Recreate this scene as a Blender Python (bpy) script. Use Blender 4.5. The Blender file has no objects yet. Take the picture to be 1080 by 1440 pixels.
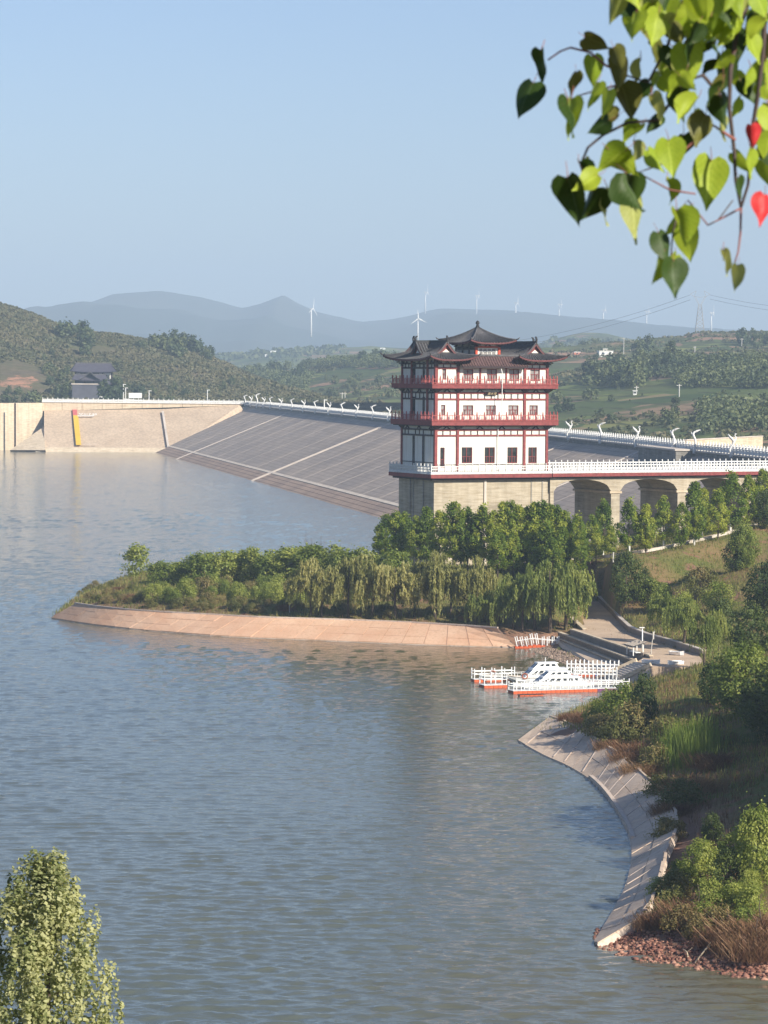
import bpy, bmesh, math, random
import numpy as np
from mathutils import Vector, Matrix
R = math.radians
scene = bpy.context.scene
col = scene.collection
random.seed(7); rng = np.random.default_rng(7)

# ------------------------------------------------------------------ camera, world, sun, exposure
F = 4500.0                      # focal length in pixels of the 1440 px high photograph
CAMZ = 32.0
PITCH = math.atan(202.0/F); ROLL = 0.007
FW = Vector((0, math.cos(PITCH), -math.sin(PITCH)))
_up = Vector((0, math.sin(PITCH), math.cos(PITCH))); _rt = Vector((1, 0, 0))
RT = _rt*math.cos(ROLL) + _up*math.sin(ROLL)
UP = _up*math.cos(ROLL) - _rt*math.sin(ROLL)
cam_d = bpy.data.cameras.new('camera')
cam = bpy.data.objects.new('camera', cam_d); col.objects.link(cam)
m3 = Matrix((RT, UP, -FW)).transposed()
cam.matrix_world = Matrix.Translation((0, 0, CAMZ)) @ m3.to_4x4()
cam_d.sensor_fit = 'VERTICAL'; cam_d.sensor_height = 24.0; cam_d.sensor_width = 18.0
cam_d.lens = F/1440*24.0
cam_d.clip_start = 0.5; cam_d.clip_end = 40000
cam_d.dof.use_dof = True; cam_d.dof.focus_distance = 400; cam_d.dof.aperture_fstop = 11.0
scene.camera = cam

SUN_AZ = math.atan2(0.72, -0.69)      # compass angle from +Y towards +X : sun behind the camera, to the right
SUN_EL = R(30)
world = bpy.data.worlds.new('World'); scene.world = world; world.use_nodes = True
wn = world.node_tree; bg = wn.nodes['Background']
sky = wn.nodes.new('ShaderNodeTexSky'); sky.sky_type = 'NISHITA'; sky.sun_disc = False
sky.sun_elevation = SUN_EL; sky.sun_rotation = SUN_AZ
sky.altitude = 300; sky.air_density = 1.0; sky.dust_density = 0.6; sky.ozone_density = 2.5
tint = wn.nodes.new('ShaderNodeMix'); tint.data_type = 'RGBA'; tint.blend_type = 'MULTIPLY'
tint.inputs[0].default_value = 1.0; tint.inputs[7].default_value = (0.88, 0.93, 1.12, 1)
wn.links.new(sky.outputs[0], tint.inputs[6]); wn.links.new(tint.outputs[2], bg.inputs[0])
bg.inputs[1].default_value = 0.073

sl = bpy.data.lights.new('sun', 'SUN'); sl.energy = 5.0; sl.angle = R(0.6); sl.color = (1.0, 0.925, 0.79)
sun = bpy.data.objects.new('sun', sl); col.objects.link(sun)
SDIR = Vector((math.sin(SUN_AZ)*math.cos(SUN_EL), math.cos(SUN_AZ)*math.cos(SUN_EL), math.sin(SUN_EL)))
sun.rotation_euler = SDIR.to_track_quat('Z', 'Y').to_euler()
sun.location = (60, -60, 120)
vs = scene.view_settings
vs.view_transform = 'Standard'; vs.look = 'None'; vs.gamma = 1.0; vs.exposure = 0.66; vs.use_curve_mapping = False
scene.cycles.max_bounces = 6; scene.cycles.transparent_max_bounces = 8; scene.cycles.volume_bounces = 0
scene.cycles.use_denoising = True

# ------------------------------------------------------------------ from the photograph's pixels to points of the place
def ray(px, py):
    return FW + RT*((px-540)/F) - UP*((py-720)/F)
def W(px, py, z=0.0):
    d = ray(px, py); t = (z-CAMZ)/d.z
    return Vector((0, 0, CAMZ)) + d*t
def WD(px, py, Y):
    d = ray(px, py); return Vector((0, 0, CAMZ)) + d*(Y/d.y)
def hor(px): return 518.0 + (px-540)*ROLL

# ------------------------------------------------------------------ helpers
def tag(o, label=None, cat=None, group=None, kind=None):
    if label: o['label'] = label
    if cat: o['category'] = cat
    if group: o['group'] = group
    if kind: o['kind'] = kind
    return o
def empty(name, loc, rz=0, label=None, cat=None, group=None):
    o = bpy.data.objects.new(name, None); col.objects.link(o)
    o.location = loc; o.rotation_euler = (0, 0, rz); o.empty_display_size = 0.5
    return tag(o, label, cat, group)
def link(name, me, parent=None, loc=None, rot=None, sc=None):
    o = bpy.data.objects.new(name, me); col.objects.link(o)
    if parent: o.parent = parent
    if loc is not None: o.location = loc
    if rot is not None: o.rotation_euler = rot
    if sc is not None: o.scale = sc
    return o
def copy_tree(o, parent=None):
    c = o.copy(); col.objects.link(c); c.parent = parent
    for ch in o.children: copy_tree(ch, c)
    return c
ORD = ('first second third fourth fifth sixth seventh eighth ninth tenth eleventh twelfth thirteenth fourteenth fifteenth '
       'sixteenth seventeenth eighteenth nineteenth twentieth').split()
TENS = {20: 'twenty', 30: 'thirty', 40: 'forty', 50: 'fifty', 60: 'sixty', 70: 'seventy', 80: 'eighty', 90: 'ninety'}
def ordw(i):                       # 0 -> first
    n = i+1
    if n <= 20: return ORD[n-1]
    t = n//10*10
    if n % 10 == 0 and n < 100: return TENS[t][:-1]+'ieth'
    return TENS.get(t, str(t)) + '-' + ORD[n % 10-1]

class MB:
    """collects boxes, tubes, quads with material slots"""
    def __init__(s): s.v = []; s.f = []; s.m = []; s.k = 0
    def quad(s, *p):
        b = len(s.v); s.v += [tuple(q) for q in p]; s.f.append(tuple(range(b, b+len(p)))); s.m.append(s.k)
    def box(s, x0, y0, z0, x1, y1, z1):
        s.hexa([(x0,y0,z0),(x1,y0,z0),(x1,y1,z0),(x0,y1,z0),(x0,y0,z1),(x1,y0,z1),(x1,y1,z1),(x0,y1,z1)])
    def hexa(s, p):
        b = len(s.v); s.v += [tuple(q) for q in p]
        for f in ((0,3,2,1),(4,5,6,7),(0,1,5,4),(1,2,6,5),(2,3,7,6),(3,0,4,7)):
            s.f.append(tuple(b+i for i in f)); s.m.append(s.k)
    def bar(s, a, b, w, h=None, up=Vector((0,0,1))):     # rectangular bar from a to b
        a = Vector(a); b = Vector(b); h = h or w; d = (b-a)
        if d.length < 1e-6: return
        d.normalize(); u = up if abs(d.dot(up)) < 0.98 else Vector((1,0,0))
        r = d.cross(u).normalized(); u = r.cross(d)
        r = r*w/2; u = u*h/2
        s.hexa([a-r-u, b-r-u, b+r-u, a+r-u, a-r+u, b-r+u, b+r+u, a+r+u])
    def tube(s, pts, rad, n=6, cap=True):
        pts = [Vector(p) for p in pts]; m = len(pts)
        rad = rad if isinstance(rad, (list, tuple)) else [rad]*m
        b = len(s.v); pr = None
        for i, p in enumerate(pts):
            d = (pts[min(i+1, m-1)]-pts[max(i-1, 0)])
            d = d.normalized() if d.length > 1e-9 else Vector((0,0,1))
            if pr is None: pr = d.orthogonal().normalized()
            pr = (pr-d*pr.dot(d)); pr = pr.normalized() if pr.length > 1e-6 else d.orthogonal().normalized()
            q = d.cross(pr)
            for k in range(n):
                a = 2*math.pi*k/n
                s.v.append(tuple(p+(pr*math.cos(a)+q*math.sin(a))*rad[i]))
        for i in range(m-1):
            for k in range(n):
                k2 = (k+1) % n
                s.f.append((b+i*n+k, b+i*n+k2, b+(i+1)*n+k2, b+(i+1)*n+k)); s.m.append(s.k)
        if cap:
            s.f.append(tuple(b+k for k in reversed(range(n)))); s.m.append(s.k)
            s.f.append(tuple(b+(m-1)*n+k for k in range(n))); s.m.append(s.k)
    def lathe(s, prof, n=8, c=(0,0,0)):                # profile of (radius, z)
        b = len(s.v); m = len(prof)
        for r, z in prof:
            for k in range(n):
                a = 2*math.pi*k/n; s.v.append((c[0]+r*math.cos(a), c[1]+r*math.sin(a), c[2]+z))
        for i in range(m-1):
            for k in range(n):
                k2 = (k+1) % n
                s.f.append((b+i*n+k, b+i*n+k2, b+(i+1)*n+k2, b+(i+1)*n+k)); s.m.append(s.k)
        s.f.append(tuple(b+k for k in reversed(range(n)))); s.m.append(s.k)
        s.f.append(tuple(b+(m-1)*n+k for k in range(n))); s.m.append(s.k)
    def grid(s, P):                                     # P[i][j] points
        n = len(P); m = len(P[0]); b = len(s.v)
        for row in P:
            for q in row: s.v.append(tuple(q))
        for i in range(n-1):
            for j in range(m-1):
                a = b+i*m+j
                s.f.append((a, a+1, a+m+1, a+m)); s.m.append(s.k)
    def mesh(s, name, mats, smooth=False):
        me = bpy.data.meshes.new(name); me.from_pydata(s.v, [], s.f)
        for mt in (mats if isinstance(mats, (list, tuple)) else [mats]): me.materials.append(mt)
        me.polygons.foreach_set('material_index', s.m)
        if smooth: me.polygons.foreach_set('use_smooth', [True]*len(s.f))
        me.update(); return me
    def build(s, name, mats, parent=None, smooth=False, loc=None, rot=None):
        return link(name, s.mesh(name, mats, smooth), parent, loc, rot)

def np_mesh(name, V, Q, mats, smooth=False, vcol=None, midx=None):
    """fast mesh from an (n,3) vertex array and an (m,k) face array"""
    V = np.asarray(V, np.float32); Q = np.asarray(Q, np.int32); k = Q.shape[1]
    me = bpy.data.meshes.new(name)
    me.vertices.add(len(V)); me.vertices.foreach_set('co', V.ravel())
    me.loops.add(Q.size); me.loops.foreach_set('vertex_index', Q.ravel())
    me.polygons.add(len(Q)); me.polygons.foreach_set('loop_start', np.arange(0, Q.size, k, dtype=np.int32))
    me.polygons.foreach_set('loop_total', np.full(len(Q), k, np.int32))
    if smooth: me.polygons.foreach_set('use_smooth', np.ones(len(Q), bool))
    for mt in (mats if isinstance(mats, (list, tuple)) else [mats]): me.materials.append(mt)
    if midx is not None: me.polygons.foreach_set('material_index', np.asarray(midx, np.int32))
    if vcol is not None:
        at = me.attributes.new('vary', 'FLOAT', 'POINT'); at.data.foreach_set('value', np.asarray(vcol, np.float32))
    me.update(calc_edges=True); return me

# ------------------------------------------------------------------ smooth value noise in numpy
_perm = rng.random((256, 256)).astype(np.float32)
def vnoise(x, y):
    xi = np.floor(x).astype(int); yi = np.floor(y).astype(int); fx = x-xi; fy = y-yi
    fx = fx*fx*(3-2*fx); fy = fy*fy*(3-2*fy)
    g = lambda a, b: _perm[a & 255, b & 255]
    return (g(xi, yi)*(1-fx)+g(xi+1, yi)*fx)*(1-fy)+(g(xi, yi+1)*(1-fx)+g(xi+1, yi+1)*fx)*fy - 0.5
def fbm(x, y, o=4):
    s = 0; a = 1.0
    for i in range(o): s = s+a*vnoise(x*2**i+17.3*i, y*2**i+9.1*i); a *= 0.5
    return s

# ------------------------------------------------------------------ materials
def nt_mat(name):
    m = bpy.data.materials.new(name); m.use_nodes = True; n = m.node_tree
    return m, n, n.nodes['Principled BSDF']
def _coords(n, kind, scale3=None):
    if kind == 'Object':
        c = n.nodes.new('ShaderNodeTexCoord').outputs['Object']
    else:
        c = n.nodes.new('ShaderNodeNewGeometry').outputs['Position']
    if scale3:
        mp = n.nodes.new('ShaderNodeMapping'); mp.inputs['Scale'].default_value = scale3
        n.links.new(c, mp.inputs[0]); c = mp.outputs[0]
    return c
def _noise(n, c, sc, det=4, rough=0.6):
    t = n.nodes.new('ShaderNodeTexNoise'); t.inputs['Scale'].default_value = sc
    t.inputs['Detail'].default_value = det; t.inputs['Roughness'].default_value = rough
    n.links.new(c, t.inputs['Vector']); return t.outputs[0]
def _ramp(n, fac, stops):
    r = n.nodes.new('ShaderNodeValToRGB'); e = r.color_ramp.elements
    while len(e) < len(stops): e.new(0.5)
    for i, (p, c) in enumerate(stops): e[i].position = p; e[i].color = (*c, 1)
    n.links.new(fac, r.inputs[0]); return r.outputs[0]
def _mix(n, f, a, b, mode='MIX'):
    m = n.nodes.new('ShaderNodeMix'); m.data_type = 'RGBA'; m.blend_type = mode
    for s, v in ((0, f), (6, a), (7, b)):
        if isinstance(v, (int, float)): m.inputs[s].default_value = v
        elif isinstance(v, tuple): m.inputs[s].default_value = (*v, 1)
        else: n.links.new(v, m.inputs[s])
    return m.outputs[2]
def plain(name, c, rough=0.7, var=0.12, sc=1.5, bump=0.0, bsc=20, metal=0, coords='Object', spec=0.3):
    m, n, p = nt_mat(name); co = _coords(n, coords)
    a = tuple(max(0, x*(1-var)) for x in c); b = tuple(min(1, x*(1+var)) for x in c)
    nz = _noise(n, co, sc, 6)
    n.links.new(_ramp(n, nz, [(0.3, a), (0.7, b)]), p.inputs['Base Color'])
    p.inputs['Roughness'].default_value = rough; p.inputs['Metallic'].default_value = metal
    p.inputs['Specular IOR Level'].default_value = spec
    if bump:
        bm = n.nodes.new('ShaderNodeBump'); bm.inputs['Strength'].default_value = bump; bm.inputs['Distance'].default_value = 0.05
        n.links.new(_noise(n, co, bsc, 4), bm.inputs['Height']); n.links.new(bm.outputs[0], p.inputs['Normal'])
    return m
def leafmat(name, c0, c1, c2, trans=0.35, rough=0.55, clump=0.5):
    """leaf colours vary leaf by leaf (attribute vary), clump by clump and plant by plant"""
    m, n, p = nt_mat(name)
    at = n.nodes.new('ShaderNodeAttribute'); at.attribute_name = 'vary'
    oi = n.nodes.new('ShaderNodeObjectInfo')
    nz = _noise(n, _coords(n, 'World'), clump, 3)
    ad = n.nodes.new('ShaderNodeMath'); ad.operation = 'MULTIPLY_ADD'; ad.inputs[1].default_value = 0.45
    n.links.new(at.outputs['Fac'], ad.inputs[0]); n.links.new(nz, ad.inputs[2])
    ad2 = n.nodes.new('ShaderNodeMath'); ad2.operation = 'MULTIPLY_ADD'; ad2.inputs[1].default_value = 0.30
    n.links.new(oi.outputs['Random'], ad2.inputs[0]); n.links.new(ad.outputs[0], ad2.inputs[2])
    cr = _ramp(n, ad2.outputs[0], [(0.45, c0), (0.85, c1), (1.15 if False else 1.0, c2)])
    n.links.new(cr, p.inputs['Base Color']); p.inputs['Roughness'].default_value = rough
    p.inputs['Specular IOR Level'].default_value = 0.25
    tr = n.nodes.new('ShaderNodeBsdfTranslucent'); n.links.new(_mix(n, 1.0, cr, (1.5, 1.6, 0.7), 'MULTIPLY'), tr.inputs[0])
    mx = n.nodes.new('ShaderNodeMixShader'); mx.inputs[0].default_value = trans
    n.links.new(p.outputs[0], mx.inputs[1]); n.links.new(tr.outputs[0], mx.inputs[2])
    n.links.new(mx.outputs[0], n.nodes['Material Output'].inputs[0])
    return m

M = {}

M['white_paint'] = plain('white_paint', (0.80, 0.79, 0.75), 0.55, 0.08, 1.5)
M['stone_white'] = plain('white_stone', (0.70, 0.69, 0.66), 0.7, 0.14, 1.2)
M['red'] = plain('dark_red_paint', (0.30, 0.062, 0.055), 0.65, 0.3, 1.8)
M['red_dull'] = plain('faded_red_paint', (0.235, 0.055, 0.052), 0.7, 0.3, 2.5)
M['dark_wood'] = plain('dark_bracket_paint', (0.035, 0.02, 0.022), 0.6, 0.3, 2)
M['glass'] = plain('window_glass', (0.035, 0.04, 0.04), 0.15, 0.6, 0.9, spec=0.6)
M['curtain'] = plain('curtained_glass', (0.26, 0.24, 0.23), 0.3, 0.45, 1.8, spec=0.5)
M['tile'] = plain('dark_roof_tile', (0.038, 0.037, 0.040), 0.6, 0.45, 3, bump=0.3)
M['tile_edge'] = plain('pale_tile_edge', (0.10, 0.095, 0.097), 0.65, 0.4, 3)
M['tile_red'] = plain('purple_brown_tile', (0.105, 0.060, 0.056), 0.7, 0.45, 3)
M['gold'] = plain('pale_lettering', (0.62, 0.50, 0.30), 0.5, 0.1)
M['orange'] = plain('orange_float_plastic', (0.55, 0.105, 0.035), 0.5, 0.25, 2)
M['purple'] = plain('purple_float_plastic', (0.15, 0.05, 0.12), 0.5, 0.2, 2)
M['blue'] = plain('blue_float_plastic', (0.06, 0.10, 0.35), 0.5, 0.2, 2)
M['boat'] = plain('boat_white', (0.86, 0.86, 0.84), 0.35, 0.03, 1, spec=0.5)
M['rust'] = plain('rust_orange_trim', (0.35, 0.10, 0.05), 0.6, 0.3, 2)
M['grey_metal'] = plain('grey_metal', (0.35, 0.36, 0.37), 0.5, 0.1)
M['bark'] = plain('bark', (0.10, 0.075, 0.055), 0.9, 0.4, 4, bump=0.5)
M['whitewash'] = plain('whitewashed_bark', (0.70, 0.69, 0.65), 0.85, 0.08, 5)
M['tan'] = plain('plaza_paving', (0.44, 0.31, 0.21), 0.9, 0.15, 0.5)
M['wallface'] = plain('retaining_wall_face', (0.27, 0.22, 0.18), 0.9, 0.2, 0.7)
M['cream'] = plain('cream_house_wall', (0.62, 0.56, 0.44), 0.85, 0.1)
M['brick_red'] = plain('orange_brick_wall', (0.50, 0.19, 0.12), 0.85, 0.15)
M['pole'] = plain('concrete_pole', (0.55, 0.53, 0.48), 0.8, 0.1)
M['cable'] = plain('cable', (0.08, 0.08, 0.09), 0.6, 0.05)

def concrete(name, c, lines=2.2, stain=0.35, vertical=True):
    """board-marked concrete: pour lines, stains and pitting"""
    m, n, p = nt_mat(name); co = _coords(n, 'Object')
    big = _noise(n, co, 0.35, 6, 0.65)
    base = _ramp(n, big, [(0.25, tuple(x*(1-stain) for x in c)), (0.5, c), (0.8, tuple(min(1, x*1.15) for x in c))])
    st = _noise(n, _coords(n, 'Object', (0.25, 0.25, 3.0)), 1.6, 6, 0.7)
    base = _mix(n, .8, base, _ramp(n, st, [(0.34, (0.62, 0.58, 0.52)), (0.60, (1, 1, 1))]), 'MULTIPLY')
    vt = _noise(n, _coords(n, 'Object', (1.2, 1.2, 0.06)), 1.0, 4, 0.6)
    base = _mix(n, 0.4, base, _ramp(n, vt, [(0.4, (0.7, 0.66, 0.6)), (0.62, (1, 1, 1))]), 'MULTIPLY')
    n.links.new(base, p.inputs['Base Color']); p.inputs['Roughness'].default_value = 0.9
    p.inputs['Specular IOR Level'].default_value = 0.2
    b = n.nodes.new('ShaderNodeBump'); b.inputs['Strength'].default_value = 0.4; b.inputs['Distance'].default_value = 0.06
    n.links.new(st, b.inputs['Height']); n.links.new(b.outputs[0], p.inputs['Normal'])
    return m
def stained_white(name, c):
    m, n, p = nt_mat(name); co = _coords(n, 'Object')
    b = _ramp(n, _noise(n, co, .4, 5), [(.3, tuple(x*.93 for x in c)), (.7, c)])
    b = _mix(n, .8, b, _ramp(n, _noise(n, _coords(n, 'Object', (1.4, 1.4, .10)), 1.3, 5, .65), [(.36, (.80, .77, .72)), (.54, (1, 1, 1))]), 'MULTIPLY')
    n.links.new(b, p.inputs['Base Color']); p.inputs['Roughness'].default_value = .85; p.inputs['Specular IOR Level'].default_value = .2; return m
M['white'] = stained_white('stained_white_render', (0.80, 0.775, 0.70))
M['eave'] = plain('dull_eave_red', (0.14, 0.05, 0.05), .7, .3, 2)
M['concrete'] = concrete('tower_concrete', (0.52, 0.455, 0.35))
M['concrete_grey'] = concrete('grey_concrete', (0.36, 0.34, 0.30))
M['concrete_pale'] = concrete('pale_concrete', (0.70, 0.585, 0.435), stain=0.12)

def to_mesh(o):
    """a text curve turned into a plain mesh object in the same place"""
    bpy.context.view_layer.update()
    me = bpy.data.meshes.new_from_object(o.evaluated_get(bpy.context.evaluated_depsgraph_get()))
    n = link(o.name, me, o.parent); n.matrix_local = o.matrix_local.copy(); nm = o.name
    bpy.data.objects.remove(o); n.name = nm; return n
# ------------------------------------------------------------------ near land: shoreline, height function
def P2(v): return (v.x, v.y)
near_bottom = [W(px, py) for px, py in ((835,1326),(861,1284),(884,1240),(890,1190),(872,1150),(842,1106),(803,1080),(764,1064),(728,1043))]
near_top = [W(px, py, z) for px, py, z in ((840,1329,.12),(872,1313,.6),(905,1290,1.15),(927,1240,1.3),(934,1200,1.3),(955,1160,1.3),(938,1125,1.3),(903,1090,1.3),(855,1052,1.3),(805,1022,1.1),(772,1010,.5))]
pen_bottom = [W(px, py) for px, py in ((726,911),(650,909),(560,906),(450,901),(370,898),(300,895),(240,890),(180,885),(120,878),(72,870))]
pen_top = [W(px, py, 2.0) for px, py in ((700,885),(650,881),(560,876),(450,872),(370,870),(300,866),(240,863),(180,859),(140,855),(106,850))]
shore = [(46, 160)] + [P2(W(px, py)) for px, py in ((1180,1392),(1080,1379),(1040,1374),(1000,1365),(960,1358),(915,1352),(880,1345))]
shore += [P2(v) for v in near_bottom]
shore += [P2(W(px, py)) for px, py in ((748,1018),(790,1000),(840,982),(872,962),(850,953),(800,930),(765,915),(745,912))]
shore += [P2(v) for v in pen_bottom]
shore += [P2(W(px, py)) for px, py in ((66,866),(96,842),(150,817),(250,804),(350,801),(450,801),(520,800))]
shore += [(3, 452), (14, 470), (34, 520), (46, 600), (200, 600), (200, 160)]
shore = np.array(shore)
def sdist(x, y):
    """signed distance to the shoreline, positive on land"""
    x = np.asarray(x, float); y = np.asarray(y, float)
    d = np.full(x.shape, 1e9); ins = np.zeros(x.shape, bool); n = len(shore)
    for i in range(n):
        ax, ay = shore[i]; bx, by = shore[(i+1) % n]
        ex, ey = bx-ax, by-ay; L = ex*ex+ey*ey+1e-9
        t = np.clip(((x-ax)*ex+(y-ay)*ey)/L, 0, 1)
        d = np.minimum(d, np.hypot(x-ax-t*ex, y-ay-t*ey))
        c = ((ay > y) != (by > y))
        xi = ax+(y-ay)/(by-ay+1e-12)*(bx-ax)
        ins ^= c & (x < xi)
    return np.where(ins, d, -d)
ctrl_px = [(180,850,2.4),(240,840,2.8),(300,850,2.4),(300,828,3.2),(400,845,3.2),(450,862,2.4),(450,825,3.6),(560,868,2.3),(560,842,3.2),(650,873,2.4),
 (620,832,3.8),(640,815,5.0),(200,812,2.4),(690,812,5.2),(710,850,3.2),(760,850,3.4),
 (560,797,6.6),(640,798,7.0),(700,800,7.0),(745,790,7.5),(800,786,8.0),(840,783,8.4),(885,779,8.8),(933,771,9.3),(1000,755,10.3),(1060,738,11.5),(1080,731,12),
 (800,812,6.0),(860,812,6.0),(860,835,3.6),(830,850,2.5),(850,870,2.05),(880,890,2.0),(930,925,2.0),(900,905,2.0),(950,930,2.0),(915,935,2.0),(970,925,2.2),(830,880,2.0),
 (900,870,2.9),(950,890,3.0),(900,830,5.0),(950,820,6.0),(1000,800,8.0),(1060,790,9.6),(950,790,7.9),(1000,860,5.0),(1050,880,7.0),(1000,920,4.0),(1040,930,5.4),
 (1000,980,3.4),(1060,990,5.0),(960,1010,2.6),(900,1000,2.2),(840,1010,1.9),(960,1080,2.4),(1050,1110,3.4),(1080,1060,4.2),(1000,1060,2.9),
 (950,1240,1.9),(1060,1240,3.2),(1070,1310,2.4),(960,1310,1.7),(1020,1290,2.6),(1000,1335,2.0),(1060,1345,2.2),(930,1325,1.6),(1000,1200,2.6),(1075,1180,4.0)]
_c = [W(a, b, z) for a, b, z in ctrl_px]
ctrl = np.array([(v.x, v.y, v.z) for v in _c] + [(45,175,4.0),(60,200,8),(58,250,11),(60,300,13),(70,360,16),(80,420,18),(100,300,24),(110,200,18),(110,400,26),(60,470,15),(40,470,10),(12,448,4.5),(20,470,4),(-22,492,1.2),(-10,500,1.0),(0,480,1.5),(-32,478,1.4),(90,500,20),(150,350,34),(150,250,30)])
def pdist(x, y, pts):
    d = np.full(np.shape(x), 1e9); zz = np.zeros(np.shape(x))
    for a, b in zip(pts, pts[1:]):
        ex, ey = b[0]-a[0], b[1]-a[1]; t = np.clip(((x-a[0])*ex+(y-a[1])*ey)/(ex*ex+ey*ey+1e-9), 0, 1)
        q = np.hypot(x-a[0]-t*ex, y-a[1]-t*ey); zi = a[2]+(b[2]-a[2])*t if len(a) > 2 else 0
        k = q < d; d = np.where(k, q, d); zz = np.where(k, zi, zz)
    return d, zz
RIDGE = [tuple(W(a, b, z)) for a, b, z in ((522,792,6.3),(560,795,6.7),(600,796,6.9),(700,800,7.1),(745,793,7.6),(800,789,8.1),(840,786,8.5),(885,781,8.9),(933,773,9.4),(1000,757,10.3),(1060,740,11.5))]
def inpoly(X, Y, poly):
    ins = np.zeros(X.shape, bool); n = len(poly)
    for i in range(n):
        ax, ay = poly[i]; bx, by = poly[(i+1) % n]; c = ((ay > Y) != (by > Y)); ins ^= c & (X < ax+(Y-ay)/(by-ay+1e-12)*(bx-ax))
    return ins
plaza_px = [(802,885),(860,904),(912,921),(895,931),(915,937),(960,938),(990,936),(985,922),(945,908),(908,897),(884,886),(872,874),(862,862),(850,850),(838,843),(824,840),(812,852),(818,868),(822,878)]
PLAZA = [P2(W(a, b, 2.0)) for a, b in plaza_px]
WL = [[W(802,885,2.3), W(914,922,2.3)], [W(784.5,889,1.6), W(891,928.5,1.6)], [W(777,894,.95), W(884,938,.95)], [W(772,901,.35), W(862,951,.35)]]
TERR = [P2(WL[0][0]), P2(WL[0][1]), P2(W(916,938,2)), P2(W(876,958,.4)), P2(WL[3][1]), P2(WL[3][0])]
def Hn(x, y, fine=True):
    """height of the near land"""
    x = np.asarray(x, float); y = np.asarray(y, float)
    num = 0; den = 0
    for cx, cy, cz in ctrl:
        w = 1/((x-cx)**2+((y-cy)*0.8)**2+3.0)**1.6
        num = num+w*cz; den = den+w
    z = num/den; d = sdist(x, y)
    rd, rz = pdist(x, y, RIDGE); z = np.maximum(z, rz-.34*np.maximum(rd-2.2, 0))
    if fine: z = z+0.35*fbm(x*0.15, y*0.15)*np.clip((d-6)/6, 0, 1)
    prof = np.where(d > 0, 0.30*d-0.22, 0.35*d-0.22)
    k = 0.5
    z = np.minimum(z, prof) if True else z
    z = np.where(inpoly(x, y, PLAZA), np.minimum(z, 1.7), z); z = np.where(inpoly(x, y, TERR), np.minimum(z, -0.1), z)
    return np.maximum(z, -1.8)
def G(px, py, lo=150, hi=560):
    """first point of the near land on the line of sight through a pixel"""
    d = ray(px, py); Y = np.linspace(lo, hi, 1400)
    x = d.x/d.y*Y; z = CAMZ+d.z/d.y*Y
    h = Hn(x, Y); ok = (z <= h) & (h > -.2); i = int(np.argmax(ok)) if ok.any() else int(np.argmin(np.where((Y < 500) & (h > -.2), z-h, 99)))
    return Vector((float(x[i]), float(Y[i]), float(h[i])))
def hz(x, y): return float(Hn(np.array([x]), np.array([y]))[0])

# ground material: grass, dry grass, red soil by large patches
def ground_mat(name, soil, g1, g2, dry, sc=0.12, soil_amt=0.45):
    m, n, p = nt_mat(name); co = _coords(n, 'World')
    a = _noise(n, co, sc, 5, 0.6); b = _noise(n, co, sc*3.1, 5, 0.65); f = _noise(n, co, 2.2, 5, 0.7)
    gr = _ramp(n, f, [(0.3, g1), (0.7, g2)])
    gd = _mix(n, _ramp(n, a, [(0.42, (0,0,0)), (0.6, (1,1,1))]), gr, dry)
    so = _mix(n, _ramp(n, b, [(soil_amt+0.08, (0,0,0)), (soil_amt+0.2, (1,1,1))]), gd, soil)
    n.links.new(so, p.inputs['Base Color']); p.inputs['Roughness'].default_value = 0.95; p.inputs['Specular IOR Level'].default_value = 0.1
    bm = n.nodes.new('ShaderNodeBump'); bm.inputs['Strength'].default_value = 0.9; bm.inputs['Distance'].default_value = 0.25
    n.links.new(f, bm.inputs['Height']); n.links.new(bm.outputs[0], p.inputs['Normal'])
    return m
M['ground'] = ground_mat('near_ground', (0.27, 0.15, 0.095), (0.11, 0.125, 0.032), (0.17, 0.18, 0.05), (0.24, 0.17, 0.075), 0.10)
# slope of red soil by the water's edge gets its own look by height
n_ = M['ground'].node_tree; p_ = n_.nodes['Principled BSDF']
src = p_.inputs['Base Color'].links[0].from_socket
sx = n_.nodes.new('ShaderNodeSeparateXYZ'); n_.links.new(n_.nodes.new('ShaderNodeNewGeometry').outputs['Position'], sx.inputs[0])
mr = n_.nodes.new('ShaderNodeMapRange'); mr.inputs[1].default_value = 1.2; mr.inputs[2].default_value = 2.3
ns = _noise(n_, _coords(n_, 'World'), 0.8, 4)
ma = n_.nodes.new('ShaderNodeMath'); ma.operation = 'MULTIPLY_ADD'; ma.inputs[1].default_value = 1.6
n_.links.new(ns, ma.inputs[0]); sub = n_.nodes.new('ShaderNodeMath'); sub.operation = 'SUBTRACT'; sub.inputs[1].default_value = 0.8
n_.links.new(sx.outputs[2], ma.inputs[2]); n_.links.new(ma.outputs[0], sub.inputs[0]); n_.links.new(sub.outputs[0], mr.inputs[0])
n_.links.new(_mix(n_, mr.outputs[0], (0.32, 0.185, 0.125), src), p_.inputs['Base Color'])

def height_mesh(name, xs, ys, Z, mat):
    nx, ny = len(xs), len(ys); X, Y = np.meshgrid(xs, ys)
    V = np.stack([X, Y, Z], -1).reshape(-1, 3)
    i = np.arange(ny-1)[:, None]*nx+np.arange(nx-1)[None, :]
    Q = np.stack([i, i+1, i+nx+1, i+nx], -1).reshape(-1, 4)
    return np_mesh(name, V, Q, mat, True)
xs = np.arange(-60, 160, 0.8); ys = np.arange(165, 560, 1.0)
X, Y = np.meshgrid(xs, ys); Z = Hn(X, Y)
tag(link('ground', height_mesh('ground', xs, ys, Z, M['ground'])), kind='structure')

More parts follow.
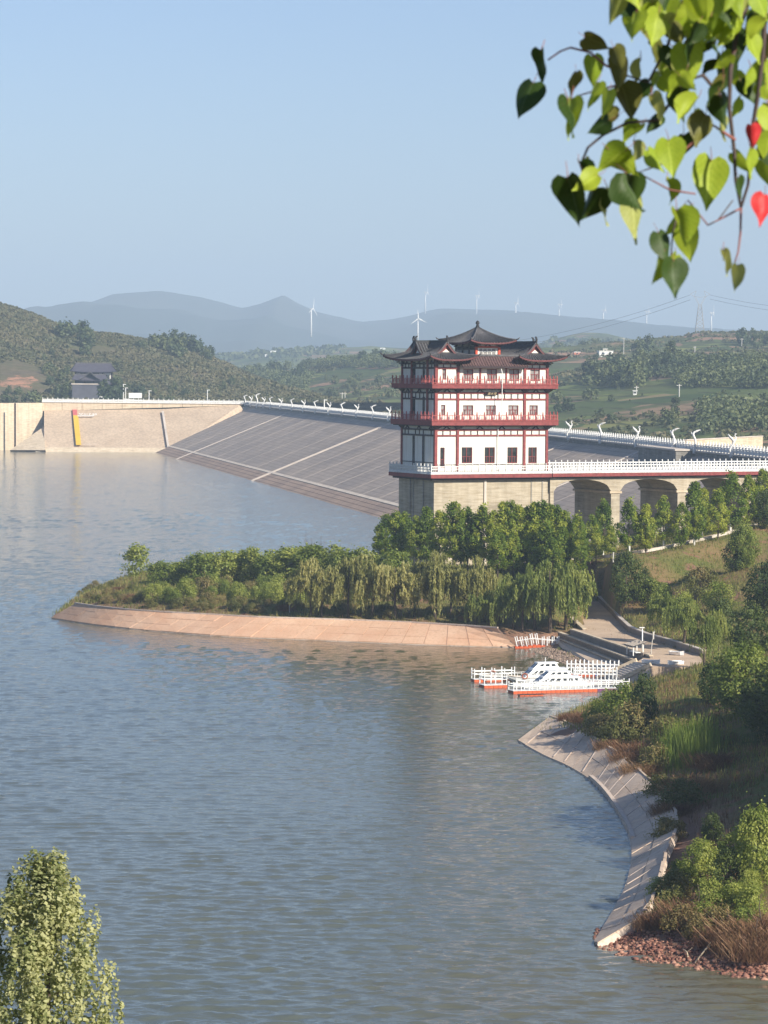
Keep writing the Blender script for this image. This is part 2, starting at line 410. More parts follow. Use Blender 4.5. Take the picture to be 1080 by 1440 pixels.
# ------------------------------------------------------------------ water
m, n, p = nt_mat('lake_water'); M['water'] = m
co = _coords(n, 'World'); sp = n.nodes.new('ShaderNodeSeparateXYZ'); n.links.new(co, sp.inputs[0])
w1 = _noise(n, _coords(n, 'World', (0.45, 1.0, 1)), 1.1, 5, 0.6)
w2 = _noise(n, _coords(n, 'World', (0.5, 1.0, 1)), 0.36, 4, 0.6)
patch = _noise(n, _coords(n, 'World', (1.0, 0.35, 1)), 0.02, 4, 0.55)
ad = n.nodes.new('ShaderNodeMath'); ad.operation = 'MULTIPLY_ADD'; ad.inputs[1].default_value = 0.25
n.links.new(w2, ad.inputs[0]); n.links.new(w1, ad.inputs[2])
bm = n.nodes.new('ShaderNodeBump'); bm.inputs['Strength'].default_value = 0.7; bm.inputs['Distance'].default_value = 0.16
n.links.new(ad.outputs[0], bm.inputs['Height']); n.links.new(bm.outputs[0], p.inputs['Normal'])
# muddy brown water near the banks, slate green further out
nb = W(640, 925); 
def dist_to(px, py, r0, r1, z=0):
    c = W(px, py); v = n.nodes.new('ShaderNodeVectorMath'); v.operation = 'DISTANCE'; v.inputs[1].default_value = c
    n.links.new(co, v.inputs[0]); mr = n.nodes.new('ShaderNodeMapRange'); mr.inputs[1].default_value = r0; mr.inputs[2].default_value = r1
    mr.inputs[3].default_value = 1; mr.inputs[4].default_value = 0; n.links.new(v.outputs['Value'], mr.inputs[0]); return mr.outputs[0]
mud = dist_to(700, 930, 6, 34)
mud2 = dist_to(1000, 1400, 2, 22)
mud3 = dist_to(420, 905, 4, 22)
mx = n.nodes.new('ShaderNodeMath'); mx.operation = 'MAXIMUM'; n.links.new(mud, mx.inputs[0]); n.links.new(mud2, mx.inputs[1])
mx2 = n.nodes.new('ShaderNodeMath'); mx2.operation = 'MAXIMUM'; n.links.new(mx.outputs[0], mx2.inputs[0]); n.links.new(mud3, mx2.inputs[1])
base = _ramp(n, patch, [(0.35, (0.092, 0.108, 0.092)), (0.65, (0.114, 0.124, 0.100))])
n.links.new(_mix(n, mx2.outputs[0], base, (0.115, 0.105, 0.06)), p.inputs['Base Color'])
p.inputs['Roughness'].default_value = 0.07; p.inputs['IOR'].default_value = 1.33; p.inputs['Specular IOR Level'].default_value = 0.5
# real waves where they can be told apart, fading into a flat sheet with bump beyond
dist = [140.0]
while dist[-1] < 1255: dist.append(dist[-1]+max(.22, dist[-1]**2/(F*CAMZ)*.95))
Yg = np.array(dist); ug = np.arange(-.155, .156, .00105); Yw = Yg[:, None]+0*ug[None]; Xw = ug[None]*Yg[:, None]
Zw = np.zeros_like(Xw); wr = np.random.default_rng(3)
mod = np.clip(.95+fbm(Xw*.02, Yw*.012, 3)*.9, .5, 1.5)
for _ in range(30):
    lam = wr.uniform(.72, 1.6)**2.0; th = R(90)+wr.normal()*.28; kk = 2*math.pi/lam; ph = wr.uniform(0, 6.28); aa = .0140*lam**.62*wr.uniform(.6, 1.3)/2.1
    wob = fbm(Xw*.13/lam**.5+ph, Yw*.1/lam**.5, 2)*3.2
    s_ = np.sin(kk*(Xw*math.cos(th)+Yw*math.sin(th))+ph+wob); Zw += aa*(s_+.25*s_*s_)
Zw = Zw*mod*np.interp(Yw, [140, 620, 1200, 1255], [1, 1, .9, 0])
nx_, ny_ = len(ug), len(Yg); ii = np.arange(ny_-1)[:, None]*nx_+np.arange(nx_-1)[None]
wat = empty('water', (0, 0, 0)); tag(wat, kind='structure')
link('near_waves', np_mesh('near_waves', np.stack([Xw, Yw, Zw], -1).reshape(-1, 3), np.stack([ii, ii+1, ii+nx_+1, ii+nx_], -1).reshape(-1, 4), M['water'], True), wat)
Y0_, Y1_ = float(Yg[0]), float(Yg[-1]); a0_, a1_ = ug[0], ug[-1]
wm = MB(); wm.quad((-900, Y1_, 0), (1500, Y1_, 0), (1500, 1262, 0), (-900, 1262, 0)); wm.quad((-900, -100, 0), (1500, -100, 0), (1500, Y0_, 0), (-900, Y0_, 0))
wm.quad((-900, Y0_, 0), (a0_*Y0_, Y0_, 0), (a0_*Y1_, Y1_, 0), (-900, Y1_, 0)); wm.quad((a1_*Y0_, Y0_, 0), (1500, Y0_, 0), (1500, Y1_, 0), (a1_*Y1_, Y1_, 0))
wm.build('open_water', M['water'], wat)
# land base far below everything that reaches the horizon
M['plain'] = ground_mat('far_plain', (0.16, 0.12, 0.08), (0.05, 0.065, 0.025), (0.08, 0.09, 0.04), (0.12, 0.11, 0.06), 0.004)
g = MB(); g.quad((-15000, -300, -2.2), (15000, -300, -2.2), (15000, 15000, -2.2), (-15000, 15000, -2.2))
tag(g.build('land', M['plain']), kind='structure')

# ------------------------------------------------------------------ concrete slope protection along the banks
def revet_mat(name, c1, c2, brown):
    m, n, p = nt_mat(name); co = _coords(n, 'World')
    a = _noise(n, co, 0.25, 6, 0.65); b = _noise(n, co, 3.0, 5, 0.7)
    base = _ramp(n, a, [(0.3, c1), (0.7, c2)])
    base = _mix(n, _ramp(n, b, [(0.5, (0,0,0)), (0.75, (1,1,1))]), base, brown)
    n.links.new(base, p.inputs['Base Color']); p.inputs['Roughness'].default_value = 0.92; p.inputs['Specular IOR Level'].default_value = 0.15
    bm = n.nodes.new('ShaderNodeBump'); bm.inputs['Strength'].default_value = 0.5; bm.inputs['Distance'].default_value = 0.05
    n.links.new(b, bm.inputs['Height']); n.links.new(bm.outputs[0], p.inputs['Normal']); return m
M['revet_pen'] = revet_mat('peninsula_slabs', (0.60, 0.35, 0.22), (0.70, 0.47, 0.32), (0.50, 0.31, 0.19))
M['revet_near'] = revet_mat('near_slabs', (0.54, 0.41, 0.30), (0.67, 0.53, 0.41), (0.38, 0.26, 0.18))
M['revet_edge'] = revet_mat('slab_kerb', (0.58, 0.47, 0.38), (0.66, 0.55, 0.46), (0.35, 0.26, 0.2))
def resample(pts, n):
    L = [0]
    for a, b in zip(pts, pts[1:]): L.append(L[-1]+(b-a).length)
    out = []
    for k in range(n):
        t = L[-1]*k/(n-1); i = 0
        while i < len(L)-2 and L[i+1] < t: i += 1
        out.append(pts[i].lerp(pts[i+1], (t-L[i])/max(1e-9, L[i+1]-L[i])))
    return out
def smooth(pts, it=2):
    for _ in range(it):
        q = [pts[0]]
        for a, b in zip(pts, pts[1:]): q += [a.lerp(b, .25), a.lerp(b, .75)]
        q.append(pts[-1]); pts = q
    return pts
def revetment(name, bot, top, npan, mat, label, rows, kerb, lift=0.12):
    """rows of cast slabs with open joints, each slab its own piece"""
    root = empty(name, bot[len(bot)//2], 0, label, 'embankment')
    o = root.location.copy()
    B = resample(smooth(bot), npan+1); T = resample(smooth(top), npan+1); up = Vector((0, 0, lift))
    for i in range(npan):
        for r in range(rows):
            s0, s1 = r/rows, (r+1)/rows; g = 0.012
            q = []
            for (u, s) in ((i, s0), (i+1, s0), (i+1, s1), (i, s1)):
                q.append(B[u].lerp(T[u], s)+up-o)
            c = sum(q, Vector())/4
            dz = random.uniform(-0.03, 0.03)
            q = [c+(v-c)*(1-g*2.0/rows if False else 0.975)+Vector((0, 0, dz)) for v in q]
            lo = [v-Vector((0, 0, 0.25)) for v in q]
            mb = MB(); mb.hexa([lo[0], lo[1], lo[2], lo[3], q[0], q[1], q[2], q[3]])
            ob = mb.build('slab', mat, root)
    mb = MB()                                   # backing bed under the joints
    mb.grid([[b+Vector((0,0,lift-0.10))-o+Vector((-.05,0,-.12)), b+Vector((0,0,lift-0.10))-o, t+Vector((0,0,lift-0.10))-o, t-o-Vector((-.2,0,.5))] for b, t in zip(B, T)])
    mb.build('bedding', M['revet_edge'], root)
    if kerb:
        for line, s in ((T, 1.0),):
            mb = MB(); n_ = len(line)
            for i in range(npan):
                a = B[i].lerp(T[i], s)+up-o; b = B[i+1].lerp(T[i+1], s)+up-o
                mb.bar(a+Vector((0,0,.03)), b+Vector((0,0,.03)), kerb, 0.16)
            mb.build('kerb', M['revet_edge'], root)
    else:
        for i in range(1, npan):                # raised pale ribs between the bays, low kerb along part of the foot
            mb = MB(); mb.bar(B[i].lerp(T[i], .06)+up-o, B[i].lerp(T[i], random.uniform(.85, 1.02))+up-o, random.uniform(.05, .12), .05); (random.random() < .75) and mb.build('rib', M['revet_edge'], root)
        for i in range(npan):
            if 12 <= i <= 21:
                mb = MB(); mb.bar(B[i].lerp(T[i], .07)+up-o, B[i+1].lerp(T[i+1], .07)+up-o, .3, .22); mb.build('foot_kerb', M['revet_edge'], root)
            mb = MB(); j = Vector((random.uniform(-.08,.08), 0, random.uniform(-.04,.04))); mb.bar(B[i].lerp(T[i], 1.03)+up-o+j, B[i+1].lerp(T[i+1], 1.03)+up-o+j*.2, random.uniform(.14,.22), .12)
            if random.random() < .7: mb.build('top_kerb', M['revet_near'], root)
    return root
revetment('slope_protection', pen_bottom, pen_top, 26, M['revet_pen'], 'long pinkish concrete slab bank round the peninsula', 3, .22, 0.16)
nr = revetment('slope_protection', near_bottom, near_top, 30, M['revet_near'], 'curving grey concrete slab bank on the near right shore', 2, 0, 0.14)
# ------------------------------------------------------------------ dam
def on_line(px, A, B):                       # point of line A-B seen in pixel column px
    k = ray(px, 560); r = k.x/k.y
    t = (A.x-r*A.y)/((A.x-B.x)-r*(A.y-B.y)); return A.lerp(B, t)
CR0 = Vector((-54.7, 1250, 18.0)); CR1 = Vector((56.6, 580.6, 18.0))
DD = (CR1-CR0).normalized(); DN = Vector((DD.y, -DD.x, 0))       # along the crest, towards the water
if DN.x > 0: DN = -DN
CRE = CR0+DD*980; CRS = CR0-DD*30
M['slope'] = None
m, n, p = nt_mat('dam_slope_blocks'); co = _coords(n, 'Object')
br = n.nodes.new('ShaderNodeTexBrick'); br.inputs['Scale'].default_value = 1.0
br.inputs['Brick Width'].default_value = 3.2; br.inputs['Row Height'].default_value = 1.5; br.inputs['Mortar Size'].default_value = 0.10
br.inputs['Color1'].default_value = (0.42, 0.355, 0.30, 1); br.inputs['Color2'].default_value = (0.48, 0.41, 0.35, 1); br.inputs['Mortar'].default_value = (0.33, 0.275, 0.23, 1)
n.links.new(co, br.inputs[0])
c = _mix(n, 0.9, br.outputs[0], _ramp(n, _noise(n, co, 0.05, 5), [(0.3, (0.78, 0.78, 0.8)), (0.7, (1.12, 1.08, 1.02))]), 'MULTIPLY')
c = _mix(n, 0.6, c, _ramp(n, _noise(n, _coords(n, 'Object', (0.6, 0.03, 1)), 1.0, 4), [(0.35, (0.75, 0.74, 0.74)), (0.65, (1.15, 1.12, 1.1))]), 'MULTIPLY')
n.links.new(c, p.inputs['Base Color']); p.inputs['Roughness'].default_value = 0.95; p.inputs['Specular IOR Level'].default_value = 0.1
M['slope'] = m
m2 = m.copy(); m2.name = 'dam_foot_blocks'; M['foot'] = m2
for nd in m2.node_tree.nodes:
    if nd.type == 'TEX_BRICK':
        nd.inputs['Color1'].default_value = (0.46, 0.34, 0.26, 1); nd.inputs['Color2'].default_value = (0.52, 0.385, 0.295, 1); nd.inputs['Mortar'].default_value = (0.15, 0.11, 0.09, 1)
M['strip'] = plain('pale_strip_concrete', (0.56, 0.49, 0.42), 0.9, 0.15, 0.3)
M['rib'] = plain('thin_rib', (0.46, 0.395, 0.335), 0.9, 0.1, .3)
M['beige_strip'] = plain('beige_berm_concrete', (0.82, 0.68, 0.52), 0.9, 0.15, 0.3)
M['parapet'] = concrete('parapet_concrete', (0.28, 0.27, 0.25), stain=0.3)
M['road'] = plain('crest_road', (0.22, 0.21, 0.20), 0.9, 0.1, 0.3)
# dam local frame: x = along the crest, y = away from the water, z up ; origin at the crest line
dam = empty('dam', CR0, math.atan2(DD.y, DD.x), 'long grey embankment dam sloping into the reservoir', 'dam')
L = (CRE-CR0).length; HB = 39.6; YS = 1.0
def sl(s, h=0.0):                      # s 0 at the water, 1 at the parapet foot ; local y (water side is -YS*...)
    return (-(HB)*(1-s)+0.0, 18.0*s*0.915-18.0+h)
loc = dam.matrix_world if False else None
side = -1 if (Matrix.Rotation(math.atan2(DD.y, DD.x), 3, 'Z') @ Vector((0, 1, 0))).dot(DN) > 0 else 1
def dp(x, s, h=0.0):
    y, z = sl(s, h); return Vector((x, side*y, z))
# extent of the slope along the crest: its left edge is the valley line with the side wall
wl = on_line(217, CR0+DN*HB, CRE+DN*HB)
mb = MB(); mb.quad(dp(-4, .135), dp(L, .135), dp(L, 1.0), dp(-4, 1.0)); mb.build('slope_face', M['slope'], dam)
mb = MB(); mb.quad(dp(-4, -.12), dp(L, -.12), dp(L, .135), dp(-4, .135)); mb.build('slope_foot', M['foot'], dam)
mb = MB()
a = [dp(-20, .128, .05), dp(L, .128, .05), dp(L, .150, .05), dp(-20, .150, .05)]
mb.hexa(a+[q+Vector((0, 0, .05)) for q in a]); mb.build('berm', M['beige_strip'], dam)
def xat(px):                           # distance along the crest seen in column px
    q = on_line(px, CR0, CRE); return (q-CR0).dot(DD)
def strip(x, w, s0=-.05, s1=1.0, h=.18, mat=None):
    mb = MB(); a = [dp(x-w/2, s0, 0), dp(x+w/2, s0, 0), dp(x+w/2, s1, 0), dp(x-w/2, s1, 0)]
    mb.hexa(a+[q+Vector((0, 0, h)) for q in a]); mb.build('stair_strip' if w > .6 else 'joint_rib', mat or M['strip'], dam)
strip(xat(405)+6, 1.8)
for k in (-1.5, 1.5): strip(xat(548)+k+2, .9)
strip(xat(905), 1.2); strip(xat(800), .8)
for px in (432, 462, 490, 520, 575, 600, 628, 655, 682, 710, 735, 765, 830, 860, 940):
    strip(xat(px)+random.uniform(-2, 2), 0.30, .15, .99, .04, M['rib'])
for px in (360, 374, 388, 418, 447): strip(xat(px), 0.30, .15, .99, .04, M['rib'])
# wave wall, crest road, downstream slope
mb = MB(); mb.k = 0
y0 = sl(1.0)[0]*side
zf = 18*.915-18.0
def yb(x0, x1, ya, yb_, z0, z1, name, mat):
    mb = MB(); mb.box(x0, min(side*ya, side*yb_), z0, x1, max(side*ya, side*yb_), z1); return mb.build(name, mat, dam)
yb(0, L, 0, 0.6, zf-1.5, -0.75, 'wave_wall', M['parapet'])
yb(0, L, -0.25, 0.6, -0.748, -0.5, 'wall_coping', M['strip'])
yb(0, L, 0.6, 9, -3, -0.9, 'crest_road', M['road'])
mb = MB(); mb.quad(Vector((0, side*9, -.9)), Vector((L, side*9, -.9)), Vector((L, side*40, -19)), Vector((0, side*40, -19))); mb.build('landward_slope', M['slope'], dam)
def rail_panel_mesh(name, Lp, h, mat, post=0.17, tall=0.30, solid=False):
    """balustrade panel with its post: posts, rails, pierced slab"""
    mb = MB(); t = 0.09
    mb.box(-post/2, -post/2, 0, post/2, post/2, h*0.86)
    mb.lathe([(post*.35, 0), (post*.62, .07), (post*.45, .16), (post*.7, .22), (post*.15, tall)], 6, (0, 0, h*0.86))
    for z0, z1 in ((0.04, .22), (h*.46, h*.54), (h*.74, h*.84)):
        mb.box(post/2, -t/2, z0, Lp-post/2, t/2, z1)
    if solid: mb.box(post/2, -t/3, .22, Lp-post/2, t/3, h*.46)
    k = max(2, int(Lp/0.33))
    for i in range(1, k):
        x = post/2+(Lp-post)*i/k
        mb.box(x-.045, -t/2.2, .22, x+.045, t/2.2, h*.74)
    return mb.mesh(name, mat)
def rail_run(parent, a, b, Lp, me, name='railing_panel', dz=0):
    a = Vector(a); b = Vector(b); d = b-a; n_ = max(1, round(d.length/Lp)); ang = math.atan2(d.y, d.x)
    for i in range(n_):
        o = link(name, me, parent, a+d*(i/n_)+Vector((0, 0, dz)), (0, 0, ang), (d.length/n_/Lp, 1, 1))
dam_rail = rail_panel_mesh('dam_railing', 4.0, 1.5, M['stone_white'], .32, .45, True)
def tooth_rail(Lp, h, mat, pitch=2.0):
    mb = MB(); k = int(Lp/pitch)
    for i in range(k):
        x = i*pitch; mb.box(x-.16, -.16, 0, x+.16, .16, h); mb.lathe([(.1, 0), (.2, .1), (.04, .42)], 5, (x, 0, h))
    mb.box(0, -.08, .15, Lp, .08, h*.62); mb.box(0, -.1, h*.7, Lp, .1, h*.86)
    return mb.mesh('tooth_railing', mat)
tr = tooth_rail(8.0, 1.15, M['stone_white'])
rail_run(dam, (0, side*.3, -.5), (L, side*.3, -.5), 8.0, tr)
rail_run(dam, (0, side*8.6, -.9), (L, side*8.6, -.9), 8.0, tr)

# ------------------------------------------------------------------ crane shaped lamp statues on the dam
def crane(kind):
    t = empty('crane_statue', (0, 0, 0), 0, 'x', 'statue')
    mb = MB()
    mb.box(-.28, -.28, -.6, .28, .28, .35); mb.build('pedestal', M['stone_white'], t)
    mb = MB()
    if kind == 0:      # S shaped neck, long beak pointing sideways
        pts = [(0,0,.3), (.12,0,.9), (.16,0,1.5), (0.05,0,2.1), (-.22,0,2.6), (-.3,0,2.95), (-.1,0,3.25), (.2,0,3.4)]
        mb.tube(pts, [.26,.22,.2,.2,.22,.24,.18,.14], 7)
        mb.build('neck', M['stone_white'], t, True)
        mb = MB(); mb.tube([(-.05,0,3.25), (.35,0,3.45), (.75,0,3.62), (1.15,0,3.68)], [.12,.22,.12,.02], 6)
        mb.build('head', M['stone_white'], t, True)
        mb = MB(); mb.tube([(-.25,0,2.7), (-.55,.1,3.0), (-.62,.15,3.35)], [.2,.14,.02], 5)
        mb.build('wing', M['stone_white'], t, True)
    else:              # rising bird with a lifted wing and curved neck
        pts = [(-.25,0,.3), (-.3,0,.7), (-.1,0,1.2), (.25,0,1.7), (.42,0,2.2), (.4,0,2.55)]
        mb.tube(pts, [.24,.2,.17,.19,.27,.3], 7); mb.build('body', M['stone_white'], t, True)
        mb = MB(); mb.tube([(.45,0,2.3), (.75,0,2.6), (.72,0,3.0), (.55,0,3.25), (.68,0,3.5), (.95,0,3.45)], [.22,.15,.11,.1,.12,.03], 6)
        mb.build('neck', M['stone_white'], t, True)
        for sy in (-1, 1):
            mb = MB(); mb.tube([(.3,.1*sy,2.3), (-.05,.25*sy,2.75), (-.4,.32*sy,3.1), (-.62,.35*sy,3.5)], [.2,.24,.17,.02], 5)
            mb.build('wing', M['stone_white'], t, True)
    return t
cr = [crane(0), crane(1)]
cpx = [345, 353, 362, 371, 381, 395, 411, 427, 444, 463, 482, 502, 525, 547, 801, 846, 896, 949, 979, 1031]
for i, px in enumerate(cpx):
    k = 0 if i % 2 == 0 else 1
    if px > 560: k = [1, 0, 1, 0, 0, 1][i-14]
    c = cr[k] if cr[k].get('placed') is None else copy_tree(cr[k])
    if 'placed' in c: del c['placed']
    q = on_line(px, CR0, CRE); c.location = q+DN*0.2+Vector((0, 0, -.45)); c.rotation_euler = (0, 0, random.uniform(-.3, .3))
    if px in (362,): c.scale = (1.25,)*3
    where = 'from the left on the dam railing' if px < 560 else 'from the tower on the dam railing right of it'
    j = i if px < 560 else i-14
    c['label'] = f'white {"long-beaked" if k == 0 else "wing-raised"} crane lamp statue, {ordw(j)} {where}'
    c['group'] = 'crane statues along the dam crest'
    cr[k]['placed'] = 1
for c in cr:
    if 'placed' in c: del c['placed']
# widened platform of the crest at the right and its pale wall
def crest_pt(px, off=0, z=18): 
    q = on_line(px, CR0, CRE)+DN*off; return Vector((q.x, q.y, z))
plat = empty('crest_platform', crest_pt(950, 0, 18), math.atan2(DD.y, DD.x), 'grey stepped concrete platform jutting from the dam crest', 'platform')
mb = MB(); mb.box(-14, -3.5, -5, 14, 3.0, -.6) ; mb.build('platform_block', M['parapet'], plat)
mb = MB(); mb.box(-14.2, -3.7, -.597, 14.2, 3.2, -.3); mb.build('platform_slab', M['strip'], plat)
a = WD(990, 640, 560); rw = empty('boundary_wall', (a.x, a.y, 16.0), 0, 'pale beige wall behind the right end of the dam railing', 'wall')
b = WD(1085, 644, 560)
mb = MB(); dv = Vector((b.x-a.x, 25, 0)); mb.bar(Vector((0, 35, .9)), Vector((0, 35, .9))+dv*1.6, .4, 4.2); mb.build('wall_body', M['concrete_pale'], rw)
mb = MB(); mb.bar(Vector((0, 35, 3.1)), Vector((0, 35, 3.1))+dv*1.6, .6, .2); mb.build('coping', M['strip'], rw)

# ------------------------------------------------------------------ concrete gravity wall at the left end, with the gauge
def V(px, py, z): return W(px, py, z)
gw = empty('side_wall', Vector((-130, 1200, 0)), 0, 'beige masonry wall with a yellow water gauge at the far left', 'wall'); go = gw.location.copy()
m, n, p = nt_mat('masonry'); co = _coords(n, 'World'); M['masonry'] = m
a_ = _noise(n, co, 0.09, 6, .7); v_ = n.nodes.new('ShaderNodeTexVoronoi'); v_.inputs['Scale'].default_value = 1.1; n.links.new(co, v_.inputs[0])
c = _ramp(n, a_, [(0.3, (0.50, 0.385, 0.28)), (0.7, (0.62, 0.49, 0.36))])
c = _mix(n, 0.55, c, _ramp(n, v_.outputs['Distance'], [(0.1, (1.1, 1.08, 1.05)), (0.9, (0.6, 0.58, 0.55))]), 'MULTIPLY')
n.links.new(c, p.inputs['Base Color']); p.inputs['Roughness'].default_value = 0.95; p.inputs['Specular IOR Level'].default_value = .1
A0 = V(62, 635.5, 0); A1 = V(217, 635.5, 0); A1 = Vector((A1.x, A0.y+1, 0))
T0 = WD(62, 577.2, A0.y+33.3); T1 = WD(232, 575, A0.y+38.2); T2 = WD(338, 569.4, A0.y+41.2)
mb = MB(); A1b = Vector((CR0+DN*HB*.8).to_tuple()); 
mb.grid([[A0-go+Vector((0,0,-.5)), T0-go], [A1.lerp(A0,.45)-go+Vector((0,0,-.5)), T0.lerp(T1,.55)-go], [A1-go+Vector((6,0,-.5)), T1-go], [A1-go+Vector((40,30,2)), T2-go]]); mb.build('masonry_face', M['masonry'], gw)
# foot band
mb = MB(); f0 = A0.lerp(T0, .11); f1 = A1.lerp(T1, .11)
mb.hexa([A0-go+Vector((-3,-1.2,-1)), A1-go+Vector((9,-1.2,-1)), A1-go+Vector((9,2,-1)), A0-go+Vector((-3,2,-1)), f0-go+Vector((-3,-1.6,.0)), f1-go+Vector((7,-1.6,.0)), f1-go+Vector((7,1,.0)), f0-go+Vector((-3,1,.0))]); mb.build('foot_band', M['concrete_pale'], gw)
# upper cream band
def band(px0, px1, yb0, yb1, yt0, yt1, Y0, Y1, name, mat, n_=1, th=1.2):
    for i in range(n_):
        u0, u1 = i/n_, (i+1)/n_; g = .0008 if n_ > 1 else 0
        u0 += g; u1 -= g
        L_ = lambda a, b, u: a+(b-a)*u
        q = [WD(L_(px0, px1, u), L_(yb, yc, u), L_(Y0, Y1, u)) for u, yb, yc in ((u0, yb0, yb1), (u1, yb0, yb1), (u1, yt0, yt1), (u0, yt0, yt1))]
        mb = MB(); q = [v-go for v in q]; d = Vector((0, th, 0))
        mb.hexa([q[0], q[1], q[1]+d, q[0]+d, q[3], q[2], q[2]+d, q[3]+d]); mb.build(name, mat, gw)
yA, yB = A0.y+33, A0.y+41
band(59, 341, 578, 570, 564.5, 567.5, yA, yB, 'parapet_panel', M['concrete_pale'], 10)
band(59, 343, 565.6, 568.3, 563.6, 566.6, yA-.4, yB-.4, 'coping', M['stone_white'], 1)
band(-40, 59.5, 636, 636, 567, 566.5, A0.y+8, yA-2, 'wall_panel', M['concrete_pale'], 5, 3)
band(20, 22.2, 632, 632, 567, 567, A0.y+14, A0.y+14, 'joint', M['dark_wood'], 1, .5)
# cream wedge in front of the vertical wall
w0 = WD(14, 633, A0.y+2)-go; w1 = WD(64, 633, A0.y-1)-go; w2 = WD(61.5, 600, A0.y+24)-go; w3 = WD(40, 634, A0.y+26)-go
mb = MB(); mb.quad(w0, w1, w2); mb.quad(w0+Vector((0,3,-2)), w2+Vector((0,3,-2)), w1+Vector((0,3,-2))); mb.quad(w0, w2, w2+Vector((0,3,-2)), w0+Vector((0,3,-2))); mb.quad(w1, w2, w2+Vector((0,3,-2)), w1+Vector((0,3,-2)))
mb.build('wedge', M['concrete_pale'], gw)
band(60.5, 63, 634, 634, 578, 578, A0.y+0, A0.y+0, 'edge_kerb', M['concrete_pale'], 1, 1) if False else None
# joint line on the masonry
for pa, pb in (((229, 578), (237, 629)),):
    a = WD(*pa, A0.y+35)-go+Vector((0,-.6,0)); b = WD(*pb, A0.y+5)-go+Vector((0,-.6,0)); mb = MB(); mb.bar(a, b, .8, .08); mb.build('joint_strip', M['strip'], gw)
M['yellow'] = plain('yellow_gauge_paint', (0.72, 0.46, 0.04), 0.7, 0.08, .3); M['gauge_red'] = plain('red_gauge_paint', (0.55, 0.13, 0.12), 0.7, 0.1, .3)
def onface(px, py, off=.35):
    """point on the masonry face"""
    d = ray(px, py); Nn = (T0-A0).cross(A1-A0).normalized(); t = (A0-Vector((0,0,CAMZ))).dot(Nn)/d.dot(Nn)
    q = Vector((0,0,CAMZ))+d*t; s = -1 if Nn.y > 0 else 1
    return q+Nn*s*off-go
for (c4, mt, nm) in (([(102,577.6),(108,577.6),(108.4,585.6),(102.6,585.6)], 'gauge_red', 'gauge_top'), ([(102.8,585.6),(109.6,585.6),(113.8,627.5),(107,627.5)], 'yellow', 'gauge_bar')):
    q = [onface(*c, .5) for c in c4]; mb = MB(); d = Vector((0, 1.2, 0)); mb.hexa([q[3], q[2], q[2]+d, q[3]+d, q[0], q[1], q[1]+d, q[0]+d]); mb.build(nm, M[mt], gw)
def text_mesh(name, s, size, mat, parent, loc, ex, ez, thick=.05):
    cu = bpy.data.curves.new(name, 'FONT'); cu.body = s; cu.size = size; cu.extrude = thick; cu.align_x = 'LEFT'
    cu.materials.append(mat); o = bpy.data.objects.new(name, cu); col.objects.link(o); o.parent = parent
    ex = Vector(ex).normalized(); ez = Vector(ez).normalized(); ny = ex.cross(ez).normalized(); ez = ny.cross(ex)
    mm = Matrix((ex, ez, ex.cross(ez))).transposed().to_4x4(); mm.translation = loc; o.matrix_local = mm; return to_mesh(o)
ex = onface(130, 586)-onface(110, 586); ez = onface(115, 580)-onface(115, 586)
text_mesh('gauge_lettering', '▽417.20', 1.9, M['white_paint'], gw, onface(110, 585.6, .6), ex, ez)
text_mesh('gauge_lettering', '▽391.10', 1.5, M['revet_edge'], gw, onface(115, 627.8, .6), ex, ez)
q = [onface(x, y, .6) for x, y in ((109, 587.2), (133, 587.2), (133, 586.2), (109, 586.2))]; mb = MB(); mb.quad(*q); mb.build('gauge_line', M['white_paint'], gw)
rr = tooth_rail(8.0, 1.0, M['stone_white'])
rail_run(gw, WD(60, 563.9, yA-.1)-go, WD(343, 566.9, yB-.1)-go, 8.0, rr)

# ------------------------------------------------------------------ terrain beyond the dam
def interp(x, xs_, ys_): return np.interp(x, xs_, ys_)
def horn(px): return 518.0+(px-540)*ROLL
T_px = [-400, 100, 300, 400, 560, 700, 800, 880, 950, 1000, 1080, 1500]
T_py = [535, 530, 520, 514, 504, 495, 483, 474, 464.5, 461.5, 462, 455]
def Hv(X, Y):
    """valley and terraced hill behind the dam"""
    px = 540+F*X/Y; top = interp(px, T_px, T_py)
    u = np.clip((Y-620)/(1900-620), 0, 1.25)
    base = 625+np.clip((px-560)/500, -1, 1.5)*6
    py = base+(top-base)*np.minimum(u, 1)**0.62
    z = CAMZ+(horn(px)-py)*Y/F
    z = np.where(Y > 1900, z-(Y-1900)*0.06, z)
    nz = fbm(X*0.006, Y*0.004, 5)*7+fbm(X*0.03, Y*0.02, 3)*1.6
    z = z+nz*np.clip((Y-650)/500, 0.1, 1)
    st = 3.2; k = z/st; fr = k-np.floor(k)                    # terraces
    zt = (np.floor(k)+np.clip((fr-.62)/.38, 0, 1)**1.0)*st
    w = np.clip((px-430)/200, 0.0, 1)*0.85
    z = z*(1-w)+zt*w
    z = np.maximum(z, 6)
    crx = CR0.x+(Y-CR0.y)*(DD.x/DD.y)                         # keep behind the dam line
    z = np.where(X-crx < 12, -5, z); z = np.where(X-crx >= 12, np.minimum(z, 8+np.maximum(X-crx-20, 0)*(.09+.14*np.clip((Y-900)/900, 0, 1))), z)
    return np.where((Y < 1275) & (X < -30), -5, z)
ysv = np.concatenate([np.arange(600, 1300, 5.0), np.arange(1300, 2300, 8.0)]); xsv = np.arange(-260, 520, 4.0)
X, Y = np.meshgrid(xsv, ysv); Z = Hv(X, Y)
m, n, p = nt_mat('valley_ground'); co = _coords(n, 'World'); M['valley'] = m
sx = n.nodes.new('ShaderNodeSeparateXYZ'); n.links.new(co, sx.inputs[0])
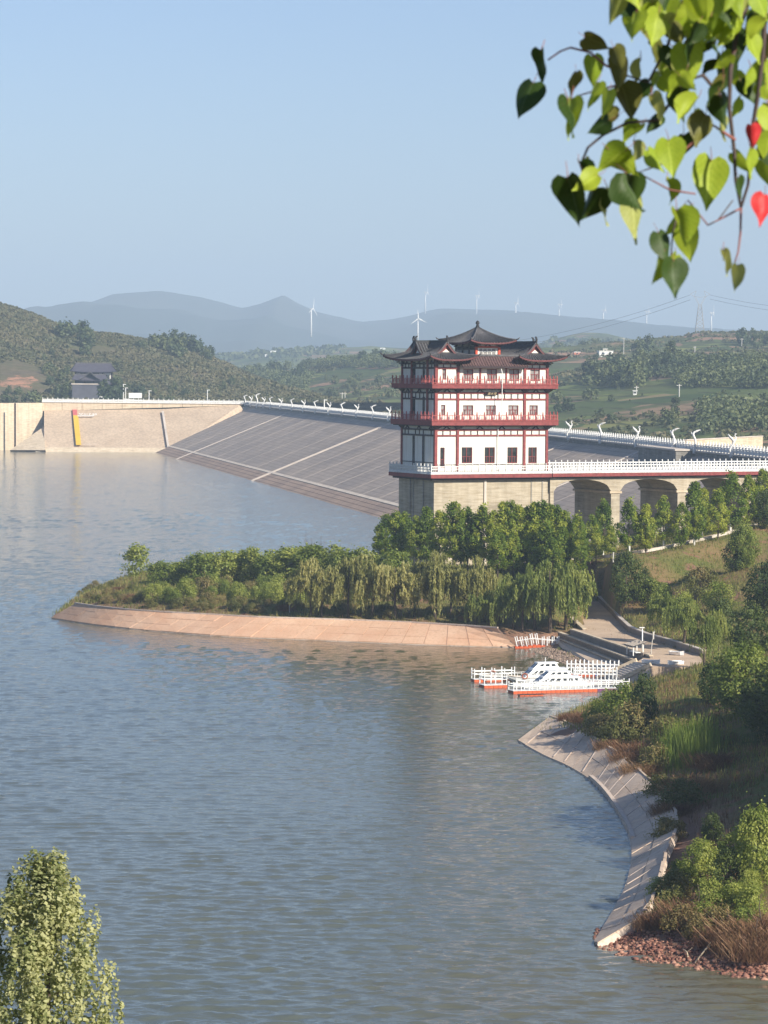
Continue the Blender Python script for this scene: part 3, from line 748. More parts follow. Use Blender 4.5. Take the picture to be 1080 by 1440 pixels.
gm = n.nodes.new('ShaderNodeNewGeometry'); nsx = n.nodes.new('ShaderNodeSeparateXYZ'); n.links.new(gm.outputs['Normal'], nsx.inputs[0])
field = n.nodes.new('ShaderNodeTexVoronoi'); field.inputs['Scale'].default_value = 0.03; field.inputs['Randomness'].default_value = 0.9
n.links.new(_coords(n, 'World', (1.0, 0.75, 5.0)), field.inputs[0])
fs = n.nodes.new('ShaderNodeSeparateColor'); n.links.new(field.outputs['Color'], fs.inputs[0])
fc = _ramp(n, fs.outputs[0], [(0.0, (0.065,0.095,0.035)), (0.28, (0.10,0.13,0.045)), (0.5, (0.15,0.18,0.055)), (0.66, (0.21,0.23,0.065)), (0.8, (0.25,0.18,0.11)), (0.93, (0.36,0.22,0.14))])
nn = _noise(n, co, 0.02, 6, .7); n2_ = _noise(n, co, .15, 5, .7)
scr = _ramp(n, n2_, [(0.3, (0.07,0.085,0.038)), (0.7, (0.13,0.14,0.06))])
c = _mix(n, _ramp(n, nn, [(0.47, (0,0,0)), (0.55, (1,1,1))]), fc, scr)
# steep terrace risers are bare and darker soil
c = _mix(n, _ramp(n, nsx.outputs[2], [(0.90, (1,1,1)), (0.97, (0,0,0))]), c, (0.10, 0.095, 0.05))
# rows of hedge and weeds along every terrace edge
mz = n.nodes.new('ShaderNodeMath'); mz.operation = 'MULTIPLY_ADD'; mz.inputs[1].default_value = 2.2
n.links.new(_noise(n, co, .03, 4, .6), mz.inputs[0]); n.links.new(sx.outputs[2], mz.inputs[2])
mw = n.nodes.new('ShaderNodeMath'); mw.operation = 'PINGPONG'; mw.inputs[1].default_value = .9; n.links.new(mz.outputs[0], mw.inputs[0])
hd = _mix(n, _ramp(n, _noise(n, co, .05, 3), [(.42, (0,0,0)), (.5, (1,1,1))]), (0,0,0), _ramp(n, mw.outputs[0], [(.10, (.85,.85,.85)), (.26, (0,0,0))]))
c = _mix(n, hd, c, (0.055, 0.065, 0.030))
n.links.new(c, p.inputs['Base Color']); p.inputs['Roughness'].default_value = 1; p.inputs['Specular IOR Level'].default_value = 0.05
tag(link('valley_terrain', height_mesh('valley_terrain', xsv, ysv, Z, M['valley'])), kind='structure')
def hv(x, y): return float(Hv(np.array([float(x)]), np.array([float(y)]))[0])
def GV(px, py):
    d = ray(px, py); Yr = np.linspace(760, 2000, 1500); x = d.x/d.y*Yr; z = CAMZ+d.z/d.y*Yr; h = Hv(x, Yr)
    i = int(np.argmax(z <= h)) if (z <= h).any() else len(Yr)-1
    return Vector((float(x[i]), float(Yr[i]), float(h[i])))

# left hill
LH_px = [-500, -200, 0, 40, 80, 120, 160, 200, 250, 290, 330, 360, 400, 460, 520]
LH_py = [395, 405, 428, 440, 457, 468, 471, 479, 488, 501, 520, 532, 550, 580, 610]
def Hl(X, Y):
    px = 540+F*X/Y; top = interp(px, LH_px, LH_py)
    u = np.clip((Y-1285)/(1640-1285), 0, 1)
    py = 566+(top-566)*np.sin(u*math.pi/2)**0.9
    z = CAMZ+(horn(px)-py)*Y/F
    z = np.where(Y > 1640, z-(Y-1640)*0.30, z)
    return z+(fbm(X*.012, Y*.012, 5)*9+fbm(X*.06, Y*.05, 3)*1.8)*np.clip(u*(1-u)*4, 0, 1)
ysl = np.arange(1272, 1900, 5.0); xsl = np.arange(-330, 10, 3.0)
X, Y = np.meshgrid(xsl, ysl); Z = Hl(X, Y)
m, n, p = nt_mat('scrub_hill'); co = _coords(n, 'World'); M['hill'] = m
a_ = _noise(n, co, .03, 6, .7); b_ = _noise(n, co, .25, 6, .75)
c = _mix(n, _ramp(n, a_, [(0.4, (0,0,0)), (0.62, (1,1,1))]), _ramp(n, b_, [(0.3, (0.07,0.082,0.034)), (0.7, (0.13,0.13,0.06))]), _ramp(n, b_, [(0.3, (0.10,0.085,0.05)), (0.7, (0.19,0.15,0.10))]))
rb = W(40, 545, 24); v = n.nodes.new('ShaderNodeVectorMath'); v.operation = 'DISTANCE'
sc_ = n.nodes.new('ShaderNodeVectorMath'); sc_.operation = 'MULTIPLY'; sc_.inputs[1].default_value = (1, .35, 1.9); n.links.new(co, sc_.inputs[0]); n.links.new(sc_.outputs[0], v.inputs[0])
cc_ = WD(28, 543, 1330); v.inputs[1].default_value = (cc_.x, cc_.y*.35, cc_.z*1.9)
ad = n.nodes.new('ShaderNodeMath'); ad.operation = 'MULTIPLY_ADD'; ad.inputs[1].default_value = 30; n.links.new(b_, ad.inputs[0]); n.links.new(v.outputs['Value'], ad.inputs[2])
c = _mix(n, _ramp(n, ad.outputs[0], [(0.0, (1,1,1)), (1.0, (0,0,0))]), c, (0.38, 0.20, 0.12)) if False else _mix(n, (lambda mr: (setattr(mr.inputs[1], 'default_value', 19), setattr(mr.inputs[2], 'default_value', 23), setattr(mr.inputs[3], 'default_value', 1), setattr(mr.inputs[4], 'default_value', 0), n.links.new(ad.outputs[0], mr.inputs[0]), mr.outputs[0])[-1])(n.nodes.new('ShaderNodeMapRange')), c, (0.46, 0.24, 0.15))
n.links.new(c, p.inputs['Base Color']); p.inputs['Roughness'].default_value = 1; p.inputs['Specular IOR Level'].default_value = .05
tag(link('scrubby_hill', height_mesh('scrubby_hill', xsl, ysl, Z, M['hill'])), kind='structure')
def GL(px, py):
    d = ray(px, py); Yr = np.linspace(1280, 1700, 900); x = d.x/d.y*Yr; z = CAMZ+d.z/d.y*Yr; h = Hl(x, Yr)
    i = int(np.argmax(z <= h)) if (z <= h).any() else int(np.argmin(z-h))
    return Vector((float(x[i]), float(Yr[i]), float(h[i])))

# distant ranges
RNG = {}
def far_range(name, Y0, Yr, Y1, Pp, Py, foot, step, amp, mat, sharp=1.0):
    xs_ = np.arange(-0.30*Yr, 0.30*Yr, step); ys_ = np.linspace(Y0, Y1, 46)
    X, Y = np.meshgrid(xs_, ys_); px = 540+F*X/Yr; top = interp(px, Pp, Py)+fbm(px*.05, px*0+3, 3)*1.2
    zt = CAMZ+(horn(px)-top)*Yr/F
    u = np.where(Y < Yr, (Y-Y0)/(Yr-Y0), (Y1-Y)/(Y1-Yr)); u = np.clip(u, 0, 1)
    w = fbm(X/(Yr*.05), Y/(Yr*.07), 5)
    Z = foot+(zt-foot)*(u**sharp)*(1+w*amp*(1-u)*1.6)
    def Hf(X, Y):
        px = 540+F*X/Yr; zt = CAMZ+(horn(px)-interp(px, Pp, Py)-fbm(px*.05, px*0+3, 3)*1.2)*Yr/F
        u = np.clip(np.where(Y < Yr, (Y-Y0)/(Yr-Y0), (Y1-Y)/(Y1-Yr)), 0, 1); return foot+(zt-foot)*(u**sharp)*(1+fbm(X/(Yr*.05), Y/(Yr*.07), 5)*amp*(1-u)*1.6)
    RNG[name] = Hf
    tag(link(name, height_mesh(name, xs_, ys_, Z, mat)), kind='structure')
M['mount'] = ground_mat('mountain_ground', (0.07, 0.07, 0.05), (0.035, 0.05, 0.03), (0.05, 0.06, 0.035), (0.075, 0.075, 0.045), 0.0012)
M['lowhill'] = ground_mat('low_hill_ground', (0.16, 0.12, 0.08), (0.05, 0.065, 0.03), (0.085, 0.10, 0.045), (0.11, 0.12, 0.055), 0.006)
far_range('low_hills', 2300, 3600, 4400, [-300,150,330,380,430,480,520,560,600,650,700,760,800,820,850,880,930,1500], [505,500,499,494,490,488,486,489,489,487,486,483,470,466,468,476,480,480], -1, 14, .5, M['valley'])
far_range('mountain_range', 5600, 8600, 11500, [-800,-200,60,100,150,180,230,290,340,350,370,392,396,412,440,480,510,560,600,620,700,760,850,930,1000,1080,1500,2200],
          [452,450,444,433,425,415,411,420,433,433,428,419,414,424,437,447,452,447,436,433,435,441,449,457,462,466,470,460], -2, 15, .9, M['mount'], 0.8)

# ------------------------------------------------------------------ wind turbines
def GR(name, px, py, lo, hi):
    d = ray(px, py); Yr = np.linspace(lo, hi, 3000); x = d.x/d.y*Yr; z = CAMZ+d.z/d.y*Yr; h = RNG[name](x, Yr)
    i = int(np.argmax(z <= h)) if (z <= h).any() else int(np.argmin(z-h)); return Vector((float(x[i]), float(Yr[i]), float(h[i])))
def turbine(Hh, rb_, blade, ang, r=1.4):
    t = empty('wind_turbine', (0, 0, 0), 0, 'x', 'wind turbine')
    mb = MB(); mb.tube([(0,0,0), (0,0,Hh*.5), (0,0,Hh)], [r, r*.85, r*.6], 10); mb.build('tower', M['white_paint'], t, True)
    mb = MB(); mb.box(-r*.7, -r*2.4, Hh-r*.6, r*.7, r*1.6, Hh+r*.8); mb.build('nacelle', M['white_paint'], t)
    h = MB(); h.lathe([(r*.1, -r), (r*.8, 0), (r*.8, r*.5)], 8); h.build('hub', M['white_paint'], t, loc=(0, -r*2.6, Hh), rot=(R(-90), 0, 0))
    for k in range(3):
        a = ang+k*2*math.pi/3; d = Vector((math.sin(a), 0, math.cos(a))); q = Vector((math.cos(a), 0, -math.sin(a)))
        mb = MB(); o = Vector((0, -r*2.7, Hh)); P = []
        for s, w in ((0.02, .7), (.15, 1.5), (.5, 1.0), (.97, .25)):
            c_ = o+d*blade*s; P.append([c_-q*w*r*.45, c_+Vector((0, -.35*r*w*.5, 0)), c_+q*w*r*.45, c_+Vector((0, .35*r*w*.5, 0))])
        for i in range(3):
            for j in range(4): mb.quad(P[i][j], P[i][(j+1)%4], P[i+1][(j+1)%4], P[i+1][j])
        mb.quad(*P[0]); mb.quad(*P[3]); mb.build('blade', M['white_paint'], t)
    return t
for (px, yb_, yh_, Y, ang, desc) in ((437.5, 470, 434, 5200, .15, 'white wind turbine alone before the left blue mountain'), (587.5, 476, 448, 4300, 4.1, 'white wind turbine right behind the left roof of the tower'),
        (598, 437, 411, 8000, .05, 'white wind turbine on the ridge, first from the left above the tower'), (670, 438, 416, 8000, 0, 'white wind turbine on the ridge, second from the left above the tower'),
        (725, 447, 426, 8000, .1, 'white wind turbine on the ridge, third from the left'), (786, 453, 428, 8000, -.5, 'white wind turbine on the ridge, fourth from the left'),
        (848, 454, 436, 8000, .05, 'white wind turbine on the ridge, fifth from the left'), (909, 459, 438, 8000, -.3, 'white wind turbine on the ridge, sixth from the left'),
        (1000, 464, 440, 6000, .1, 'white wind turbine just right of the lattice pylon')):
    b = WD(px, yb_+4, Y); t_ = WD(px, yh_, Y); Hh = t_.z-b.z
    t = turbine(Hh, 0, Hh*.42, ang, Y/5200*1.45); t.location = b; t.rotation_euler = (0, 0, R(12 if 580 < px < 590 else random.uniform(62, 80))); tag(t, desc, 'wind turbine', 'wind turbines on the far hills')
    

# ------------------------------------------------------------------ pylon with its lines
b = WD(984, 466, 1950); top = WD(984, 409, 1950); Hh = top.z-b.z
py = empty('lattice_pylon', b, 0, 'grey lattice power pylon with forked arms on the right hilltop', 'pylon')
mb = MB(); hw = lambda z: 2.6-1.7*min(z/(Hh*.66), 1)
lv = [Hh*.66*k/7 for k in range(8)]; cs = [(-1,-1),(1,-1),(1,1),(-1,1)]
for i, z in enumerate(lv):
    w = hw(z)
    for k in range(4):
        a = Vector((cs[k][0]*w, cs[k][1]*w, z)); c_ = cs[(k+1)%4]; e = Vector((c_[0]*w, c_[1]*w, z)); mb.bar(a, e, .12)
        if i < 7:
            w2 = hw(lv[i+1]); a2 = Vector((cs[k][0]*w2, cs[k][1]*w2, lv[i+1])); e2 = Vector((c_[0]*w2, c_[1]*w2, lv[i+1]))
            mb.bar(a, a2, .22); mb.bar(a, e2, .12); mb.bar(e, a2, .12)
mb.build('lattice_body', M['grey_metal'], py)
for s in (-1, 1):
    mb = MB(); p0 = Vector((s*.9, 0, Hh*.66)); p1 = Vector((s*3.6, 0, Hh*.86)); p2 = Vector((s*2.4, 0, Hh)); p3 = Vector((s*6.0, 0, Hh*.92)); p4 = Vector((0, 0, Hh*.84))
    for a, e in ((p0, p1), (p1, p2), (p1, p3), (p2, p3), (p1, p4), (p0+Vector((-s*.6,0,0)), p1+Vector((-s*.8,0,0)))):
        mb.bar(a, e, .2)
    mb.build('forked_arm', M['grey_metal'], py)
def cable(name, a, b, sag, r, label):
    pts = [a.lerp(b, k/24)-Vector((0, 0, sag*4*(k/24)*(1-k/24))) for k in range(25)]
    mb = MB(); mb.tube([q-a for q in pts], r, 4); o = mb.build(name, M['cable'], loc=a); tag(o, label, 'cable', 'power lines from the pylon')
tip = lambda s, z: b+Vector((s*6, 0, z))
cable('power_line', tip(-1, Hh*.9), WD(690, 484, 2150), 4, .09, 'upper power line from the pylon towards the tower roof')
cable('power_line', tip(-1, Hh*.78), WD(690, 491, 2150), 4, .09, 'lower power line from the pylon towards the tower roof')
cable('power_line', tip(1, Hh*.9), WD(1180, 437, 1800), 2, .09, 'upper power line from the pylon to the right edge')
cable('power_line', tip(1, Hh*.8), WD(1180, 444, 1800), 2, .09, 'lower power line from the pylon to the right edge')
# ------------------------------------------------------------------ the air: one closed box of thin even haze
hm = bpy.data.materials.new('haze_air'); hm.use_nodes = True; hn = hm.node_tree
for nd in list(hn.nodes):
    if nd.type == 'BSDF_PRINCIPLED': hn.nodes.remove(nd)
pv = hn.nodes.new('ShaderNodeVolumePrincipled'); pv.inputs['Color'].default_value = (0.62, 0.80, 1.0, 1)
pv.inputs['Density'].default_value = 0.00018; pv.inputs['Anisotropy'].default_value = -0.08
hn.links.new(pv.outputs[0], hn.nodes['Material Output'].inputs['Volume'])
mb = MB(); mb.box(-9000, -200, -3.4, 9000, 13000, 420); hb = mb.build('haze', hm); tag(hb, kind='stuff'); hb.display_type = 'WIRE'
# ------------------------------------------------------------------ intake tower
TH = R(27); C0 = WD(612, 666, 428); C0.z = 0
TW, TD = 17.1, 9.7; ZD = 18.0
tower = empty('pavilion_tower', C0, TH, 'white and red tiered tower with dark curved roofs standing on a concrete shaft', 'tower')
def part(mb, name, mats, parent=None, smooth=False): return mb.build(name, mats, parent or tower, smooth)
def wall_holes(mb, ex, o, w, h, holes, depth, nin):
    """wall panel in the plane o + ex*u + z, holes (u0,z0,u1,z1) with reveals going along nin"""
    ex = Vector(ex); nin = Vector(nin); o = Vector(o); ez = Vector((0, 0, 1))
    us = sorted({0, w} | {a for q in holes for a in (q[0], q[2])}); zs = sorted({0, h} | {a for q in holes for a in (q[1], q[3])})
    P = lambda u, z, d=0: o+ex*u+ez*z+nin*d
    for i in range(len(us)-1):
        for j in range(len(zs)-1):
            cu, cz = (us[i]+us[i+1])/2, (zs[j]+zs[j+1])/2
            if any(q[0] < cu < q[2] and q[1] < cz < q[3] for q in holes): continue
            mb.quad(P(us[i], zs[j]), P(us[i+1], zs[j]), P(us[i+1], zs[j+1]), P(us[i], zs[j+1]))
    for a, b, c, d in holes:
        mb.quad(P(a,b), P(a,b,depth), P(c,b,depth), P(c,b)); mb.quad(P(a,d), P(c,d), P(c,d,depth), P(a,d,depth))
        mb.quad(P(a,b), P(a,d), P(a,d,depth), P(a,b,depth)); mb.quad(P(c,b), P(c,b,depth), P(c,d,depth), P(c,d))
def window(parent, o, ex, w, h, nout, glass, nx=2, bars=(0.38,), low_split=True, fm=None, name='window'):
    """framed window: outer frame, mullion, transom, short balusters below the transom"""
    o = Vector(o); ex = Vector(ex); nout = Vector(nout); ez = Vector((0,0,1)); fm = fm or M['red_dull']
    mb = MB(); P = lambda u, z, d=0: o+ex*u+ez*z+nout*d
    t = .09
    for a, b in (((0, 0), (w, 0)), ((0, h), (w, h))): mb.bar(P(a[0], a[1]+(t/2 if a[1] == 0 else -t/2)), P(b[0], b[1]+(t/2 if b[1] == 0 else -t/2)), .08, t)
    for u in (t/2, w-t/2): mb.bar(P(u, t), P(u, h-t), t, .08, nout)
    for i in range(1, nx): mb.bar(P(w*i/nx, t), P(w*i/nx, h-t), t, .07, nout)
    for f in bars: mb.bar(P(t, h*(1-f) if not low_split else h*f), P(w-t, h*(1-f) if not low_split else h*f), .07, t*.8)
    if low_split:
        for i in range(nx): 
            u = w*(i+.5)/nx; mb.bar(P(u, t), P(u, h*bars[0]), t*.7, .06, nout)
    f = mb.build(name, fm, parent)
    g = MB(); a = .05; g.hexa([P(t,t,-a-.02), P(w-t,t,-a-.02), P(w-t,t,-a), P(t,t,-a), P(t,h-t,-a-.02), P(w-t,h-t,-a-.02), P(w-t,h-t,-a), P(t,h-t,-a)])
    g.build('pane', glass, f); return f
# concrete shaft with a flared shoulder at the bridge side
mb = MB(); mb.box(-.35, -.35, -2, TW+.35, TD+.2, ZD-.75); part(mb, 'shaft', M['concrete'])
mb = MB(); mb.bar((7.4, -.45, -1), (7.4, -.45, ZD-.8), .35, .16, Vector((0,1,0))); part(mb, 'shaft_joint', M['strip'])
for u in (14.6, 16.3): mb = MB(); mb.bar((u, -.40, 2), (u, -.40, ZD-.9), .12, .1, Vector((0,1,0))); part(mb, 'drain_pipe', M['concrete_grey'])
for v in (2.6, 5.5, 6.4): mb = MB(); mb.bar((-.40, v, 2), (-.40, v, ZD-.9), .22, .12, Vector((1,0,0))); part(mb, 'drain_pipe', M['concrete_grey'])
# main deck slab
OV = 1.35
mb = MB(); mb.box(-OV, -OV, ZD-.62, TW+.3, TD+OV, ZD-.1); part(mb, 'deck_fascia', M['red_dull'])
mb = MB(); mb.box(-OV-.04, -OV-.04, ZD-.096, TW+.3, TD+OV, ZD); part(mb, 'deck_slab', M['stone_white'])
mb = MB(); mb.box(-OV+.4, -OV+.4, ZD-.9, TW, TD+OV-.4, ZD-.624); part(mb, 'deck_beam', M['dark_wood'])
# white body walls
Z1, Z2, Z3, ZE = ZD, 25.15, 30.0, 33.5
def uw(px, v=0):                          # front wall coordinate seen in pixel column px
    c, s = math.cos(TH), math.sin(TH); k = ray(px, 600); r = k.x/k.y
    # C0.x + u c - v s = r (C0.y + u s + v c)
    return (r*(C0.y+v*c)-C0.x+v*s)/(c-r*s)
def zf_(py, px=612):
    """height of a pixel row on the front wall at column px"""
    u = uw(px); Y = C0.y+u*math.sin(TH); return WD(px, py, Y).z
win = []                                   # (px0,px1,py0,py1,kind)
f1 = [(619.3, 625.6, 629.3, 658), (649.5, 664.5, 629, 651.5), (681.8, 696.2, 629, 651.5), (713.8, 728, 629, 651.5), (743.2, 755.3, 629, 651.5)]
f2 = [(620, 626, 569.5, 584.5), (650.8, 665.2, 570, 584), (683, 697.2, 570, 584), (714.5, 728.8, 570, 584), (744.2, 756, 570, 584)]
f3 = [(621.5, 627, 519, 534), (651, 665, 519, 536), (684, 698.5, 519, 536), (715.5, 729.5, 519, 536), (745, 758.5, 519, 536)]
holes = []
for fl, (lst, gl, fr) in enumerate(((f1, 'glass', 'red_dull'), (f2, 'curtain', 'red_dull'), (f3, 'curtain', 'red_dull'))):
    for i, (a, b, c, d) in enumerate(lst):
        u0, u1 = uw(a), uw(b); z1_, z0_ = zf_(c, (a+b)/2), zf_(d, (a+b)/2); holes.append((u0, z0_-ZD, u1, z1_-ZD, gl, i))
mb = MB(); wall_holes(mb, (1,0,0), (0,0,ZD), TW, ZE-ZD, [h[:4] for h in holes], .28, (0,1,0))
# left side with slot windows
def vw(px):
    c, s = math.cos(TH), math.sin(TH); k = ray(px, 600); r = k.x/k.y
    return (C0.x-r*C0.y)/(s+r*c)
lh = []
for px0, px1 in ((580.3, 583.8), (594, 597.3)):
    v1, v0 = vw(px0), vw(px1)
    lh += [(v0, .9 if px0 > 590 else .05, v1, 5.0), (v0, 7.6, v1, 10.2), (v0, 12.2, v1, 14.9)]
wall_holes(mb, (0,1,0), (0,0,ZD), TD, ZE-ZD, lh, .14, (1,0,0))
mb.quad((TW,0,ZD), (TW,TD,ZD), (TW,TD,ZE), (TW,0,ZE)); mb.quad((0,TD,ZD), (TW,TD,ZD), (TW,TD,ZE), (0,TD,ZE)); mb.quad((0,0,ZE), (TW,0,ZE), (TW,TD,ZE), (0,TD,ZE))
part(mb, 'wall', M['white'])
for (u0, a, u1, b, gl, i) in holes:
    tall = (b-a) > 2.6
    window(tower, (u0, .16, ZD+a), (1,0,0), u1-u0, b-a, (0,-1,0), M[gl], 1 if i == 0 else 2, ((.42,) if gl == 'glass' else (.55,)), True, M['red_dull'] if gl == 'glass' else M['red_dull'])
for (v0, a, v1, b) in lh:
    window(tower, (.02, v0, ZD+a), (0,1,0), v1-v0, b-a, (-1,0,0), M['glass'], 1, (.5,), False, M['dark_wood'])
# red timber: columns, paired beams with white infill studs, brackets
def colm(u, v, z0, z1, w=.42, mat='red_dull'):
    mb = MB(); mb.box(u-w/2, v-w/2, z0, u+w/2, v+w/2, z1); part(mb, 'column', M[mat])
colu = [0, uw(643.2), uw(737), TW]; colv = [vw(601.5), vw(579.3), TD]
for u in colu: colm(u, -.03 if 0 < u < TW else 0, ZD+.02, ZE, .42 if u in (0,) else .34)
for v in (colv[0], colv[1]):
    for z0, z1 in ((Z2, Z3-.6), (Z3, ZE)): colm(-.03, v, z0, z1, .34)
colm(0, TD, ZD+.02, ZE, .34)
floors = [(ZD, Z2), (Z2, Z3), (Z3, ZE)]
def beam_band(fl, ztop, zlow, front_spans):
    bh = .22
    for (a, b) in front_spans:
        for z in (ztop, zlow):
            mb = MB(); mb.box(a+.1, -.13, z-bh/2, b-.1, -.01, z+bh/2); part(mb, 'beam', M['red_dull'])
        n_ = max(2, round((b-a)/1.05)); mb = MB()
        for k in range(1, n_):
            u = a+(b-a)*k/n_; mb.box(u-.05, -.11, zlow+bh/2, u+.05, -.012, ztop-bh/2)
        part(mb, 'infill_studs', M['dark_wood'])
def beam_band_side(ztop, zlow, spans):
    bh = .22
    for (a, b) in spans:
        for z in (ztop, zlow):
            mb = MB(); mb.box(-.13, a+.1, z-bh/2, -.01, b-.1, z+bh/2); part(mb, 'beam', M['dark_wood'])
        n_ = max(2, round((b-a)/1.05)); mb = MB()
        for k in range(1, n_):
            v = a+(b-a)*k/n_; mb.box(-.11, v-.05, zlow+bh/2, -.012, v+.05, ztop-bh/2)
        part(mb, 'infill_studs', M['dark_wood'])
spF = [(colu[0], colu[1]), (colu[1], colu[2]), (colu[2], colu[3])]; spS = [(0, colv[0]), (colv[0], colv[1]), (colv[1], TD)]
for zt, zl in ((zf_(604.6), zf_(612.6)), (zf_(552.3), zf_(561.3))):
    beam_band(0, zt, zl, spF); beam_band_side(zt, zl, spS)
ztW, zlW = zf_(511.3), zf_(517.5)
beam_band(0, ztW, zlW, [spF[0], spF[2]]); beam_band_side(ztW, zlW, spS)
# sill line of the first floor
mb = MB(); mb.box(.2, -.07, zf_(653.8)-.04, TW-.2, -.01, zf_(653.8)+.04); part(mb, 'sill_line', M['dark_wood'])
mb = MB(); mb.box(-.07, .2, zf_(651)-.05, -.01, TD-.2, zf_(651)+.05); part(mb, 'sill_line', M['dark_wood'])
def bracket(o, ex, nout, s=1.0):           # inverted V bracket under the balcony
    o = Vector(o); ex = Vector(ex); nout = Vector(nout); mb = MB(); ez = Vector((0,0,1))
    for sg in (-1, 1):
        mb.bar(o+nout*.1, o+ex*sg*.32*s-ez*.34*s+nout*.1, .12, .12); mb.bar(o+ex*sg*.32*s-ez*.34*s+nout*.1, o+ex*sg*.5*s-ez*.42*s+nout*.1, .12, .12)
    mb.box(o.x-.09, o.y-.09, o.z-.02, o.x+.09, o.y+.09, o.z+.16); part(mb, 'bracket', M['dark_wood'])
def corner_bracket(u, v, z):
    mb = MB()
    mb.hexa([(u-.12,v-.35,z-.55),(u+.12,v-.35,z-.55),(u+.12,v+.1,z-.55),(u-.12,v+.1,z-.55),(u-.75,v-1.0,z),(u+.75,v-1.0,z),(u+.75,v+.1,z),(u-.75,v+.1,z)])
    part(mb, 'eave_bracket', M['dark_wood'])
zb2, zb3 = Z2-.72, Z3-.62
for zz in (zb2, zb3):
    for u in ((colu[0]+colu[1])/2, colu[1]+(colu[2]-colu[1])*.33, colu[1]+(colu[2]-colu[1])*.66, (colu[2]+colu[3])/2): bracket((u, 0, zz-.08), (1,0,0), (0,-1,0))
    for v in (1.2, 4.6, 8.0): bracket((0, v, zz-.08), (0,1,0), (-1,0,0))
    for u in colu: corner_bracket(u, 0, zz)
    for v in (TD,): corner_bracket(0, v, zz)
# balconies with red balustrades
def balcony(z, th, ov, right_ov=None):
    ro = ov if right_ov is None else right_ov
    mb = MB(); mb.box(-ov, -ov, z-th, TW+ro, TD+ov, z-.12); b = part(mb, 'balcony', M['red_dull'])
    mb = MB(); mb.box(-ov-.06, -ov-.06, z-.117, TW+ro+.06, TD+ov+.06, z); mb.build('balcony_edge', M['red'], b)
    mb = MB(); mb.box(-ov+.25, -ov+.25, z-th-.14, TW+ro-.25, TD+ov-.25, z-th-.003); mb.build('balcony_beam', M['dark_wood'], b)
    return b
def red_panel(Lp, h):
    mb = MB(); mb.box(-.07,-.07,0,.07,.07,h*.80); mb.lathe([(.05,0),(.11,.08),(.05,.16),(.08,.24),(.02,.34)], 6, (0,0,h*.80))
    mb.box(.07,-.035,h*.60,Lp-.07,.035,h*.66); mb.box(.07,-.035,.1,Lp-.07,.035,.16)
    for i in (1, 2):
        x = Lp*i/3; mb.box(x-.03,-.03,.16,x+.03,.03,h*.60)
    mb.lathe([(.03,0),(.05,.06),(.01,.14)], 5, (Lp/2,0,h*.66))
    return mb.mesh('balcony_panel', M['rail_red'])
M['rail_red'] = plain('pinkish_red_rail_paint', (0.40, 0.10, 0.09), .65, .3, 2)
rp = red_panel(1.1, 1.0)
for z, th, ov in ((Z2, .72, 1.18), (Z3, .62, 1.12)):
    b = balcony(z, th, ov); e = ov-.12
    rail_run(b, (-e,-e,z), (TW+e,-e,z), 1.1, rp); rail_run(b, (-e,TD+e,z), (-e,-e,z), 1.1, rp)
    rail_run(b, (TW+e,-e,z), (TW+e,TD+e,z), 1.0, rp)
wp = rail_panel_mesh('deck_railing', 1.05, 1.18, M['stone_white'], .16, .3)
e = OV-.12
rail_run(tower, (-e,-e,ZD), (TW+.3,-e,ZD), 1.05, wp); rail_run(tower, (-e,TD+e,ZD), (-e,-e,ZD), 1.05, wp); rail_run(tower, (TW,TD+e,ZD), (-e,TD+e,ZD), 1.05, wp)
# name board with three characters
ub = uw(689.5); zt = zf_(551.3, 689); zb = zf_(555.6, 689)
mb = MB(); mb.hexa([(ub-.85,-.30,zb),(ub+.85,-.30,zb),(ub+.85,-.16,zb),(ub-.85,-.16,zb),(ub-1.0,-.55,zt),(ub+1.0,-.55,zt),(ub+1.0,-.4,zt),(ub-1.0,-.4,zt)])
nb_ = part(mb, 'name_board', M['dark_wood'])
cu = bpy.data.curves.new('board_lettering', 'FONT'); cu.body = '进水塔'; cu.size = .42; cu.extrude = .02; cu.align_x = 'CENTER'; cu.space_character = 1.25; cu.materials.append(M['gold'])
lt = bpy.data.objects.new('board_lettering', cu); col.objects.link(lt); lt.parent = nb_; lt.location = (ub, -.37, zb+.06)
sl_ = math.atan2(.25, zt-zb); lt.rotation_euler = (R(90)+sl_, 0, 0); to_mesh(lt)
# rain pipe
mb = MB(); up_ = uw(699.3); mb.tube([(up_,-1.25,Z2+.9),(up_,-1.25,Z3+1.5),(up_,-.5,ZE-.6)], .06, 6); mb.tube([(up_,-.2,ZD+.1),(up_,-.2,Z2-.8)], .06, 6); part(mb, 'rain_pipe', M['white_paint'])

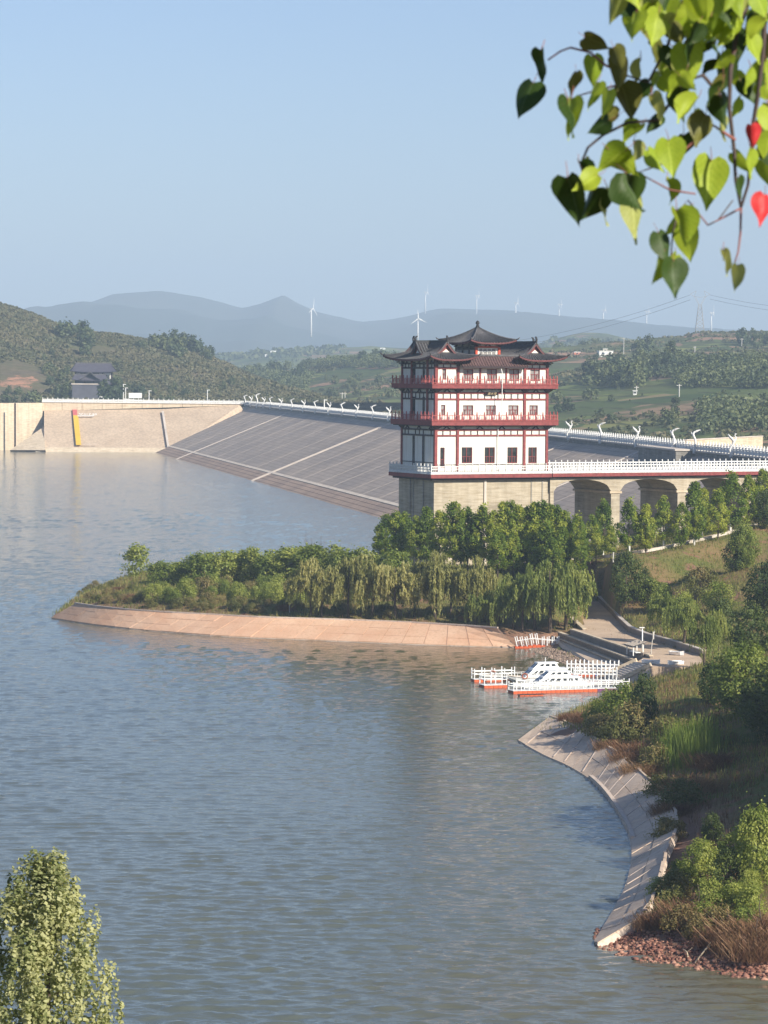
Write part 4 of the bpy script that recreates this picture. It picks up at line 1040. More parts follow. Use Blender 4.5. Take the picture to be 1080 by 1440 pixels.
# ---- roofs
def sweep_rib(mb, P, w=.13, h=.10):
    for a, b in zip(P, P[1:]): mb.bar(a+Vector((0,0,h/2)), b+Vector((0,0,h/2)), w, h)
def skirt(eave, inner, ze, zi, lift, pw, nm='roof', tile='tile', sides=(0,1,2,3), out=.35, ribs=.42, under='eave', parent=None):
    """hipped skirt with hollow slopes and swept-up corners"""
    E = [(eave[0],eave[2]),(eave[1],eave[2]),(eave[1],eave[3]),(eave[0],eave[3])]; I = [(inner[0],inner[2]),(inner[1],inner[2]),(inner[1],inner[3]),(inner[0],inner[3])]
    n, m_ = 16, 7; top = MB(); un = MB(); fa = MB(); rb = MB()
    def pt(s, t, u, dz=0):
        a, b = Vector(E[s]), Vector(E[(s+1)%4]); c, d = Vector(I[s]), Vector(I[(s+1)%4])
        k = abs(2*t-1)**3.2; ex = a.lerp(b, t); cen = Vector(((eave[0]+eave[1])/2, (eave[2]+eave[3])/2))
        if k > 0:
            cr_ = a if t < .5 else b; dd = (cr_-cen).normalized(); ex = ex+dd*out*k
        p_ = ex.lerp(c.lerp(d, t), u)
        return Vector((p_.x, p_.y, ze+(zi-ze)*u**pw+lift*k*(1-u)**1.5+dz))
    for s in sides:
        top.grid([[pt(s, i/n, j/m_) for j in range(m_+1)] for i in range(n+1)])
        un.grid([[pt(s, i/n, j/m_, -.20) for j in range(m_+1)] for i in range(n+1)])
        fa.grid([[pt(s, i/n, 0, -.20), pt(s, i/n, 0, 0)] for i in range(n+1)])
        Lw = (Vector(E[(s+1)%4])-Vector(E[s])).length; k = int(Lw/ribs)
        for i in range(1, k):
            sweep_rib(rb, [pt(s, i/k, j/5, .0) for j in range(6)])
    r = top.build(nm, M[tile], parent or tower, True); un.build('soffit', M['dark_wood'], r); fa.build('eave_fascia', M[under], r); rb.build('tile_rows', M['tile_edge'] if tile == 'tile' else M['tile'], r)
    hp = MB()
    for s in sides:
        P = [pt(s, 0, j/7, .06) for j in range(8)]; hp.tube(P, [.06]+[.13]*7, 6)
        hp.tube([P[0], P[0]+(P[0]-P[1]).normalized()*.25+Vector((0,0,.12)), P[0]+(P[0]-P[1]).normalized()*.42+Vector((0,0,.3))], [.1,.09,.03], 5)
    hp.build('hip_ridge', M['tile_edge'], r, True)
    # rafters
    rf = MB()
    for s in sides:
        Lw = (Vector(E[(s+1)%4])-Vector(E[s])).length; k = int(Lw/.4)
        for i in range(1, k): rf.bar(pt(s, i/k, .02, -.26), pt(s, i/k, .6, -.26), .1, .1)
    rf.build('rafters', M['eave'], r)
    return r
def gable(a, b, halfw, zb_, zt_, pw=1.35, over=.35, nm='gable_roof', ends=(True, True), ridge_end=(True, True)):
    """two hollow slopes either side of the ridge a-b ; triangles at the ends"""
    a = Vector((*a, 0)); b = Vector((*b, 0)); d = (b-a).normalized(); q = Vector((-d.y, d.x, 0))
    A = a-d*over*(1 if ends[0] else 0); B = b+d*over*(1 if ends[1] else 0)
    f = lambda p_, s, u: p_+q*s*halfw*(1-u)+Vector((0,0,zb_+(zt_-zb_)*u**pw))
    top = MB(); rb = MB(); n_ = max(3, int((B-A).length/.42))
    for s in (-1, 1):
        top.grid([[f(A.lerp(B, i/8), s, j/6) for j in range(7)] for i in range(9)]); top.grid([[f(A.lerp(B, i/8), s, j/6)-Vector((0,0,.16)) for j in range(7)] for i in range(9)])
        for i in range(1, n_): sweep_rib(rb, [f(A.lerp(B, i/n_), s, j/4) for j in range(5)])
    r = top.build(nm, M['tile'], tower, True); rb.build('tile_rows', M['tile_edge'], r)
    for e_, p_, dd, tr_ in ((0, a, -1, A), (1, b, 1, B)):
        if not ends[e_]: continue
        tri = MB(); tri.quad(f(p_, -1, 0), f(p_, 1, 0), Vector((p_.x, p_.y, zt_))); tri.build('gable_wall', M['red_dull'], r)
        w = MB(); c_ = p_+d*dd*.05; hh = (zt_-zb_)
        w.quad(c_-q*halfw*.38+Vector((0,0,zb_+hh*.12)), c_+q*halfw*.38+Vector((0,0,zb_+hh*.12)), c_+Vector((0,0,zb_+hh*.42))); w.build('gable_panel', M['white'], r)
        bd = MB()
        for s in (-1, 1):
            P = [f(tr_, s, j/5) for j in range(6)]; bd.k = 0
            for x, y in zip(P, P[1:]): bd.bar(x-Vector((0,0,.08)), y-Vector((0,0,.08)), .09, .3)
        bd.build('barge_board', M['eave'], r)
        bd = MB()
        for s in (-1, 1):
            P = [f(tr_, s, j/5)+Vector((0,0,.1)) for j in range(6)]; bd.tube(P, .1, 6)
        bd.build('verge_tiles', M['tile_edge'], r)
    rg = MB(); rg.bar(A+Vector((0,0,zt_+.12)), B+Vector((0,0,zt_+.12)), .22, .34); rg.build('ridge', M['tile'], r)
    for e_, p_, dd in ((0, A, -1), (1, B, 1)):
        if not ridge_end[e_]: continue
        o = MB(); z = Vector((0,0,zt_+.1)); o.tube([p_+z, p_+d*dd*.12+z+Vector((0,0,.45)), p_+d*dd*-.05+z+Vector((0,0,.72)), p_-d*dd*.28+z+Vector((0,0,.78))], [.17,.16,.13,.03], 6)
        o.build('ridge_ornament', M['tile'], r)
    return r
EO = 1.75
wingW = colu[1]; ze = 33.25; zi = 34.15; zr = 35.55
for (u0, u1, cross) in ((0, colu[1], -1), (colu[2], TW, 1)):
    uc = (u0+u1)/2
    skirt((u0-EO, u1+EO, -EO, TD+EO), (uc-1.45, uc+1.45, .35, TD-.35), ze, zi, .55, 1.25, out=.45)
    gable((uc, .35), (uc, TD-.35), 1.55, zi-.15, zr)
    if cross < 0:
        gable((u0-.15, TD/2), (uc, TD/2), 1.6, zi-.25, zr-.05, ends=(True, False), ridge_end=(True, False))
        # gable skirt dropping over the side eave
    else:
        gable((uc, TD/2), (u1+.15, TD/2), 1.6, zi-.25, zr-.05, ends=(False, True), ridge_end=(False, True))
    for vv in (0, TD):
        for u in (u0, u1):
            mb = MB()
            for k in range(3):
                s = .22+.2*k; mb.box(u-s, vv-s, 32.35+.22*k, u+s, vv+s, 32.53+.22*k)
            part(mb, 'bracket_set', M['dark_wood'])
    bracket((uc, -.02, 33.0), (1,0,0), (0,-1,0), .9)
for v in (1.2, 4.7, 8.3): bracket((-.02, v, 33.0), (0,1,0), (-1,0,0), .9)
# middle roof deck and the purple-brown lean-to over the middle bays
mb = MB(); mb.box(colu[1]+.5, .2, 33.3, colu[2]-.5, TD, 33.75); part(mb, 'flat_roof', M['tile'])
mb = MB(); n_ = 6
P = lambda u, t, dz=0: Vector((u, -1.15+1.35*t, 32.35+1.4*t**1.1+dz))
ua, ub2 = colu[1]+.15, colu[2]-.1
mb.grid([[P(ua+(ub2-ua)*i/8, j/n_) for j in range(n_+1)] for i in range(9)]); mb.grid([[P(ua+(ub2-ua)*i/8, j/n_, -.18) for j in range(n_+1)] for i in range(9)])
lr = part(mb, 'lean_to_roof', M['tile_red'], smooth=True)
mb = MB(); k = int((ub2-ua)/.4)
for i in range(k+1): sweep_rib(mb, [P(ua+(ub2-ua)*i/k, j/4) for j in range(5)], .12, .10)
mb.build('tile_rows', M['tile_red'], lr)
mb = MB(); mb.bar(P(ua, 0, -.09), P(ub2, 0, -.09), .08, .24); mb.build('eave_fascia', M['dark_wood'], lr)
mb = MB(); mb.bar(P(ua, 1, .1), P(ub2, 1, .1), .25, .25); mb.build('ridge', M['tile_edge'], lr)
for u in (uw(674.5), uw(711)): colm(u, -.02, Z3, 32.6, .22)
# central lantern pavilion
pu0, pu1, pv0, pv1 = 6.9, 10.4, 1.5, 7.2; pz0, pz1 = 33.7, 35.5
mb = MB(); wall_holes(mb, (1,0,0), (pu0,pv0,pz0), pu1-pu0, pz1-pz0, [(.45, .15, 3.05, 1.15)], .2, (0,1,0))
mb.quad((pu0,pv0,pz0),(pu0,pv1,pz0),(pu0,pv1,pz1),(pu0,pv0,pz1)); mb.quad((pu1,pv0,pz0),(pu1,pv1,pz0),(pu1,pv1,pz1),(pu1,pv0,pz1)); mb.quad((pu0,pv1,pz0),(pu1,pv1,pz0),(pu1,pv1,pz1),(pu0,pv1,pz1))
lan = part(mb, 'lantern_wall', M['white'])
window(lan, (pu0+.45, pv0+.12, pz0+.15), (1,0,0), 2.6, 1.0, (0,-1,0), M['curtain'], 4, (.5,), False, M['white_paint'])
M['vermilion'] = plain('bright_vermilion', (0.52, 0.075, 0.035), .6, .15, 2)
for u in (pu0, pu1):
    mb = MB(); mb.box(u-.17, pv0-.17, pz0, u+.17, pv0+.17, pz1); mb.build('lantern_post', M['vermilion'], lan)
mb = MB(); mb.box(pu0, pv0-.14, pz0+1.16, pu1, pv0-.01, pz0+1.42); mb.build('lantern_beam', M['vermilion'], lan)
for v in (pv0+1.9, pv0+3.8, pv1):
    mb = MB(); mb.box(pu0-.1, v-.14, pz0, pu0+.1, v+.14, pz1); mb.build('lantern_post', M['dark_wood'], lan)
mb = MB(); mb.box(pu0-.09, pv0, pz0+.9, pu0-.01, pv1, pz0+1.35); mb.build('lantern_beam', M['dark_wood'], lan)
bracket(((pu0+pu1)/2, pv0, pz1-.05), (1,0,0), (0,-1,0), .8)
for u in (pu0, pu1):
    for v in (pv0, pv1):
        mb = MB()
        for k in range(3): s = .25+.22*k; mb.box(u-s, v-s, pz1-.5+.2*k, u+s, v+s, pz1-.33+.2*k)
        mb.build('bracket_set', M['dark_wood'], lan)
cu_, cv_ = (pu0+pu1)/2, (pv0+pv1)/2
skirt((pu0-1.55, pu1+1.55, pv0-1.55, pv1+1.55), (cu_-.06, cu_+.06, cv_-.06, cv_+.06), 35.55, 37.6, .42, 1.45, nm='pyramid_roof', out=.35)
mb = MB(); mb.lathe([(.3,0),(.2,.15),(.28,.3),(.16,.5),(.3,.72),(.22,.95),(.03,1.1)], 8, (cu_,cv_,37.5)); part(mb, 'finial', M['tile'], smooth=True)

# ------------------------------------------------------------------ arch bridge to the shore
LB = 78.0; BW0, BW1 = .9, 9.2
bo = C0+Matrix.Rotation(TH, 3, 'Z') @ Vector((TW+.3, 0, 0))
bridge = empty('arch_bridge', bo, TH, 'pale concrete arch bridge with white balustrade leading right from the tower', 'bridge')
def bu(px, v=BW0-0.9):
    c, s = math.cos(TH), math.sin(TH); k = ray(px, 690); r = k.x/k.y; o_ = C0+Vector((TW+.3, 0, 0)) if False else bo
    return (r*(o_.y+v*c)-o_.x+v*s)/(c-r*s)
FV = -.75
arches = [(bu(774.5), bu(855.5)), (bu(868), bu(949)), (bu(961), bu(1041))]
a3 = arches[2][1]; w_ = arches[2][1]-arches[2][0]; g_ = arches[2][0]-arches[1][1]
arches += [(a3+g_, a3+g_+w_), (a3+2*g_+w_, a3+2*g_+2*w_)]
zs, zc, zt_ = 15.35, 17.0, 17.25
mb = MB()
prev = -.1
for (a, b) in arches:
    n_ = 14
    if a-prev > .01:
        for f_ in (FV, BW1): mb.quad((prev,f_,zs), (a,f_,zs), (a,f_,zt_), (prev,f_,zt_))
    arc = [(a+(b-a)*i/n_, zs+(zc-zs)*math.sqrt(max(0, 1-(2*i/n_-1)**2))**1.0) for i in range(n_+1)]
    for (u0_, z0_), (u1_, z1_) in zip(arc, arc[1:]):
        for f_ in (FV, BW1): mb.quad((u0_,f_,z0_), (u1_,f_,z1_), (u1_,f_,zt_), (u0_,f_,zt_))
        mb.quad((u0_,FV,z0_), (u0_,BW1,z0_), (u1_,BW1,z1_), (u1_,FV,z1_))
    prev = b
mb.quad((prev,FV,zs), (LB,FV,zs), (LB,FV,zt_), (prev,FV,zt_))
mb.build('arch_wall', M['concrete'], bridge)
mb = MB(); mb.box(-.1, FV-.75, 17.42, LB, BW1+.75, 17.9); mb.build('deck_fascia', M['red_dull'], bridge)
mb = MB(); mb.box(-.1, FV-.78, 17.904, LB, BW1+.78, 18.0); mb.build('deck_slab', M['stone_white'], bridge)
mb = MB(); mb.box(-.1, FV-.3, 17.253, LB, BW1+.3, 17.416); mb.build('deck_beam', M['dark_wood'], bridge)
for (a, b), (c, d) in zip(arches, arches[1:]):
    mb = MB(); mb.box(b+.02, FV+.05, -1, c-.02, BW1-.05, zs-.01); mb.build('pier', M['concrete'], bridge)
    mb = MB(); mb.box(b-.25, FV-.1, zs-.3, c+.25, BW1+.1, zs-.004); mb.build('pier_cap', M['concrete_pale'], bridge)
    mb = MB(); mb.box(b-2.2, FV+2.2, -1, b+.0, BW1, 10.2); mb.build('pier_wall', M['concrete_grey'], bridge)
# flared shoulder of the shaft towards the first arch
a0 = arches[0][0]
mb = MB(); 
prof = [(0.0, 9.0), (.1, 11.5), (a0+.1, 13.4), (a0+.1, zs+.2), (0, zs+.2)]
for i in range(len(prof)):
    (x0, z0), (x1, z1) = prof[i], prof[(i+1) % len(prof)]; mb.quad((x0,FV+.1,z0),(x1,FV+.1,z1),(x1,BW1,z1),(x0,BW1,z0))
mb.quad(*[(x, FV+.1, z) for x, z in prof]); mb.build('shoulder', M['concrete'], bridge)
mb = MB(); mb.quad((0,FV+.1,9.0),(.0,FV+.1,-1),(-1,FV+.1,-1),(-1,FV+.1,9)); mb.build('shoulder_foot', M['concrete'], bridge)
wp2 = rail_panel_mesh('bridge_railing', .98, 1.22, M['stone_white'], .16, .32)
rail_run(bridge, (0,FV-.6,18.0), (LB,FV-.6,18.0), .98, wp2); rail_run(bridge, (0,BW1+.6,18.0), (LB,BW1+.6,18.0), .98, wp2)
# ------------------------------------------------------------------ foliage
M['lf_plane'] = leafmat('plane_leaf', (0.06, 0.11, 0.016), (0.17, 0.235, 0.032), (0.37, 0.39, 0.065), .4, clump=.45)
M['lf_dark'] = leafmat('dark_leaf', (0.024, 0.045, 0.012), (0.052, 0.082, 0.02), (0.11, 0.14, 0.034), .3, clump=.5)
M['lf_willow'] = leafmat('willow_leaf', (0.13, 0.17, 0.045), (0.23, 0.27, 0.07), (0.34, 0.36, 0.11), .35, clump=.3)
M['lf_willow_dry'] = leafmat('yellowing_willow_leaf', (0.18, 0.19, 0.065), (0.30, 0.29, 0.105), (0.42, 0.385, 0.16), .35, clump=.3)
M['lf_bush'] = leafmat('bush_leaf', (0.085, 0.125, 0.026), (0.19, 0.235, 0.046), (0.33, 0.35, 0.085), .35, clump=.25)
M['lf_olive'] = leafmat('olive_scrub_leaf', (0.085, 0.10, 0.03), (0.16, 0.16, 0.05), (0.26, 0.20, 0.085), .3, clump=.25)
M['lf_brown'] = leafmat('brown_dry_stems', (0.105, 0.050, 0.034), (0.185, 0.095, 0.058), (0.30, 0.18, 0.10), .25, clump=.4)
M['lf_grass'] = leafmat('grass_blades', (0.095, 0.12, 0.028), (0.17, 0.19, 0.046), (0.28, 0.24, 0.09), .35, clump=.15)
M['lf_far'] = leafmat('far_tree_leaf', (0.032, 0.054, 0.024), (0.072, 0.098, 0.042), (0.14, 0.16, 0.065), .15, clump=.02)
M['lf_scrub'] = leafmat('hill_scrub_leaf', (0.060, 0.072, 0.030), (0.10, 0.105, 0.046), (0.15, 0.135, 0.068), .15, clump=.03)
M['lf_reed'] = leafmat('reed_leaf', (0.12, 0.17, 0.034), (0.20, 0.26, 0.05), (0.30, 0.33, 0.08), .4, clump=.3)

def leaves(C, S, N=None, asp=1.6, vary=None, droop=None):
    """leaf cards: centres C, sizes S, rough normals N -> vertices and quads"""
    k = len(C); n = rng.normal(size=(k, 3)) if N is None else N+rng.normal(size=(k, 3))*.75
    n /= np.linalg.norm(n, axis=1)[:, None]+1e-9
    a = rng.normal(size=(k, 3)); 
    if droop is not None: a = a*.35+np.array([0, 0, -1.0])*droop
    a -= n*(a*n).sum(1)[:, None]; a /= np.linalg.norm(a, axis=1)[:, None]+1e-9
    b = np.cross(n, a); s = S[:, None]
    # rhombus-like leaf
    V = np.stack([C-a*s*.5*asp, C+b*s*.42, C+a*s*.5*asp, C-b*s*.42], 1).reshape(-1, 3)
    Q = np.arange(k*4).reshape(-1, 4)
    v = rng.random(k) if vary is None else vary
    return V, Q, np.repeat(v, 4)
def crown_mesh(name, n, rad, hgt, z0, size, mat, shape='egg', K=40, rclump=.3, fill=.15, asp=1.5):
    """leaf clumps through an uneven envelope"""
    u = rng.random(K); ang = rng.random(K)*2*math.pi
    if shape == 'egg': prof = np.sin(np.clip(u, 0, 1)**.75*math.pi)**.75*(1-.35*u)+.12
    elif shape == 'dome': prof = np.sqrt(np.clip(1-u**2.0, 0, 1))*1.0
    elif shape == 'poplar': prof = np.sin(u**.7*math.pi)**.6*.95+.08
    elif shape == 'cone': prof = (1-u)*.95+.06
    else: prof = np.sin(np.clip(u*.9+.08, 0, 1)*math.pi)**.6
    rr = prof*rad*(0.45+.55*rng.random(K)**.5)*(0.8+.35*rng.random(K))
    cc = np.stack([rr*np.cos(ang), rr*np.sin(ang), z0+u*hgt], 1)
    idx = rng.integers(0, K, n); cl = (rclump*(.7+.6*rng.random(K)))[idx]
    d = rng.normal(size=(n, 3)); d /= np.linalg.norm(d, axis=1)[:, None]
    r = cl*(.55+.5*rng.random(n)); C = cc[idx]+d*r[:, None]*np.array([1, 1, 1.15])
    nf = int(n*fill)
    C[:nf] = cc[idx[:nf]]*np.array([.6, .6, 1])+rng.normal(size=(nf, 3))*rclump*.8
    C[:, 2] = np.maximum(C[:, 2], .03)
    ctr = np.array([0, 0, z0+hgt*.45]); N = (C-ctr); N /= np.linalg.norm(N, axis=1)[:, None]+1e-6
    cv = rng.random(K)[idx]*.55+rng.random(n)*.45
    V, Q, v = leaves(C, size*(.7+.6*rng.random(n)), N*.9+d*.6, asp, cv)
    return np_mesh(name, V, Q, mat, False, v)
def trunk_mesh(name, h, r, limbs=6, spread=1.0, mats=None, white=0.0, lean=.05, top=None):
    mb = MB(); top = top or h*.75; P = []; x = y = 0
    for k in range(6):
        t = k/5; P.append((x, y, -.3+(h*.92+.3)*t)); x += random.uniform(-lean, lean)*h*.2; y += random.uniform(-lean, lean)*h*.2
    if white > 0:
        mb.k = 1; z = white; mb.tube([(0,0,-.3),(P[1][0]*.4,P[1][1]*.4,z)], [r*1.08, r*.95], 7)
    mb.k = 0; mb.tube(P, [r*(1-.8*k/5) for k in range(6)], 7)
    for i in range(limbs):
        t = random.uniform(.35, .85); b = Vector(P[min(4, int(t*5))]).lerp(Vector(P[min(5, int(t*5)+1)]), t*5-int(t*5)); a = random.uniform(0, 6.28)
        L = spread*random.uniform(.5, 1.0)*(1.2-t); e = b+Vector((math.cos(a)*L, math.sin(a)*L, L*random.uniform(.6, 1.1)))
        mid = b.lerp(e, .5)+Vector((0, 0, -.06*L)); mb.tube([b, mid, e], [r*.4*(1.1-t), r*.25*(1.1-t), r*.08], 5)
    return mb.mesh(name, mats or [M['bark'], M['whitewash']], True)
def willow_mesh(name, ns, rad, h, mat, size=.10, seg=26, low=.15):
    """curtains of hanging shoots"""
    C = []; v = []; 
    B = 26; ba = rng.random(B)*6.283; br_ = np.sqrt(rng.random(B))*rad*.85; bz = h*(.58+.42*rng.random(B))*(1-.28*(br_/rad)**2); blow = low*h*.3+rng.random(B)**.8*h*.6; bv = rng.random(B)
    for i in range(ns):
        b = rng.integers(0, B); x0 = math.cos(ba[b])*br_[b]+rng.normal()*rad*.10; y0 = math.sin(ba[b])*br_[b]+rng.normal()*rad*.10
        out = np.array([x0, y0])/(math.hypot(x0, y0)+.1); L = bz[b]-blow[b]; L *= rng.uniform(.6, 1.05); z1 = bz[b]+rng.normal()*.12
        t = (np.arange(seg)+rng.random())/seg; xx = x0+out[0]*rad*.30*np.sqrt(t)*rng.uniform(.4, 1); yy = y0+out[1]*rad*.30*np.sqrt(t)*rng.uniform(.4, 1)
        zz = z1+.25*np.sin(t*3.1)*.6-L*t**1.25
        C.append(np.stack([xx+rng.normal(size=seg)*.03, yy+rng.normal(size=seg)*.03, np.maximum(zz, .05)], 1)); v += [bv[b]*.6+rng.random()*.4]*seg
    C = np.concatenate(C); S = size*(.8+.5*rng.random(len(C))); V, Q, vv = leaves(C, S, None, 3.2, np.array(v), 2.2)
    return np_mesh(name, V, Q, mat, False, vv)
def blades_mesh(name, X, Y, Z, hmin, hmax, w, mat, per=3, spread=.12, lean=.35):
    k = len(X)*per; x = np.repeat(X, per)+rng.normal(size=k)*spread; y = np.repeat(Y, per)+rng.normal(size=k)*spread; z = np.repeat(Z, per)-.05
    h = rng.uniform(hmin, hmax, k)*np.repeat(rng.uniform(.6, 1.2, len(X)), per); a = rng.random(k)*6.283; la = rng.random(k)*6.283; l = rng.random(k)*lean*h
    dx, dy = np.cos(a)*w*.5, np.sin(a)*w*.5; tx, ty = x+np.cos(la)*l, y+np.sin(la)*l
    V = np.stack([np.stack([x-dx, y-dy, z], 1), np.stack([x+dx, y+dy, z], 1), np.stack([tx+dx*.3, ty+dy*.3, z+h], 1), np.stack([tx-dx*.3, ty-dy*.3, z+h*.97], 1)], 1).reshape(-1, 3)
    v = np.repeat(np.repeat(rng.random(len(X)), per)*.6+rng.random(k)*.4, 4)
    return np_mesh(name, V, np.arange(k*4).reshape(-1, 4), mat, False, v)

# prototypes: (crown mesh, trunk mesh) pairs, unit design heights in metres
PL = [(crown_mesh('plane_crown', 4400, 1.2, 5.5, .95, .165, M['lf_plane'], 'poplar', 80, .32), trunk_mesh('plane_trunk', 5.6, .11, 9, 1.6, white=0)) for _ in range(4)]
PLW = [trunk_mesh('white_trunk', 5.6, .11, 9, 1.6, white=1.75) for _ in range(2)]
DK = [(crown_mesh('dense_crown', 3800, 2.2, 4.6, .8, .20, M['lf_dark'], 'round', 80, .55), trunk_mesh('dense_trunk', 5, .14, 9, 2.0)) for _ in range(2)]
GRN = [(crown_mesh('bright_crown', 7500, 2.8, 4.9, .7, .18, M['lf_bush'], 'round', 130, .6), trunk_mesh('bright_trunk', 5.2, .16, 10, 2.4)) for _ in range(3)]
BU = [crown_mesh('bush_crown', 2600, 1.15, 1.9, .15, .095, M['lf_bush'], 'dome', 36, .36) for _ in range(4)]
OL = [crown_mesh('scrub_crown', 2200, 1.0, 1.1, .1, .07, M['lf_olive'], 'dome', 30, .30, asp=2.2) for _ in range(4)]
TB = [crown_mesh('tall_bush_crown', 1500, .9, 2.7, .2, .14, M['lf_bush'], 'poplar', 36, .36) for _ in range(3)]
def brush(n=600):
    X = rng.normal(size=n)*.42; Y = rng.normal(size=n)*.42; Z = 0*X+.02
    return blades_mesh('dry_brush_crown', X, Y, Z, .15, .8, .011, M['lf_brown'], 9, .16, 1.0)
BR = [brush() for _ in range(3)]
WI = [(willow_mesh('willow_crown', 230, 1.75, 5.0, M['lf_willow']), trunk_mesh('willow_trunk', 4.6, .16, 9, 1.4)) for _ in range(3)]
WD_ = [(willow_mesh('dry_willow_crown', 190, 1.5, 4.3, M['lf_willow_dry']), trunk_mesh('willow_trunk', 4.0, .12, 9, 1.2)) for _ in range(3)]
STEM = trunk_mesh('bush_stems', 1.5, .035, 8, .7, lean=.3)
def tree(kind, base, h, design, proto, label, cat='tree', group=None, wide=1.0, name=None, white=False):
    s = h/design; t = empty(name or 'tree', base, random.uniform(0, 6.28), label, cat, group); t.scale = (s*wide, s*wide, s)
    cm, tm = proto if isinstance(proto, tuple) else (proto, None)
    link('crown', cm, t)
    if white: link('trunk', random.choice(PLW), t)
    elif tm: link('trunk', tm, t)
    else: link('stems', STEM, t)
    return t
def mpp(p): return p.y/F        # metres per pixel there

# the row of young plane trees along the embankment road
row = [(543,726,792,0),(568,722,793,0),(600,716,794,0),(637,710,798,0),(657,716,797,0),(680,713,799,0),(708,711,800,0),(729,716,800,0),(752,712,800,0),(773,714,799,0),(793,722,797,0),
       (812,726,795,0),(832,726,790,0),(848,706,786,1),(885,704,779,1),(908,712,778,0),(933,700,771,1),(958,710,772,0),(976,682,767,1),(987,690,757,1),(1009,690,760,0),(1027,667,750,1),(1052,672,745,0),(1072,664,738,0)]
row = sorted(row+[(533,740,792,0),(556,720,792,0),(585,728,795,0),(618,722,797,0),(648,722,798,0),(668,726,799,0),(694,722,800,0),(719,708,800,0),(741,716,800,0),(763,708,799,0),(783,714,798,0)])
for i, (px, ty, by, w) in enumerate(row):
    b = G(px, by); h = (by-ty)*mpp(b)
    tree('plane', b-Vector((0,0,.1)), h, 6.3, random.choice(PL), f'plane tree{" with white trunk" if w else ""}, {ordw(i)} from the left in the row before the tower', 'tree', 'plane trees along the embankment', random.uniform(1.0, 1.15), 'plane_tree', bool(w))
low = [(748,742,812),(768,738,814),(790,745,812),(815,750,812),(838,765,815),(776,760,822),(858,775,818),(700,745,812),(722,750,812)]
for i, (px, ty, by) in enumerate(sorted(low)):
    b = G(px, by); tree('plane', b, (by-ty)*mpp(b), 6.3, random.choice(PL), f'leafy plane tree below the embankment row, {ordw(i)} from the left', 'tree', 'trees below the row', 1.15, 'plane_tree')
b = G(880, 852); tree('d', b, 74*mpp(b), 5.6, DK[0], 'round dark green tree above the bend of the plaza path', 'tree', None, .82, 'round_tree')
b = G(906, 845); tree('d', b, 45*mpp(b), 5.6, DK[1], 'smaller dark tree right of the round tree above the path', 'tree', None, .8, 'round_tree')
# willows
wil = [(437,785,868,1),(452,800,868,1),(490,783,870,1),(523,778,870,1),(556,786,872,1),(583,790,868,1),(612,774,872,1),(634,786,868,1),(660,780,870,1),(676,795,866,1),(668,833,884,0),(695,825,886,0),(722,805,885,0),(735,812,888,0),(752,792,886,0),(773,786,890,0),(795,790,886,0),(808,796,882,0)]
for i, (px, ty, by, dry) in enumerate(wil):
    b = G(px, by); h = (by-ty)*mpp(b)
    tree('w', b, h, 5.0 if not dry else 4.3, random.choice(WD_ if dry else WI), f'{"yellowing" if dry else "green"} weeping willow on the bank, {ordw(i)} from the left', 'willow', 'willows on the bank', 1.0 if dry else random.uniform(.85, 1.0), 'willow')
for i, (px, ty, by, w) in enumerate(((935,838,908,1.0),(962,845,912,1.1),(990,862,938,.8),(1010,850,930,.7))):
    b = G(px, by); tree('w', b, (by-ty)*mpp(b), 5.0, WI[i % 3], f'pale green willow behind the plaza, {ordw(i)} from the left', 'willow', 'willows behind the plaza', w, 'willow')
# lone bushy tree near the tip, bare saplings
b = G(193, 812); tree('t', b, 50*mpp(b), 3.1, TB[0], 'lone bright green bushy tree near the tip of the peninsula', 'tree', None, 1.25, 'bushy_tree')
for i, (px, ty, by) in enumerate(((431,738,800),(452,744,800),(438,752,800))):
    b = G(px, by); h = (by-ty)*mpp(b); o = link('bare_tree', trunk_mesh('bare_tree', h, .06, 26, 1.6, lean=.12), None, b); tag(o, f'thin leafless tree rising above the peninsula shrubs, {ordw(i)} of three', 'tree', 'bare trees')
# shrubs of the peninsula
k = 0
back = []
for px in range(215, 560, 9):
    ty = np.interp(px, [225,250,300,350,400,450,500,545], [790,782,778,774,770,767,776,776])+random.uniform(-4, 9); back.append((px+random.uniform(-5, 5), ty, random.uniform(815, 826)))
for i, (px, ty, by) in enumerate(sorted(back)):
    b = G(px, by); tree('s', b, (by-ty)*mpp(b), 3.0, random.choice(TB), f'tall yellow-green shrub on the back of the peninsula, {ordw(i)} from the left', 'shrub', 'tall shrubs of the peninsula', random.uniform(1.2, 1.6), 'shrub')
mid = [(random.uniform(215, 560), random.uniform(828, 850)) for _ in range(60)]
for i, (px, by) in enumerate(sorted(mid)):
    b = G(px, by); o = BU if random.random() < .7 else OL
    tree('s', b, random.uniform(1.3, 2.5), 2.1 if o is BU else 1.35, random.choice(o), f'middle-sized green shrub on the peninsula slope, {ordw(i)} from the left', 'shrub', 'middle shrubs of the peninsula', random.uniform(.9, 1.3), 'shrub')
frt = [(random.uniform(120, 700), 0) for _ in range(90)]+[(x, 1) for x in (112, 118, 126, 134, 142, 150, 158, 168, 176, 186)]
for i, (px, by) in enumerate(sorted(frt)):
    lo_ = np.interp(px, [106,140,180,240,300,450,700], [842,848,852,857,860,866,878]); by = lo_-(random.uniform(0, 12 if px > 160 else 5) if not by else random.uniform(8, 24))
    b = G(px, by); o = OL if random.random() < .93 else BR
    tree('s', b, random.uniform(.6, 1.15), 1.35 if o is OL else 1.15, random.choice(o), f'low olive bush just above the peninsula slabs, {ordw(i)} from the left', 'bush', 'low bushes above the slabs', 1.1, 'bush')
